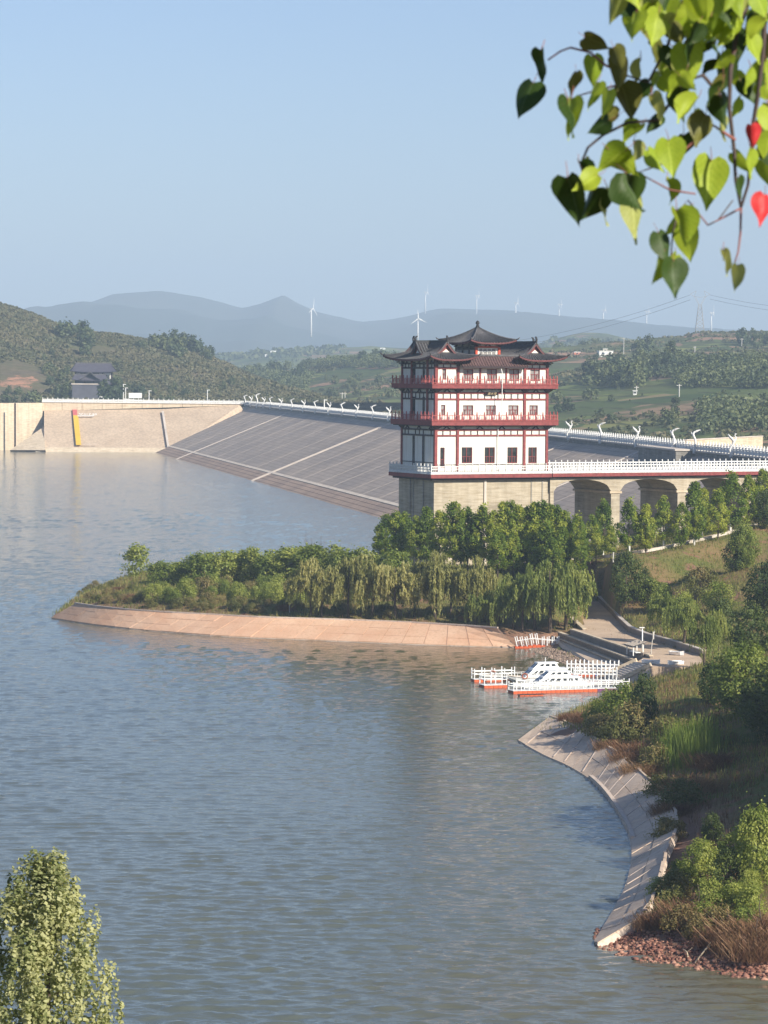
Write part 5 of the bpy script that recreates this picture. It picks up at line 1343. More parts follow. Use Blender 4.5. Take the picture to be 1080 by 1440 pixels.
# right hillside
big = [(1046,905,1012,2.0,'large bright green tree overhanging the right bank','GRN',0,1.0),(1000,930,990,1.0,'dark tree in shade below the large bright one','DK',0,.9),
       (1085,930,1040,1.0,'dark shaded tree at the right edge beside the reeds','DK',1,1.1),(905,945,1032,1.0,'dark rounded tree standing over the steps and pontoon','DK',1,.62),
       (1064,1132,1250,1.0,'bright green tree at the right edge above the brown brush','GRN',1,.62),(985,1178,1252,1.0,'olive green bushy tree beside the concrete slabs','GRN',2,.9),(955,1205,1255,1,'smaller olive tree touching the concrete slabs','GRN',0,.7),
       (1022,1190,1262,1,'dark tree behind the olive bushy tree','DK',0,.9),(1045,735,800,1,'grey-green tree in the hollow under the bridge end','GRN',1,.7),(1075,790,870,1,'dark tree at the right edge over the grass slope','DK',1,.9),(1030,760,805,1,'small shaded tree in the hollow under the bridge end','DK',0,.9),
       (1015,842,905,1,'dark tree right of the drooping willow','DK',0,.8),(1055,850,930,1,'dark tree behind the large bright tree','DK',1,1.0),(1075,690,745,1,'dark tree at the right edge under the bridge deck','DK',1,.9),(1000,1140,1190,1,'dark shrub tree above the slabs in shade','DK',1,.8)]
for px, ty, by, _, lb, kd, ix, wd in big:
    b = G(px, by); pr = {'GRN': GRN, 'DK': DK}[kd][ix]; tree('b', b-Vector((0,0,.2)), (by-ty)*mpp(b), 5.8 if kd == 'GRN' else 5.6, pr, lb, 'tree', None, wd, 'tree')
shr = [(853,975,1015,'B'),(835,985,1018,'B'),(875,965,1020,'B'),(890,990,1040,'O'),(820,995,1015,'R'),(800,998,1014,'R'),(845,1005,1035,'O'),(870,1012,1050,'O'),(900,1035,1065,'R'),(925,1048,1085,'O'),(935,1010,1045,'O'),
       (960,835,870,'B'),(930,825,862,'B'),(915,818,850,'B'),(985,800,835,'O'),(1010,820,860,'B'),(950,1225,1268,'O'),(930,1235,1272,'B'),(945,1250,1295,'O'),(975,1252,1300,'R'),(1000,1240,1288,'B'),(1030,1248,1290,'B'),(1060,1250,1298,'B'),
       (1010,1275,1318,'O'),(1045,1280,1322,'B'),(1075,1272,1325,'R'),(960,1275,1312,'O'),(1025,1290,1328,'R'),(990,1270,1305,'B'),(985,1288,1322,'O'),(1035,1245,1275,'B'),(925,1275,1305,'R'),(945,1120,1150,'R'),(930,1090,1125,'O'),(960,1098,1140,'O'),(975,1080,1120,'R'),
       (1005,1050,1080,'R'),(1030,1175,1215,'B'),(1055,1225,1260,'B'),(940,1150,1185,'O'),(905,1062,1092,'R'),(885,1048,1075,'R'),(860,1032,1056,'R'),(980,1010,1050,'O'),(1070,1300,1345,'R'),(1040,1305,1338,'R')]
SH = {'B': (BU, 2.1, 'leafy green bush'), 'O': (OL, 1.35, 'olive green scrub bush'), 'R': (BR, 1.15, 'reddish brown dry bush')}
cnt = {'B': 0, 'O': 0, 'R': 0}
for px, ty, by, kd in sorted(shr):
    b = G(px, by); pr, ds, lb = SH[kd]; j = cnt[kd]; cnt[kd] += 1
    tree('s', b, (by-ty)*mpp(b), ds, random.choice(pr), f'{lb} on the near right bank, {ordw(j)} of its kind from the left', 'bush', 'bushes of the near right bank', random.uniform(1.0, 1.3), 'bush')
# the tall reeds
b = G(968, 1065); n_ = 1500; X = b.x+rng.normal(size=n_)*.95; Y = b.y+rng.normal(size=n_)*2.2; Z = Hn(X, Y)
o = link('reeds', blades_mesh('reeds', X-b.x, Y-b.y, Z-b.z, 1.3, 2.7, .05, M['lf_reed'], 3, .1, .3), None, b); tag(o, 'tall bright green reed clump in the shade above the slabs', 'reeds')
# trees on the rising hill outside the frame : they throw the shade over the near bank
for i, (x, y, h) in enumerate(((38,186,9),(41,197,12),(37,208,10),(43,214,13),(40,226,12),(46,232,14),(42,243,11),(48,252,14),(48,205,14),(55,222,15),(34,176,7),(31,193,9),(32,203,11),(34,214,12),(37,236,10),(33,209,12),(35,184,10),(42,206,13))):
    t = tree('b', Vector((x, y, hz(x, y)-.3)), h, 5.8, GRN[i % 3], f'tall leafy tree on the hill right of the bank, {ordw(i)} going up the hill', 'tree', 'trees on the hill beyond the right edge', .85, 'tree')

# ------------------------------------------------------------------ ground cover
def scatter(n, x0, x1, y0, y1, test):
    X = rng.uniform(x0, x1, n); Y = rng.uniform(y0, y1, n); k = test(X, Y); return X[k], Y[k]
def vis(X, Y): px = 540+F*X/Y; return (px > -20) & (px < 1140)
PB = [tuple(v)[:2] for v in pen_bottom]; NB = [tuple(v)[:2] for v in near_bottom]
def drev(X, Y): return np.minimum(pdist(X, Y, PB)[0], pdist(X, Y, NB)[0]+1.8)
def landtest(X, Y): return vis(X, Y) & (sdist(X, Y) > .6) & (drev(X, Y) > 6.3) & (pdist(X, Y, [P2(W(838,1326)), P2(W(1000,1365)), P2(W(1180,1392))])[0] > 5) & ~inpoly(X, Y, PLAZA) & ~inpoly(X, Y, TERR)
X, Y = scatter(110000, -50, 75, 225, 480, landtest)
kp = rng.random(len(X)) < np.clip(.75+fbm(X*.12, Y*.12)*.9, .15, 1); X, Y = X[kp], Y[kp]; Z = Hn(X, Y)
tag(link('grass', blades_mesh('grass', X, Y, Z, .18, .6, .085, M['lf_grass'], 3, .15)), kind='stuff')
X, Y = scatter(26000, 5, 50, 170, 300, lambda a, b: vis(a, b) & (sdist(a, b) > 4.2) & (pdist(a, b, NB)[0] > 4.2)); Z = Hn(X, Y)
kp = rng.random(len(X)) < np.clip(.5+fbm(X*.2+5, Y*.2)*1.6, .05, 1)
tag(link('dry_grass', blades_mesh('dry_grass', X[kp], Y[kp], Z[kp], .15, .75, .035, M['lf_brown'], 4, .12, .5)), kind='stuff')
X, Y = scatter(9000, -50, 30, 355, 470, lambda a, b: vis(a, b) & (sdist(a, b) > 5.5) & (sdist(a, b) < 10)); Z = Hn(X, Y)
tag(link('bank_weeds', blades_mesh('bank_weeds', X, Y, Z, .15, .6, .05, M['lf_brown'], 3, .12, .5)), kind='stuff')

# ------------------------------------------------------------------ trees and scrub of the far country
FT = [(crown_mesh('far_crown', 420, 3.0, 6.5, 1.0, .85, M['lf_far'], 'round', 22, 1.1), None), (crown_mesh('far_crown', 420, 2.4, 8.5, 1.2, .8, M['lf_far'], 'poplar', 24, 1.0), None), (crown_mesh('far_crown', 360, 3.6, 5.0, .6, .85, M['lf_far'], 'dome', 20, 1.2), None), (crown_mesh('far_crown', 420, 2.0, 10, 1.5, .8, M['lf_far'], 'poplar', 26, .9), None)]
FTR = trunk_mesh('far_trunk', 5, .22, 3, 1.0)
def far_tree(p, h, k, label, group, name='far_tree', wide=1.0):
    ds = [8.3, 10.5, 6.4, 12.2][k]; s = h/ds
    t = empty(name, p-Vector((0, 0, .4)), random.uniform(0, 6.28), label, 'tree', group); t.scale = (s*wide, s*wide, s)
    link('crown', FT[k][0], t); link('trunk', FTR, t); return t
for i_, (px, by, hp) in enumerate(((84,562,20),(92,564,26),(146,564,30),(152,563,22),(160,564,30),(168,563,24),(226,564,12),(240,565,11),(8,566,16),(22,566,20),(34,566,15),(44,566,18),(54,565,14))):
    p = WD(px, by, 1262 if px > 60 else 1258); t = far_tree(p-Vector((0,0,.5)), hp*mpp(p)*1.15, [0,3,1,2][i_ % 4], f'bushy tree right behind the left dam wall, {ordw(sorted((84,92,146,152,160,168,226,240,8,22,34,44,54)).index(px))} from the left', 'trees right behind the left wall', 'hill_tree', 1.15)
# clumps on the left hill crest
i = 0
for px, py, hp in [(85,472,14),(92,474,16),(98,473,13),(112,474,17),(118,477,18),(124,478,13),(116,488,16),(128,492,14),(120,500,14),(197,489,8),(203,490,9),(212,488,13),(218,490,14),(226,491,15),(232,494,17),(240,497,10),(246,489,18),(251,494,16),(258,493,17),(265,495,18),(272,497,18),(278,499,15),(290,504,12),(297,505,14),(292,508,10),(245,502,14)]:
    p = GL(px, py); far_tree(p, 1.5*hp*mpp(p), [0,2,0,1][i % 4], f'dark tree on the crest of the left hill, {ordw(i)} from the left', 'dark trees on the left hill', 'hill_tree', 1.1); i += 1
i = 0
for px, py, hp in [(x+random.uniform(-4, 4), y+random.uniform(-4, 4), h) for x, y, h in [(60,528,10),(70,522,12),(80,530,14),(88,535,16),(95,525,12),(75,540,12),(90,548,14),(66,510,10),(72,502,9),(165,548,14),(172,552,15),(180,550,12),(190,552,12),(200,553,13),(235,553,13),(245,554,14),(216,553,11),(260,555,10),(275,556,10),(290,556,10),(12,556,9),(28,557,10),(40,558,8),(52,557,9),(78,557,8),(90,557,9),(305,552,10),(318,550,12),(326,545,12)]]:
    p = GL(px, py); far_tree(p, 1.3*hp*mpp(p), [0,2,3,1][i % 4], f'green tree at the foot of the left hill, {ordw(i)} in from the left', 'trees at the foot of the left hill', 'hill_tree'); i += 1
# belts of trees in the valley : px range, py range, count, height px, name of the belt
belts = [((300,560),(506,520),34,(12,20),'pale grey-green tree in the belt across the valley'),((340,430),(525,560),24,(12,20),'dark tree behind the left end of the dam'),((430,560),(530,560),18,(8,14),'scrubby tree in the fields left of the tower'),
         ((780,835),(472,484),9,(10,20),'dark tree on the low ridge right of the tower roof'),((822,900),(528,545),26,(22,38),'tall dark poplar left of the white hut'),((893,960),(503,533),28,(18,34),'dark tree of the central hillside wood'),((950,1080),(510,545),34,(14,26),'dark tree of the wood on the right hillside'),
         ((1040,1085),(482,492),9,(18,28),'tall poplar on the right skyline'),((900,1080),(463,467),14,(3,7),'small tree along the hilltop skyline'),((985,1080),(570,612),20,(14,26),'tree behind the right end of the dam'),((932,960),(580,602),5,(18,32),'dark round tree above the crane statues'),
         ((780,870),(560,600),9,(10,22),'tree standing among the lower terraces'),((780,1080),(485,600),30,(4,9),'small bush tree scattered over the terraces')]
for (xa, xb), (ya, yb2), n_, (h0, h1), lb in belts:
    pts = sorted((random.uniform(xa, xb), random.uniform(ya, yb2)) for _ in range(n_)); hd = lb.split(' tree ')[0] if ' tree ' in lb else lb
    for j, (px, py) in enumerate(pts):
        p = GV(px, py); h = random.uniform(h0, h1)*mpp(p)
        far_tree(p, h, random.choice([1, 3, 1, 3, 0] if h1 > 25 else [0, 1, 2, 0]), f'{lb}, {ordw(j)} from the left', lb, 'valley_tree', random.uniform(.9, 1.3))
# scrub as one mass
def scrub(name, n, box, H, test, size, mat, h):
    X = rng.uniform(box[0], box[1], n); Y = rng.uniform(box[2], box[3], n); k = test(X, Y); X, Y = X[k], Y[k]; Z = H(X, Y); m_ = len(X)
    per = 9; r = rng.uniform(.5, 1.6, m_)*h; d = rng.normal(size=(m_*per, 3)); d /= np.linalg.norm(d, axis=1)[:, None]; d[:, 2] = np.abs(d[:, 2])*.8
    C = np.repeat(np.stack([X, Y, Z], 1), per, 0)+d*np.repeat(r, per)[:, None]*.8
    V, Q, v = leaves(C, np.repeat(r, per)*size, d, 1.2, np.repeat(rng.random(m_), per)*.7+rng.random(m_*per)*.3)
    tag(link(name, np_mesh(name, V, Q, mat, False, v)), kind='stuff')
vs_ = lambda X, Y: (540+F*X/Y > -15) & (540+F*X/Y < 1110)
scrub('hill_scrub', 26000, (-220, 0, 1285, 1660), Hl, lambda X, Y: vs_(X, Y) & (fbm(X*.03, Y*.03) > -.35) & (np.hypot((540+F*X/Y-28)/40, (Y-1330)/50) > 1), .9, M['lf_scrub'], 1.05)
scrub('valley_scrub', 13000, (-90, 300, 800, 2000), Hv, lambda X, Y: vs_(X, Y) & (fbm(X*.012+3, Y*.008) > .05), .9, M['lf_scrub'], 1.2)

def pyg(X, Y, Z): px = 540+F*X/Y; return px, 518+(px-540)*ROLL+(CAMZ-Z)*F/Y
def woods(name, n, regs, size, h, mat, tall=1.5):
    X = rng.uniform(-90, 320, n); Y = rng.uniform(900, 2000, n); Z = Hv(X, Y); px, py = pyg(X, Y, Z); k = np.zeros(n, bool)
    w = fbm(X*.02, Y*.012)*14
    for (xa, xb, ya, yb_) in regs: k |= (px+w > xa) & (px+w < xb) & (py+w*.4 > ya) & (py+w*.4 < yb_)
    X, Y, Z = X[k], Y[k], Z[k]; m_ = len(X); per = 26; r = rng.uniform(.6, 1.3, m_)*h
    d = rng.normal(size=(m_*per, 3)); d /= np.linalg.norm(d, axis=1)[:, None]; d[:, 2] = np.abs(d[:, 2])*tall
    C = np.repeat(np.stack([X, Y, Z+r*.2], 1), per, 0)+d*np.repeat(r, per)[:, None]*(.6+.4*rng.random(m_*per))[:, None]
    V, Q, v = leaves(C, np.repeat(r, per)*size, d, 1.2, np.repeat(rng.random(m_), per)*.75+rng.random(m_*per)*.25)
    print(name, m_); tag(link(name, np_mesh(name, V, Q, mat, False, v)), kind='stuff')
woods('woodland', 60000, [(300,560,506,516),(345,430,528,556),(825,900,526,546),(893,960,505,535),(955,1100,512,545),(985,1100,575,612),(780,835,472,482)], .35, 2.6, M['lf_far'])

scrub('low_hill_scrub', 5000, (-320, 420, 2600, 3590), RNG['low_hills'], lambda X, Y: (540+F*X/Y > 280) & (540+F*X/Y < 960) & (fbm(X*.006, Y*.004) > .0), .9, M['lf_far'], 4.0)
# ------------------------------------------------------------------ plaza, terraces, steps
def prism(pts, zb, name, mats, parent=None, origin=None):
    o = origin or Vector(); mb = MB(); n = len(pts); T = [Vector(p)-o for p in pts]; B = [Vector((p.x, p.y, zb))-o if True else 0 for p in T]
    B = [Vector((p.x, p.y, zb-o.z)) for p in T]
    mb.quad(*T); mb.quad(*reversed(B))
    for i in range(n): j = (i+1) % n; mb.quad(T[j], T[i], B[i], B[j])
    return mb.build(name, mats, parent)
M['beige_terrace'] = plain('beige_terrace_paving', (0.62, 0.475, 0.345), 0.9, 0.14, 0.35, coords='World')
m, n, p = nt_mat('plaza_paving_tan'); co = _coords(n, 'World'); M['plaza'] = m
c = _mix(n, .8, _ramp(n, _noise(n, co, .25, 5, .65), [(0.3, (0.48, 0.36, 0.255)), (0.7, (0.64, 0.485, 0.345))]), _ramp(n, _noise(n, co, 2.0, 5, .7), [(0.3, (.82, .8, .78)), (0.6, (1, 1, 1))]), 'MULTIPLY')
n.links.new(c, p.inputs['Base Color']); p.inputs['Roughness'].default_value = .95; p.inputs['Specular IOR Level'].default_value = .1
pz = [W(a, b, 2.0) for a, b in plaza_px]; po = pz[0].copy(); po.z = 0
plaza = empty('plaza', po); tag(plaza, kind='structure')
prism(pz, .5, 'plaza_slab', M['plaza'], plaza, po)
kb = [W(a, b, 2.0) for a, b in [(830,840),(842,845),(853,855),(864,866),(873,877),(886,889),(910,899),(947,909),(990,923)]]
kw = empty('kerb_wall', kb[0], 0, 'low grey kerb wall along the right side of the plaza path', 'wall')
for a, b in zip(kb, kb[1:]):
    mb = MB(); mb.bar(a-kb[0]+Vector((0,0,.25)), b-kb[0]+Vector((0,0,.25)), .35, .75); mb.build('wall_segment', M['wallface'], kw)
    mb = MB(); mb.bar(a-kb[0]+Vector((0,0,.67)), b-kb[0]+Vector((0,0,.67)), .45, .1); mb.build('coping', M['strip'], kw)
names = ['upper', 'middle', 'lower']; tops = [2.0, 1.55, .9]
labs = ['upper retaining wall between plaza and terrace', 'middle dark-faced retaining wall of the terraces', 'lowest dark-faced retaining wall above the rubble slope']
for i in range(3):
    a, b = WL[i]; t = empty('retaining_wall', a, 0, labs[i], 'wall')
    d = (b-a); d.z = 0; nrm = Vector((-d.y, d.x, 0)).normalized(); 
    if nrm.x < 0: nrm = -nrm
    zt = a.z; zb_ = [1.5, .8, .1][i]
    mb = MB(); mb.hexa([Vector((0,0,-2)), b-a+Vector((0,0,-2)), b-a+nrm*.3+Vector((0,0,-2)), nrm*.3+Vector((0,0,-2)), Vector((0,0,-.08)), b-a+Vector((0,0,-.08)), b-a+nrm*.3+Vector((0,0,-.08)), nrm*.3+Vector((0,0,-.08))])
    mb.build('wall_face', M['wallface'], t)
    mb = MB(); mb.bar(Vector((0,0,0))+nrm*.15, b-a+nrm*.15, .44, .14); mb.build('coping', M['concrete_pale'], t)
    # terrace floor below the wall, reaching to the next wall
    a2, b2 = WL[i+1]; z = [1.5, .86, .0][i]
    q = [Vector((a.x, a.y, z)), Vector((b.x, b.y, z)), Vector((b2.x, b2.y, z if i < 2 else .3)), Vector((a2.x, a2.y, z if i < 2 else .3))]
    if i == 2: q[0].z = q[1].z = .75
    tt = empty('terrace_floor', q[0]); tag(tt, kind='structure'); prism(q, -1.5, 'terrace_slab', M['beige_terrace'], tt, q[0])
# wing wall at the head of the terraces
a, b = W(801, 868, 2.9), W(820, 885, 2.1)
t = empty('wing_wall', a, 0, 'short sloping wing wall at the head of the terraces', 'wall')
mb = MB(); dv = b-a; n_ = Vector((.35, .1, 0)); mb.hexa([Vector((0,0,-1.5)), dv+Vector((0,0,-1)), dv+n_+Vector((0,0,-1)), n_+Vector((0,0,-1.5)), Vector((0,0,0)), dv, dv+n_, n_]); mb.build('wall_face', M['wallface'], t)
mb = MB(); mb.bar(n_*.5+Vector((0,0,.05)), dv+n_*.5+Vector((0,0,.05)), .5, .1); mb.build('coping', M['concrete_pale'], t)
# the flight of steps
s0, s1, s2, s3 = W(852,949.5,.45), W(874,956,.45), W(915,937,2.0), W(895,930.5,2.0)
st = empty('steps', s0, 0, 'wide flight of pale stone steps from the plaza down to the pontoon', 'steps')
NS = 9
for k in range(NS):
    f0, f1 = k/NS, (k+1)/NS; A = s0.lerp(s3, f0)-s0; B = s1.lerp(s2, f0)-s0; Cc = s1.lerp(s2, f1)-s0; D = s0.lerp(s3, f1)-s0; z = .45+(2.0-.45)*(k+1)/NS-s0.z
    lo = [Vector((q.x, q.y, -1.2-s0.z)) for q in (A, B, Cc, D)]; hi = [Vector((q.x, q.y, z)) for q in (A, B, Cc, D)]
    mb = MB(); mb.hexa(lo+hi); mb.build('step', M['strip'] if k >= 0 else M['tan'], st)
for p0, p1 in ((s0, s3), (s1, s2)):
    mb = MB(); mb.bar(p0-s0+Vector((0,0,.12)), p1-s0+Vector((0,0,.18)), .38, .4); mb.build('stringer', M['concrete_pale'], st)
# rubble
def rocks(name, P, smin, smax, mat, parent=None, flat=.7):
    ico = bmesh.new(); bmesh.ops.create_icosphere(ico, subdivisions=1, radius=1); bv = np.array([v.co for v in ico.verts]); bf = np.array([[v.index for v in f.verts] for f in ico.faces]); ico.free()
    k = len(P); s = (rng.uniform(0, 1, k)**3.0*(smax-smin)+smin)
    V = bv[None]*(1+rng.uniform(-.5, .4, (k, len(bv), 1)))*rng.uniform(.7, 1.3, (k, 1, 3))*s[:, None, None]; V[:, :, 2] *= flat
    V = V+P[:, None, :]; Q = (bf[None]+np.arange(k)[:, None, None]*len(bv)).reshape(-1, 3)
    return tag(link(name, np_mesh(name, V.reshape(-1, 3), Q, mat, False, np.repeat(rng.random(k), len(bv))), parent), kind='stuff')
M['rock_red'] = leafmat('red_rubble', (0.12, 0.055, 0.04), (0.24, 0.11, 0.08), (0.40, 0.22, 0.155), 0.0, .95, .5)
M['rock_grey'] = leafmat('grey_brown_rubble', (0.18, 0.13, 0.10), (0.30, 0.22, 0.17), (0.44, 0.34, 0.26), 0.0, .95, .5)
a, b = WL[3]; c = W(848, 956); d = W(742, 913)
k = 4200; u = rng.random(k); v_ = rng.random(k); A = np.array(a); B = np.array(b); Cc = np.array(c); D = np.array(d)
P = (A[None]*(1-u)[:, None]+B[None]*u[:, None])*(1-v_)[:, None]+(D[None]*(1-u)[:, None]+Cc[None]*u[:, None])*v_[:, None]
P[:, 2] = .28*(1-v_)+.0; rocks('rubble', P, .06, .2, M['rock_grey'])
q = [a+Vector((0,0,-.1)), b+Vector((0,0,-.1)), c+Vector((0,0,-.12)), d+Vector((0,0,-.12))]
prism(q, -2, 'rubble_bed', M['rock_grey']); tag(bpy.data.objects['rubble_bed'], kind='structure')
lim = W(838, 1322); X, Y = scatter(60000, 10, 34, 165, 208, lambda x, y: (sdist(x, y) > -.35) & (sdist(x, y) < 6.5) & (y < lim.y+4.5-.0*(x-lim.x)) & (x > 12))
d_ = sdist(X, Y); kp = rng.random(len(X)) < np.interp(d_, [-.3, 4.5, 6.5], [1, .8, .12]); X, Y = X[kp][:16000], Y[kp][:16000]; Z = Hn(X, Y)
rocks('rubble', np.stack([X, Y, np.maximum(Z, -.05)+.02+.05*rng.random(len(X))], 1), .025, .20, M['rock_red'])
b = W(903, 1331, .1); ro = rocks('boulder', np.array([[0., 0, 0]]), .42, .45, M['rock_red'], None, .85); ro.location = b; del ro['kind']; tag(ro, 'pale reddish boulder at the water edge of the rubble bank', 'boulder')
# driftwood branches on the rubble
for i, (x0, y0, x1, y1, lb) in enumerate(((977,1356,1000,1326,'pale dead branch leaning on the red rubble bank'),(968,1352,960,1335,'short dead branch beside the pale leaning branch'),(908,1255,925,1260,'thin pale stick lying on the concrete slabs'))):
    a = G(x0, y0); e = WD(x1, y1, a.y+.6); m_ = a.lerp(e, .5)+Vector((.08, 0, .1)); mb = MB(); mb.tube([Vector(), m_-a, e-a], [.05, .04, .015], 5); mb.tube([m_-a, m_-a+Vector((.35, 0, .3))], [.025, .008], 4)
    o = mb.build('dead_branch', M['concrete_pale'], None, True, loc=a+Vector((0,0,.05))); tag(o, lb, 'branch')

# ------------------------------------------------------------------ pontoons and boats
fb = MB(); fb.box(-.235, -.235, -.12, .235, .235, .24); fb.box(-.17, -.17, .24, .17, .17, .27)
fm_ = {k: fb.mesh('float_block', M[k]) for k in ('orange', 'purple', 'blue')}
pst = MB(); pst.lathe([(.055, 0), (.055, 1.32), (.07, 1.33), (.03, 1.42)], 7); pstm = pst.mesh('post', M['boat'])
def pontoon(name, loc, ang, nx, ny, label, colf=lambda i: 'orange', post_step=1, ph=1.0, sides='fb', skip=lambda i, j: False):
    t = empty(name, loc, ang, label, 'pontoon')
    for i in range(nx):
        for j in range(ny): link('float_block', fm_[colf(i)], t, (i*.5+.25, j*.5+.25, 0))
    mb = MB(); mb.box(0, .05, .273, nx*.5, ny*.5-.05, .31); mb.build('deck', M['white_paint'], t)
    for sd in sides:
        y = .1 if sd == 'f' else ny*.5-.1; n_ = int(nx*.5/(.5*post_step))
        for i in range(n_+1): link('post', pstm, t, (.05+i*(nx*.5-.1)/n_, y, .3), (0,0,0), (1, 1, ph*random.uniform(.92, 1.06)))
        for z in (.62, 1.0):
            mb = MB(); mb.bar((0, y, .3+z*ph), (nx*.5, y, .3+z*ph), .05, .06); mb.build('rail', M['boat'], t)
    if 'l' in sides or True:
        mb = MB(); 
        for z in (.62, 1.0): mb.bar((.06, .1, .3+z*ph), (.06, ny*.5-.1, .3+z*ph), .05, .06)
        mb.build('end_rail', M['boat'], t)
    return t
p0 = W(722, 976); p1 = W(868, 967.5); ang = math.atan2(p1.y-p0.y, p1.x-p0.x)*.6; L0 = int((p1-p0).length/.5)
pontoon('pontoon', p0, ang, L0, 3, 'long orange float pontoon with white posts before the boats', lambda i: 'orange' if i < L0*.7 else ('purple' if i < L0*.86 else 'blue'), 1.6, .62)
pb = W(782, 953); pe = W(868, 962)
pontoon('pontoon', W(796,951), -.12, 11, 2, 'rear float walkway crowded with white posts behind the boats', lambda i: 'orange' if i < 6 else 'blue', .9, .95)
pontoon('pontoon', W(806,960), -.05, 9, 2, 'middle float walkway with tall white posts between boats and steps', lambda i: 'purple', .8, .9)
pontoon('pontoon', W(681,968), ang, 5, 3, 'short orange float finger at the left of the boats', lambda i: 'orange', 2, .85)
pontoon('pontoon', W(667,959.5), ang, 9, 2, 'rear orange float finger farthest left, with a lifebuoy', lambda i: 'orange', 2, .8)
fl = empty('float_raft', W(733, 979), ang, 'low dark orange float raft tied before the pontoon', 'raft')
for i in range(5): link('float_block', fm_['orange'], fl, (i*.5, 0, -.12))
mb = MB(); mb.box(-.3, -.25, .12, 2.4, .25, .17); mb.build('raft_board', M['dark_wood'], fl)
# lifebuoy
def torus(mb, c, R_, r, ax=(0,1,0), n=16):
    ax = Vector(ax).normalized(); a = ax.orthogonal().normalized(); b = ax.cross(a); pts = [Vector(c)+(a*math.cos(t)+b*math.sin(t))*R_ for t in [2*math.pi*k/n for k in range(n+1)]]
    mb.tube(pts, r, 6, False)
for i, (px, py, lb) in enumerate(((693, 947, 'red lifebuoy hanging on the left pontoon rail'), (738, 951, 'red lifebuoy on the rail beside the front boat'))):
    b = WD(px, py, W(693, 960).y-.1 if i == 0 else W(738, 972).y-.1); mb = MB(); torus(mb, (0,0,0), .26, .07); o = mb.build('lifebuoy', M['rust'], None, True, loc=b); tag(o, lb, 'lifebuoy')
def boat(name, loc, ang, L, B, s, label, upper=True):
    """small cabin cruiser, bow at -x"""
    t = empty(name, loc, ang, label, 'boat')
    P = lambda x, f, z: Vector((x*L, f*B/2, z*s))
    st_ = [(0, .03, .62, .5), (.12, .45, .5, .05), (.3, .85, .44, -.12), (.6, 1, .42, -.15), (1, .92, .44, -.12)]
    mb = MB()
    for (x0, w0, d0, k0), (x1, w1, d1, k1) in zip(st_, st_[1:]):
        for sg in (-1, 1):
            mb.quad(P(x0, sg*w0, d0), P(x1, sg*w1, d1), P(x1, sg*w1*.8, k1+.15), P(x0, sg*w0*.8, k0+.05)); mb.quad(P(x0, sg*w0*.8, k0+.05), P(x1, sg*w1*.8, k1+.15), P(x1, 0, k1-.1), P(x0, 0, k0-.1))
        mb.quad(P(x0, -w0, d0), P(x0, w0, d0), P(x1, w1, d1), P(x1, -w1, d1))
    mb.quad(P(1, -.92, .44), P(1, .92, .44), P(1, .74, .03), P(1, -.74, .03)); mb.build('hull', M['boat'], t)
    mb = MB()
    for sg in (-1, 1): mb.tube([P(x, sg*w, d+.03) for x, w, d, k in st_], .045, 5)
    mb.build('rub_rail', M['strip'], t)
    # cabin with raked windscreen
    def cab(x0, x1, xr0, xr1, z0, z1, w, nm):
        mb = MB(); a = [P(x0, -w, z0), P(x1, -w, z0), P(x1, w, z0), P(x0, w, z0), P(xr0, -w*.86, z1), P(xr1, -w*.86, z1), P(xr1, w*.86, z1), P(xr0, w*.86, z1)]; mb.hexa(a); c = mb.build(nm, M['boat'], t)
        k = 6 if nm == 'cabin' else 3
        for sg in (-1, 1):
            for i in range(k):
                f0, f1 = (i+.55)/(k+.6), (i+1.35)/(k+.6); g = .02; q = []
                for f, h in ((f0, .42), (f1-.12/k, .42), (f1-.12/k, .86), (f0+(.06 if i == 0 else 0), .86)):
                    lo = P(x0+(x1-x0)*f, sg*w, z0); hi = P(xr0+(xr1-xr0)*f, sg*w*.86, z1); v = lo.lerp(hi, h); v.y += sg*g; q.append(v)
                m2 = MB(); d = Vector((0, -sg*.03, 0)); m2.hexa([q[0]+d, q[1]+d, q[1], q[0], q[3]+d, q[2]+d, q[2], q[3]]); m2.build('window', M['glass'], c)
        for i in (0, 1):
            q = []
            for f, h in ((i*.5+.06, .15), (i*.5+.44, .15), (i*.5+.44, .85), (i*.5+.06, .85)):
                lo = P(x0, -w+2*w*f, z0); hi = P(xr0, (-w+2*w*f)*.86, z1); v = lo.lerp(hi, h); v.x -= .02; q.append(v)
            m2 = MB(); m2.quad(*q); m2.build('windscreen', M['glass'], c)
        mb = MB(); mb.hexa([P(xr0-.02, -w*.95, z1+.0), P(xr1+.03, -w*.95, z1), P(xr1+.03, w*.95, z1), P(xr0-.02, w*.95, z1), P(xr0-.01, -w*.9, z1+.07), P(xr1+.02, -w*.9, z1+.07), P(xr1+.02, w*.9, z1+.07), P(xr0-.01, w*.9, z1+.07)]); mb.build('cabin_roof', M['boat'], c)
        return c
    cab(.22, .90, .36, .84, .42, 1.25, .82, 'cabin')
    if upper: cab(.36, .74, .44, .70, 1.33, 1.82, .62, 'upper_cabin')
    mb = MB()
    for sg in (-1, 1):
        for i in range(9): x = .03+.11*i; w = np.interp(x, [0, .12, .3, .6, 1], [.03, .45, .85, 1, .92])*.96; mb.bar(P(x, sg*w, .45), P(x, sg*w, .88), .035)
        mb.tube([P(x, sg*np.interp(x, [0, .12, .3, .6, 1], [.03, .45, .85, 1, .92])*.96, .88) for x in (.03, .14, .3, .6, .95)], .025, 4)
    mb.build('guard_rail', M['boat'], t)
    mb = MB(); mb.bar(P(.56, 0, 1.85 if upper else 1.3), P(.56, 0, 2.35 if upper else 1.8), .05); mb.bar(P(.56, -.25, 2.12 if upper else 1.6), P(.56, .25, 2.12 if upper else 1.6), .04); mb.build('mast', M['boat'], t)
    return t
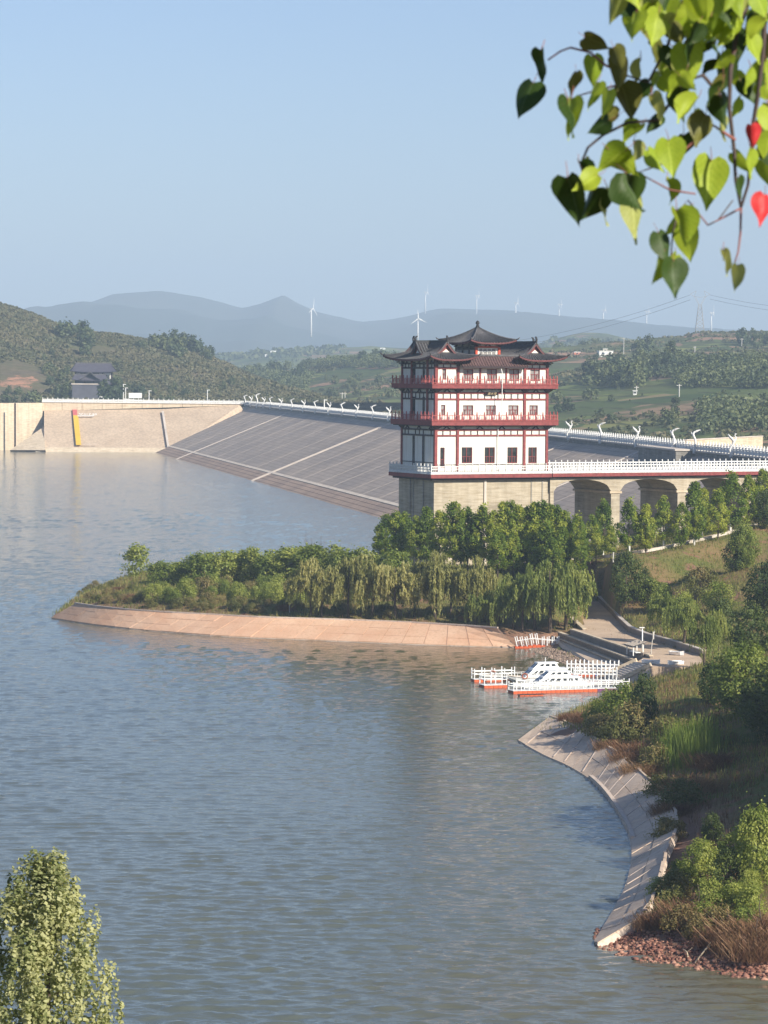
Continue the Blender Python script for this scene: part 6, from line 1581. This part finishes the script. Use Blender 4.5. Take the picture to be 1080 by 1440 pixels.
boat('boat', W(712, 959), ang*.7, 7.4, 2.2, 1.05, 'white two-tier cabin boat moored behind, with the higher roof')
boat('boat', W(724, 969), ang*.7, 7.8, 2.2, .95, 'white cabin boat moored in front along the float pontoon', True)
# second pontoon with its leaning gangway rails
g0 = W(727, 912); t = empty('small_pontoon', g0, .12, 'small orange float landing with slanting white rails at the bank', 'pontoon')
for i in range(11):
    z = .18*math.sin(min(1, max(0, (i-2)/5))*math.pi) if 2 < i < 7 else 0
    for j in range(2): link('float_block', fm_['orange'], t, (i*.5, j*.5, z-.02), (0, 0, 0))
for j, y in ((0, -.1), (1, .7)):
    for i in range(9):
        ln = .28 if i < 5 else .0
        mb = MB(); mb.tube([(i*.58+.35*j, y, .25), (i*.58-ln+.35*j, y, 1.35+(.35 if 2 < i < 5 else 0))], .055, 6); mb.build('rail_post', M['boat'], t)
    mb = MB(); mb.tube([(-.2+.35*j, y, .85), (1.7+.35*j, y, 1.15), (4.7+.35*j, y, .85)], .035, 4); mb.build('rail', M['boat'], t)
# shelter, lamp post, leaning pole, small boats on the plaza
b = W(893, 921, 2.0); t = empty('shelter', b, R(-75), 'small open shelter with a tilted dark roof on the plaza', 'shelter')
mb = MB(); mb.hexa([(-1.3,-.75,.95),(1.3,-.75,.95),(1.3,.75,1.35),(-1.3,.75,1.35),(-1.3,-.75,1.05),(1.3,-.75,1.05),(1.3,.75,1.45),(-1.3,.75,1.45)]); r = mb.build('roof', M['tile'], t)
for k in range(6): mb = MB(); x = -1.25+.5*k; mb.bar((x,-.75,1.07),(x,.75,1.47),.05); mb.build('roof_batten', M['strip'], r)
for x in (-1, 1):
    for y in (-.55, .55): mb = MB(); mb.bar((x, y, 0), (x, y, 1.0 if y < 0 else 1.28), .09); mb.build('leg', M['white_paint'], t)
mb = MB(); mb.box(-1.0, -.3, .3, 1.0, .3, .38); mb.build('bench', M['white_paint'], t)
b = W(903, 921, 2.0); t = empty('lamp_post', b, 0, 'white lamp post standing beside the shelter on the plaza', 'lamp post')
h = 38*mpp(b); mb = MB(); mb.tube([(0,0,0),(0,0,h)], [.08,.06], 7); mb.build('pole', M['white_paint'], t, True); mb = MB(); mb.box(-.32,-.12,h,.22,.12,h+.1); mb.build('lamp_head', M['white_paint'], t)
b = W(915, 923, 2.0); mb = MB(); mb.tube([(0,0,0),(.15,0,1.6),(.4,0,2.7)], [.045,.04,.03], 6); mb.box(.2,-.04,1.8,.34,.02,2.6); tag(mb.build('leaning_pole', M['pole'], loc=b), 'thin leaning pole with a pale cloth right of the lamp post', 'pole')
b = W(916, 922.5, 2.0); a = W(903,924,2.0); t = empty('low_wall', a, 0, 'short dark wall on the plaza between lamp post and leaning pole', 'wall'); mb = MB(); mb.bar(Vector((0,0,.2)), b-a+Vector((0,0,.2)), .25, .45); mb.build('wall_body', M['wallface'], t)
def rowboat(loc, ang, L, label):
    t = empty('rowboat', loc, ang, label, 'boat'); mb = MB()
    st_ = [(0, .05, .5), (.2, .3, .42), (.5, .42, .38), (.85, .38, .38), (1, .3, .4)]
    for (x0, w0, d0), (x1, w1, d1) in zip(st_, st_[1:]):
        for sg in (-1, 1): mb.quad((x0*L, sg*w0, d0), (x1*L, sg*w1, d1), (x1*L, sg*w1*.6, .02), (x0*L, sg*w0*.6, .05)); mb.quad((x0*L, sg*w0*.85, d0), (x1*L, sg*w1*.85, d1), (x1*L, sg*w1*.5, .1), (x0*L, sg*w0*.5, .1))
        mb.quad((x0*L, -w0*.6, .05), (x1*L, -w1*.6, .05), (x1*L, w1*.6, .05), (x0*L, w0*.6, .05))
    mb.quad((L, -.3, .4), (L, .3, .4), (L, .18, .02), (L, -.18, .02)); mb.build('hull', M['boat'], t)
    for x in (.35, .7): mb = MB(); mb.box(x*L-.1, -.36, .28, x*L+.1, .36, .32); mb.build('seat', M['grey_metal'], t)
rowboat(W(928, 934, 2.02), R(155), 1.9, 'small white rowboat lying on the plaza in front')
rowboat(W(939, 935, 2.02), R(20), 1.7, 'second white rowboat lying beside the front one')
rowboat(W(962, 922, 2.02), R(140), 1.8, 'white rowboat pulled up further right under the willow')
# white marker post on the path and peninsula
for px, py, h, lb in ((862,843,1.2,'short yellowish marker post on the grass beside the path'),(407,862,1.1,'small white marker post above the peninsula slabs'),(693,541+0,0,'')):
    if h: b = G(px, py); mb = MB(); mb.box(-.07,-.07,0,.07,.07,h); mb.box(-.09,-.09,h,.09,.09,h+.06); tag(mb.build('marker_post', M['pole'], loc=b), lb, 'post')
for i, (px, py) in enumerate(((985,752),(958,762),(1000,758),(1045,742),(900,780),(870,786))):
    pass
# road beside the row and its kerb
rp_ = [G(x, y) for x, y in ((700,803),(745,794),(800,789),(840,787),(885,781),(933,773),(1000,758),(1060,742),(1110,728))]
rd = empty('road', rp_[0]); tag(rd, kind='structure'); mb = MB()
L_ = [q+Vector((0,-.2,.22))-rp_[0] for q in smooth(rp_, 2)]; mb.grid([[q, q+Vector((0, 2.6, .1))] for q in L_]); mb.build('road_surface', M['beige_terrace'], rd)
mb = MB()
for a, b in zip(L_, L_[1:]): mb.bar(a+Vector((0,-.1,.02)), b+Vector((0,-.1,.02)), .25, .35)
mb.build('road_kerb', M['strip'], rd)
# house, sign and poles behind the left wall
def hall(loc, ang, s):
    t = empty('temple_hall', loc, ang, 'two-tier hall with dark curved roofs below the left hill', 'building'); t.scale = (s*1.35, s, s)
    mb = MB(); mb.box(-5.2,-3,0,5.2,3,8.2); w = mb.build('wall', M['dark_base'], t); mb = MB(); mb.box(1.5,-3.05,5.6,5.25,3.05,7.9); mb.box(-5.25,-3.05,6.2,-3.8,3.05,7.9); mb.build('white_wall_panel', M['white'], t)
    for x in (-5.2,-2.6,0,2.6,5.2): mb = MB(); mb.box(x-.2,-3.2,0,x+.2,-3.0,8.2); mb.build('column', M['dark_wood'], t)
    for x in (-3.9,-1.3,1.3,3.9):
        for z in (5.6,): mb = MB(); mb.box(x-.7,-3.08,z,x+.7,-3.0,z+1.5); mb.build('window', M['glass'], w)
    def rf(x0,x1,y0,y1,ze,zr,nm,ins):
        mb = MB(); n = 6; q = []
        for sg in (-1, 1):
            yc = (y0+y1)/2; G_ = [[Vector((x0+(x1-x0)*i/8+ (ins*(j/n)*(1-2*i/8)), (y0 if sg < 0 else y1)+(yc-(y0 if sg < 0 else y1))*j/n, ze+(zr-ze)*(j/n)**1.3+.5*abs(2*i/8-1)**3*(1-j/n))) for j in range(n+1)] for i in range(9)]
            mb.grid(G_); mb.grid([[v-Vector((0,0,.2)) for v in r_] for r_ in G_])
        for sx in (0, 1):
            x = x0 if sx == 0 else x1; xi = x0+ins if sx == 0 else x1-ins; mb.quad((x,y0,ze+.5),(xi,(y0+y1)/2,zr),(x,y1,ze+.5))
        r = mb.build(nm, M['tile_far'], t); mb = MB(); mb.bar((x0+ins,(y0+y1)/2,zr+.1),(x1-ins,(y0+y1)/2,zr+.1),.35,.45); mb.build('ridge', M['tile_edge'], r); return r
    M['tile_far'] = plain('blue_grey_tile', (0.07,0.065,0.085), .7, .2, 1)
    rf(-6.6,6.6,-4.8,4.4,8.2,11.6,'main_roof',1.5)
    rf(-6.4,4.2,-6.6,-2.6,5.0,7.2,'lower_roof',.9)
    # porch gable towards the water
    mb = MB(); yf = -7.2
    for sg in (-1, 1): mb.grid([[Vector((-1.2+sg*2.9*(1-j/5), y, 5.4+2.9*(j/5)**1.35)) for j in range(6)] for y in (yf,-3.0)])
    mb.build('porch_roof', M['tile_far'], t)
    for sg in (-1, 1):
        mb = MB(); mb.tube([Vector((-1.2+sg*2.9*(1-j/5), yf-.05, 5.45+2.9*(j/5)**1.35)) for j in range(6)], .14, 5); mb.build('porch_verge', M['tile_edge'], t)
    mb = MB(); mb.box(-6.2,-6.2,-4,2.2,-3.3,3.4); mb.build('dark_base', M['dark_base'], t)
    mb = MB(); mb.box(-6.5,-6.5,3.4,3.0,-3.2,3.8); mb.build('base_coping', M['strip'], t)
    mb = MB(); mb.box(1.6,-7.0,-4,2.6,-6.0,3.0); mb.build('white_gatepost', M['stone_white'], t)
    return t
M['dark_base'] = plain('dark_grey_base', (0.09,0.09,0.11), .8, .2, .5)
bb = WD(131, 553, 1296); hall(bb, R(8), 43*mpp(bb)/11.9)
b = WD(190, 562, 1275); t = empty('sign_board', b, R(4), 'white notice board on posts behind the left dam railing', 'sign'); mb = MB(); k = mpp(b); mb.box(-9*k,-.2,2.2*k,9.5*k,.1,9.5*k); mb.build('board', M['white_paint'], t)
for x in (-8*k, 8*k): mb = MB(); mb.box(x-.15,.11,-2,x+.15,.4,9*k); mb.build('leg', M['grey_metal'], t)
t = empty('white_canopy', WD(192, 563, 1270), 0, 'low white sloping canopy roof beside the notice board', 'canopy'); mb = MB(); mb.hexa([(-18*k,-1,1.2*k),(8*k,-1,-.8*k),(8*k,3,-.8*k),(-18*k,3,1.2*k),(-18*k,-1,2.4*k),(8*k,-1,0),(8*k,3,0),(-18*k,3,2.4*k)]); mb.build('canopy_roof', M['white_paint'], t)
for x in (-16*k, 6*k): mb = MB(); mb.box(x-.15,0,-2,x+.15,.3,1.1*k if x < 0 else -.7*k); mb.build('leg', M['grey_metal'], t)
for i, (px, ty, by) in enumerate(((173.5,541,563),(209.5,550,564),(291.5,549,565),(176.5,546,563),(456,563,577))):
    b = WD(px, by, on_line(px, CR0, CRE).y+12 if px > 343 else 1268); h = (by-ty)*mpp(b); t = empty('lamp_post', b-Vector((0,0,1.5)), 0, f'thin white lamp post behind the dam railing, {ordw(sorted((173.5,209.5,291.5,176.5,456)).index(px))} from the left', 'lamp post', 'lamp posts behind the dam railing')
    mb = MB(); mb.tube([(0,0,0),(0,0,h+1.5)], .18, 6); mb.build('pole', M['white_paint'], t); mb = MB(); mb.box(-.2,-.2,h+1.5,1.0,.2,h+1.75); mb.build('lamp_head', M['white_paint'], t)
# village houses on the hills
def house(px, py, w, h, Y, mat, label, roof=None):
    b = WD(px, py, Y); k = mpp(b); ww, hh = w*k, h*k; t = empty('house', b, R(random.uniform(-12, 12)), label, 'house')
    mb = MB(); mb.box(-ww/2,-ww*.3,-4,ww/2,ww*.3,hh); wl_ = mb.build('wall', mat, t)
    mb = MB(); mb.box(-ww/2-.2,-ww*.3-.2,hh+.003,ww/2+.2,ww*.3+.2,hh+.3); mb.build('roof', roof or M['white_paint'], t)
    n_ = max(1, int(ww/3))
    for i in range(n_): x = -ww/2+ww*(i+.5)/n_; mb = MB(); mb.box(x-.5,-ww*.3-.05,hh*.35,x+.5,-ww*.3-.002,hh*.75); mb.build('window', M['glass'], wl_)
    return t
def hY(px, py): return GV(px, py).y
for px, py, w, h, mt, lb in ((851,500,20,6,'white_paint','white village house with open bays at the head of the terraces'),(851,495,6,4,'cream','small yellow upper room on the white village house'),(811,499,9,3.5,'brick_red','low pink-roofed house left of the white village house'),(903,500,8,4,'white_paint','tiny white house right of the white village house'),
        (939,501,7,3,'white_paint','tiny white house half hidden by the purple-grey trees'),(995,507,12,5,'brick_red','orange brick house among the trees on the right hillside'),(1077,534,13,9,'brick_red','orange brick house at the right edge of the hillside'),(1018,522,10,2.5,'white_paint','long low white roof among the trees right of the orange house'),(893,555,5,5,'white_paint','small white hut on the brown terrace')):
    g_ = GV(px, py); house(px, py, w, h, g_.y-2, M[mt], lb)
for px, py, w, h, lb in ((384,498.5,8,5,'white house far off in the valley left of the tower'),(377,501,9,2.5,'low pale shed beside the far white house'),(442,492,5,1.5,'tiny white roof on the far low hill'),(538,491,7,1.5,'long white roof on the far low hill near the tower')):
    g_ = GR('low_hills', px, py, 2500, 3600); house(px, py, w, h, g_.y-3, M['white_paint'], lb)
for i, (px, ty, by) in enumerate(((560-0,0,0),(481,552,562),(485,552,562),(877,475,498),(944,485,502),(977,487,496),(1043,476,490),(955,540,558),(895,543,553),(1082,0,0))):
    if by: b = GV(px, by); h = (by-ty)*mpp(b); mb = MB(); mb.tube([(0,0,-1),(0,0,h)], .22, 5); mb.box(-.9,-.1,h-.6,.9,.1,h-.4); tag(mb.build('utility_pole', M['pole'], loc=b), f'pale utility pole on the hillside, {ordw(i-1)} from the valley side', 'utility pole', 'utility poles on the hillsides')
# ------------------------------------------------------------------ the hill the camera stands on and the tree rising from it
xs = np.arange(-70, 90, 2.0); ys = np.arange(-40, 130, 2.0); X, Y = np.meshgrid(xs, ys)
Z = 30.2-.30*np.maximum(Y, -5)+.9*fbm(X*.08, Y*.08)-np.where(Y < 4, 0, .0); Z = np.maximum(Z, -1.5)
tag(link('hillside', height_mesh('hillside', xs, ys, Z, M['ground'])), kind='structure')
M['lf_poplar'] = leafmat('pale_poplar_leaf', (0.085, 0.11, 0.035), (0.19, 0.215, 0.085), (0.40, 0.40, 0.20), .3, clump=1.6)
tp = WD(66, 1212, 60); bz = 12.2; H_ = tp.z-bz
t = empty('poplar_tree', (tp.x, tp.y, bz), 0, 'pale olive poplar crown rising at the lower left corner', 'tree')
K = 150; u = rng.random(K)**.8; a = rng.random(K)*6.283
prof = np.interp(u, [0, .5, .73, .87, .965, 1], [1.75, 1.5, 1.22, 1.0, .62, .18]); rr = prof*np.sqrt(rng.random(K))*.98
zz = H_*.42+u*H_*.57
cc = np.stack([rr*np.cos(a), rr*np.sin(a), zz], 1)
for q_ in range(26):                      # upright shoots that break the outline
    an = rng.random()*6.283; u_ = rng.uniform(.45, .98); r0 = np.interp(u_, [0, .5, .73, .87, .965, 1], [1.75, 1.5, 1.22, 1.0, .62, .18])*rng.uniform(.75, 1.12); z0 = H_*.42+u_*H_*.57
    for e_ in range(3): cc = np.concatenate([cc, [[r0*math.cos(an), r0*math.sin(an), z0-.25+.22*e_]]])
K = len(cc); n_ = 24000; idx = rng.choice(K, n_, p=(lambda w: w/w.sum())(np.where(np.arange(K) >= 150, .22, 1.0))); d = rng.normal(size=(n_, 3)); d /= np.linalg.norm(d, axis=1)[:, None]
thin = np.where(np.arange(K)[idx] >= 150, .35, 1.0)[:, None]
C = cc[idx]+thin*d*(.30*rng.random(n_)**.4)[:, None]*np.array([.75, .75, 1.5]); 
N = d*.6+(C-np.array([0, 0, H_*.6]))*.35; V, Q, v = leaves(C, .075*(.7+.7*rng.random(n_)), N, 1.15, rng.random(K)[idx]*.5+rng.random(n_)*.5)
link('crown', np_mesh('poplar_crown', V, Q, M['lf_poplar'], False, v), t)
mb = MB(); mb.tube([(0,0,-.5),(0,0,H_*.5),(.05,0,H_*.93)], [.14,.09,.015], 7)
for k in range(46):
    z = H_*random.uniform(.35, .93); an = random.uniform(0, 6.28); L_ = np.interp(z/H_, [.35, .93], [1.5, .3])*random.uniform(.6, 1); mb.tube([(0,0,z),(math.cos(an)*L_*.5,math.sin(an)*L_*.5,z+L_*.35),(math.cos(an)*L_*.8,math.sin(an)*L_*.8,z+L_*.9)], [.03,.018,.005], 4)
mb.build('trunk', M['bark'], t)

# ------------------------------------------------------------------ leafy branch hanging into the upper right corner
def leaf_material(name, c1, c2, tr, trc):
    m, n, p = nt_mat(name); co = _coords(n, 'Object')
    w = n.nodes.new('ShaderNodeTexNoise'); w.inputs['Scale'].default_value = 25; n.links.new(co, w.inputs[0])
    oi = n.nodes.new('ShaderNodeObjectInfo'); ad = n.nodes.new('ShaderNodeMath'); ad.operation = 'MULTIPLY_ADD'; ad.inputs[1].default_value = .45; n.links.new(oi.outputs['Random'], ad.inputs[0]); n.links.new(w.outputs[0], ad.inputs[2])
    c = _ramp(n, ad.outputs[0], [(.4, c1), (.85, c2)])
    sp = n.nodes.new('ShaderNodeSeparateXYZ'); n.links.new(co, sp.inputs[0]); ab = n.nodes.new('ShaderNodeMath'); ab.operation = 'ABSOLUTE'; n.links.new(sp.outputs[0], ab.inputs[0])
    c = _mix(n, _ramp(n, ab.outputs[0], [(.008, (.75, .75, .75)), (.022, (0, 0, 0))]), c, tuple(min(1, x*1.5+.05) for x in c2))
    vn = n.nodes.new('ShaderNodeMath'); vn.operation = 'MULTIPLY_ADD'; vn.inputs[1].default_value = .8; n.links.new(ab.outputs[0], vn.inputs[0]); n.links.new(sp.outputs[2], vn.inputs[2])
    wv = n.nodes.new('ShaderNodeMath'); wv.operation = 'PINGPONG'; wv.inputs[1].default_value = .065; n.links.new(vn.outputs[0], wv.inputs[0])
    c = _mix(n, _ramp(n, wv.outputs[0], [(.003, (.45, .45, .45)), (.010, (0, 0, 0))]), c, tuple(min(1, x*1.4+.03) for x in c2))
    c = _mix(n, _ramp(n, _noise(n, co, 9, 4, .7), [(.64, (0, 0, 0)), (.70, (.8, .8, .8))]), c, (.12, .06, .02)); n.links.new(c, p.inputs['Base Color']); p.inputs['Roughness'].default_value = .5; p.inputs['Specular IOR Level'].default_value = .22
    t = n.nodes.new('ShaderNodeBsdfTranslucent'); t.inputs[0].default_value = (*trc, 1); mx = n.nodes.new('ShaderNodeMixShader'); mx.inputs[0].default_value = tr
    n.links.new(p.outputs[0], mx.inputs[1]); n.links.new(t.outputs[0], mx.inputs[2]); n.links.new(mx.outputs[0], n.nodes['Material Output'].inputs[0]); return m
ML = {'b': leaf_material('sunlit_green_leaf', (0.19, 0.29, 0.02), (0.36, 0.44, 0.04), .35, (.44, .54, .04)),  # green of the leaves in sun, the light put into the colour
      'd': leaf_material('shaded_green_leaf', (0.016, 0.036, 0.005), (0.034, 0.065, 0.010), .10, (.09, .14, .02)),  # same leaf seen in shade: the shading is painted into this darker green
      'y': leaf_material('yellow_green_leaf', (0.26, 0.30, 0.07), (0.38, 0.40, 0.13), .30, (.5, .5, .12)),
      'r': leaf_material('red_autumn_leaf', (0.42, 0.018, 0.022), (0.55, 0.035, 0.035), .15, (.6, .04, .03)),
      'o': leaf_material('olive_brown_leaf', (0.08, 0.085, 0.018), (0.14, 0.14, 0.03), .2, (.2, .18, .04))}
M['twig'] = plain('grey_brown_twig', (0.075, 0.055, 0.05), .8, .2, 20); M['twig_red'] = plain('reddish_twig', (0.26, 0.10, 0.085), .7, .2, 20)
def leaf_mesh(kind, fold, bend):
    """heart-shaped leaf hanging from the origin, tip towards -z ; length 1"""
    ts = [0, .05, .13, .24, .38, .52, .66, .78, .88, .95, 1.0]; ws = [.20, .38, .48, .50, .46, .375, .26, .155, .075, .035, .004]
    bk = [-.10, -.07, -.02, 0, 0, 0, 0, 0, 0, 0, 0]
    V = []; Q = []
    for i, (t_, w) in enumerate(zip(ts, ws)):
        y = bend*math.sin(t_*2.4)*.5
        for j, s in enumerate((-1, -.5, 0, .5, 1)):
            x = s*w; up = fold*abs(x)*(1-.3*abs(s))+.03*math.sin(t_*9+s*2)
            V.append((x*math.cos(fold*.5), y+up, -t_-bk[i]*abs(s)*-1 if False else -t_+(-bk[i])*abs(s)))
    for i in range(len(ts)-1):
        for j in range(4): a = i*5+j; Q.append((a, a+1, a+6, a+5))
    me = bpy.data.meshes.new('leaf'); b = len(V)
    mb = MB(); mb.v = V; mb.f = Q; mb.m = [0]*len(Q); mb.k = 1
    mb.tube([(0, bend*0, -.03), (.02, .03, .12), (.0, .08, .32)], [.014, .011, .009], 5)
    return mb.mesh('leaf', [ML[kind], M['twig_red']], True)
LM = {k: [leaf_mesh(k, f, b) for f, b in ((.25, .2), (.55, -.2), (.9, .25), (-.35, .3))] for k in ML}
DB = 6.7
br0 = WD(1040, 20, DB); branch = empty('leafy_branch', br0, 0, 'hanging leafy branch with heart-shaped leaves in the upper right corner', 'branch')
def zp(x, y): return 700+x/2.842, y/2.842
kx = DB/F
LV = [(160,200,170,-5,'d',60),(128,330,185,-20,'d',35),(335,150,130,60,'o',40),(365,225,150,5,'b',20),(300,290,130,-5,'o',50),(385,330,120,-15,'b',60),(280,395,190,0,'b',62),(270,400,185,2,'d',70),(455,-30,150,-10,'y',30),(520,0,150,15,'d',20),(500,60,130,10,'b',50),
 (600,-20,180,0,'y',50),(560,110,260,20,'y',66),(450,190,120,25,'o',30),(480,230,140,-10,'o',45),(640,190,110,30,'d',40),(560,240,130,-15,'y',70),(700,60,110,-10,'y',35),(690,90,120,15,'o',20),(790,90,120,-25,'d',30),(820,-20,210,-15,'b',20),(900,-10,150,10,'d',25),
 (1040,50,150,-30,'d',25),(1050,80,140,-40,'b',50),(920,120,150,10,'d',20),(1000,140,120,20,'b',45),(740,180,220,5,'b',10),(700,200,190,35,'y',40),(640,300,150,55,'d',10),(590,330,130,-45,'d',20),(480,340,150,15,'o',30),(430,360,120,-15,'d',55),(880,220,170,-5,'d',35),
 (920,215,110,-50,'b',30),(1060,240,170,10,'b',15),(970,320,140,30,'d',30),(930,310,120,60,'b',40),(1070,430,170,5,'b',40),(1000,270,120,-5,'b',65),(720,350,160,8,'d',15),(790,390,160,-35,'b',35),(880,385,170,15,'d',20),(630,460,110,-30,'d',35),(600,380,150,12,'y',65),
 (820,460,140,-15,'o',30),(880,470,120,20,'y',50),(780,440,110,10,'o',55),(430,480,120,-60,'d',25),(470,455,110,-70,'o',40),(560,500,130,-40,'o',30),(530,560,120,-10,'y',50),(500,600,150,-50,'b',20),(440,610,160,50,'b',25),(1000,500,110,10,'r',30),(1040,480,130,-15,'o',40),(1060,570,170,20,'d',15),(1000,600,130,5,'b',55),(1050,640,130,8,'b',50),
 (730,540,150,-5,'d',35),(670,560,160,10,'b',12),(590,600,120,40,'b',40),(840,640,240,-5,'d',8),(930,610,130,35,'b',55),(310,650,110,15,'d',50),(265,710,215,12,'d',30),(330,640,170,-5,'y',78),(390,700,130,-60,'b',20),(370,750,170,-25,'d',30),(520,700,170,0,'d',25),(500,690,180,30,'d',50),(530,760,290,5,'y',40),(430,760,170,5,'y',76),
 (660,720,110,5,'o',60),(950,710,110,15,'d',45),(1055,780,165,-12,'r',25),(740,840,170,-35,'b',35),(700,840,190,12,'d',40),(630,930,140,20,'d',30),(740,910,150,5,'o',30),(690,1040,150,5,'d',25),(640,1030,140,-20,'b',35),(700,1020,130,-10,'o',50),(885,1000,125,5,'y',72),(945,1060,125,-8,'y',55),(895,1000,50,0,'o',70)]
for i in range(34):      # the crowd of leaves along the top and right edges
    LV.append((random.uniform(480, 1090), random.uniform(-90, 60), random.uniform(120, 170), random.uniform(-40, 40), random.choice('bbbbddoy'), random.uniform(10, 60)))
for i in range(26): LV.append((random.uniform(560, 1090), random.uniform(20, 420), random.uniform(90, 130), random.uniform(-50, 50), random.choice('bbddoo'), random.uniform(20, 75)))
for i in range(12): LV.append((random.uniform(880, 1100), random.uniform(60, 600), random.uniform(90, 130), random.uniform(-40, 40), random.choice('bddo'), random.uniform(10, 60)))
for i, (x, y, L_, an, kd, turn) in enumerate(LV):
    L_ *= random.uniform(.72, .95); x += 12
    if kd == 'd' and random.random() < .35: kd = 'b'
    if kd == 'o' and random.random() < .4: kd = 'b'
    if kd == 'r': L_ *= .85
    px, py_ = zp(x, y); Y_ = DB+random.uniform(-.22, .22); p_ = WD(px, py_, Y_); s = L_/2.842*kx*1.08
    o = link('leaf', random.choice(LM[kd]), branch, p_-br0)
    tw = turn*random.choice((-1, 1)); tilt = random.uniform(-25, 25)
    o.rotation_euler = (Matrix.Rotation(R(-an), 3, 'Y') @ Matrix.Rotation(R(tilt), 3, 'X') @ Matrix.Rotation(R(tw), 3, 'Z')).to_euler(); o.scale = (s*.84*min(1, 165/L_)*random.uniform(.82, 1.08), s*random.uniform(.6, 1.4), s)
    if kd == 'r': o['label'] = 'bright red heart-shaped leaf'
def twig(pts, r0, r1, mat='twig'):
    P = [WD(*zp(x, y), DB+dy)-br0 for x, y, dy in pts]; mb = MB(); n_ = len(P)
    r0 *= .72; r1 *= .72
    mb.tube(P, [r0+(r1-r0)*i/(n_-1) for i in range(n_)], 6); mb.build('twig', M[mat], branch, True)
twig([(1010,-200,0),(995,20,0),(955,140,.05),(930,280,.02),(925,430,0),(945,600,.02),(950,720,0),(972,830,0)], .009, .004)
twig([(972,830,0),(970,930,.02),(960,1010,0),(942,1065,0)], .0038, .002, 'twig_red')
twig([(972,830,0),(1000,740,.03),(1010,640,0),(1020,500,.02),(1040,380,0),(1060,200,0),(1080,-100,0)], .004, .008)
twig([(680,-120,0),(695,40,0),(710,80,.02),(680,180,.04),(600,330,0),(510,300,0)], .007, .003)
twig([(930,430,0),(820,300,.03),(750,325,0),(640,480,0),(520,490,.02),(420,540,0),(360,590,0),(330,660,0),(350,710,0)], .006, .003)
twig([(950,560,0),(860,500,0),(700,640,.03),(560,690,0),(690,760,.02),(790,775,0)], .005, .0025, 'twig_red')
twig([(200,240,0),(250,205,0),(290,190,0),(370,210,.02),(430,260,0),(510,300,0)], .0025, .004, 'twig_red')
twig([(975,830,0),(900,870,0),(840,900,0),(760,800,.03),(720,845,0)], .003, .002, 'twig_red'); twig([(840,900,0),(880,880,0),(940,800,0)], .0025, .002); twig([(720,845,0),(700,930,0),(690,1050,0)], .003, .002)
twig([(1000,20,0),(960,90,.0),(930,60,0)], .004, .002); twig([(300,440,0),(330,380,0),(400,360,.02),(480,340,0)], .002, .0035, 'twig_red')
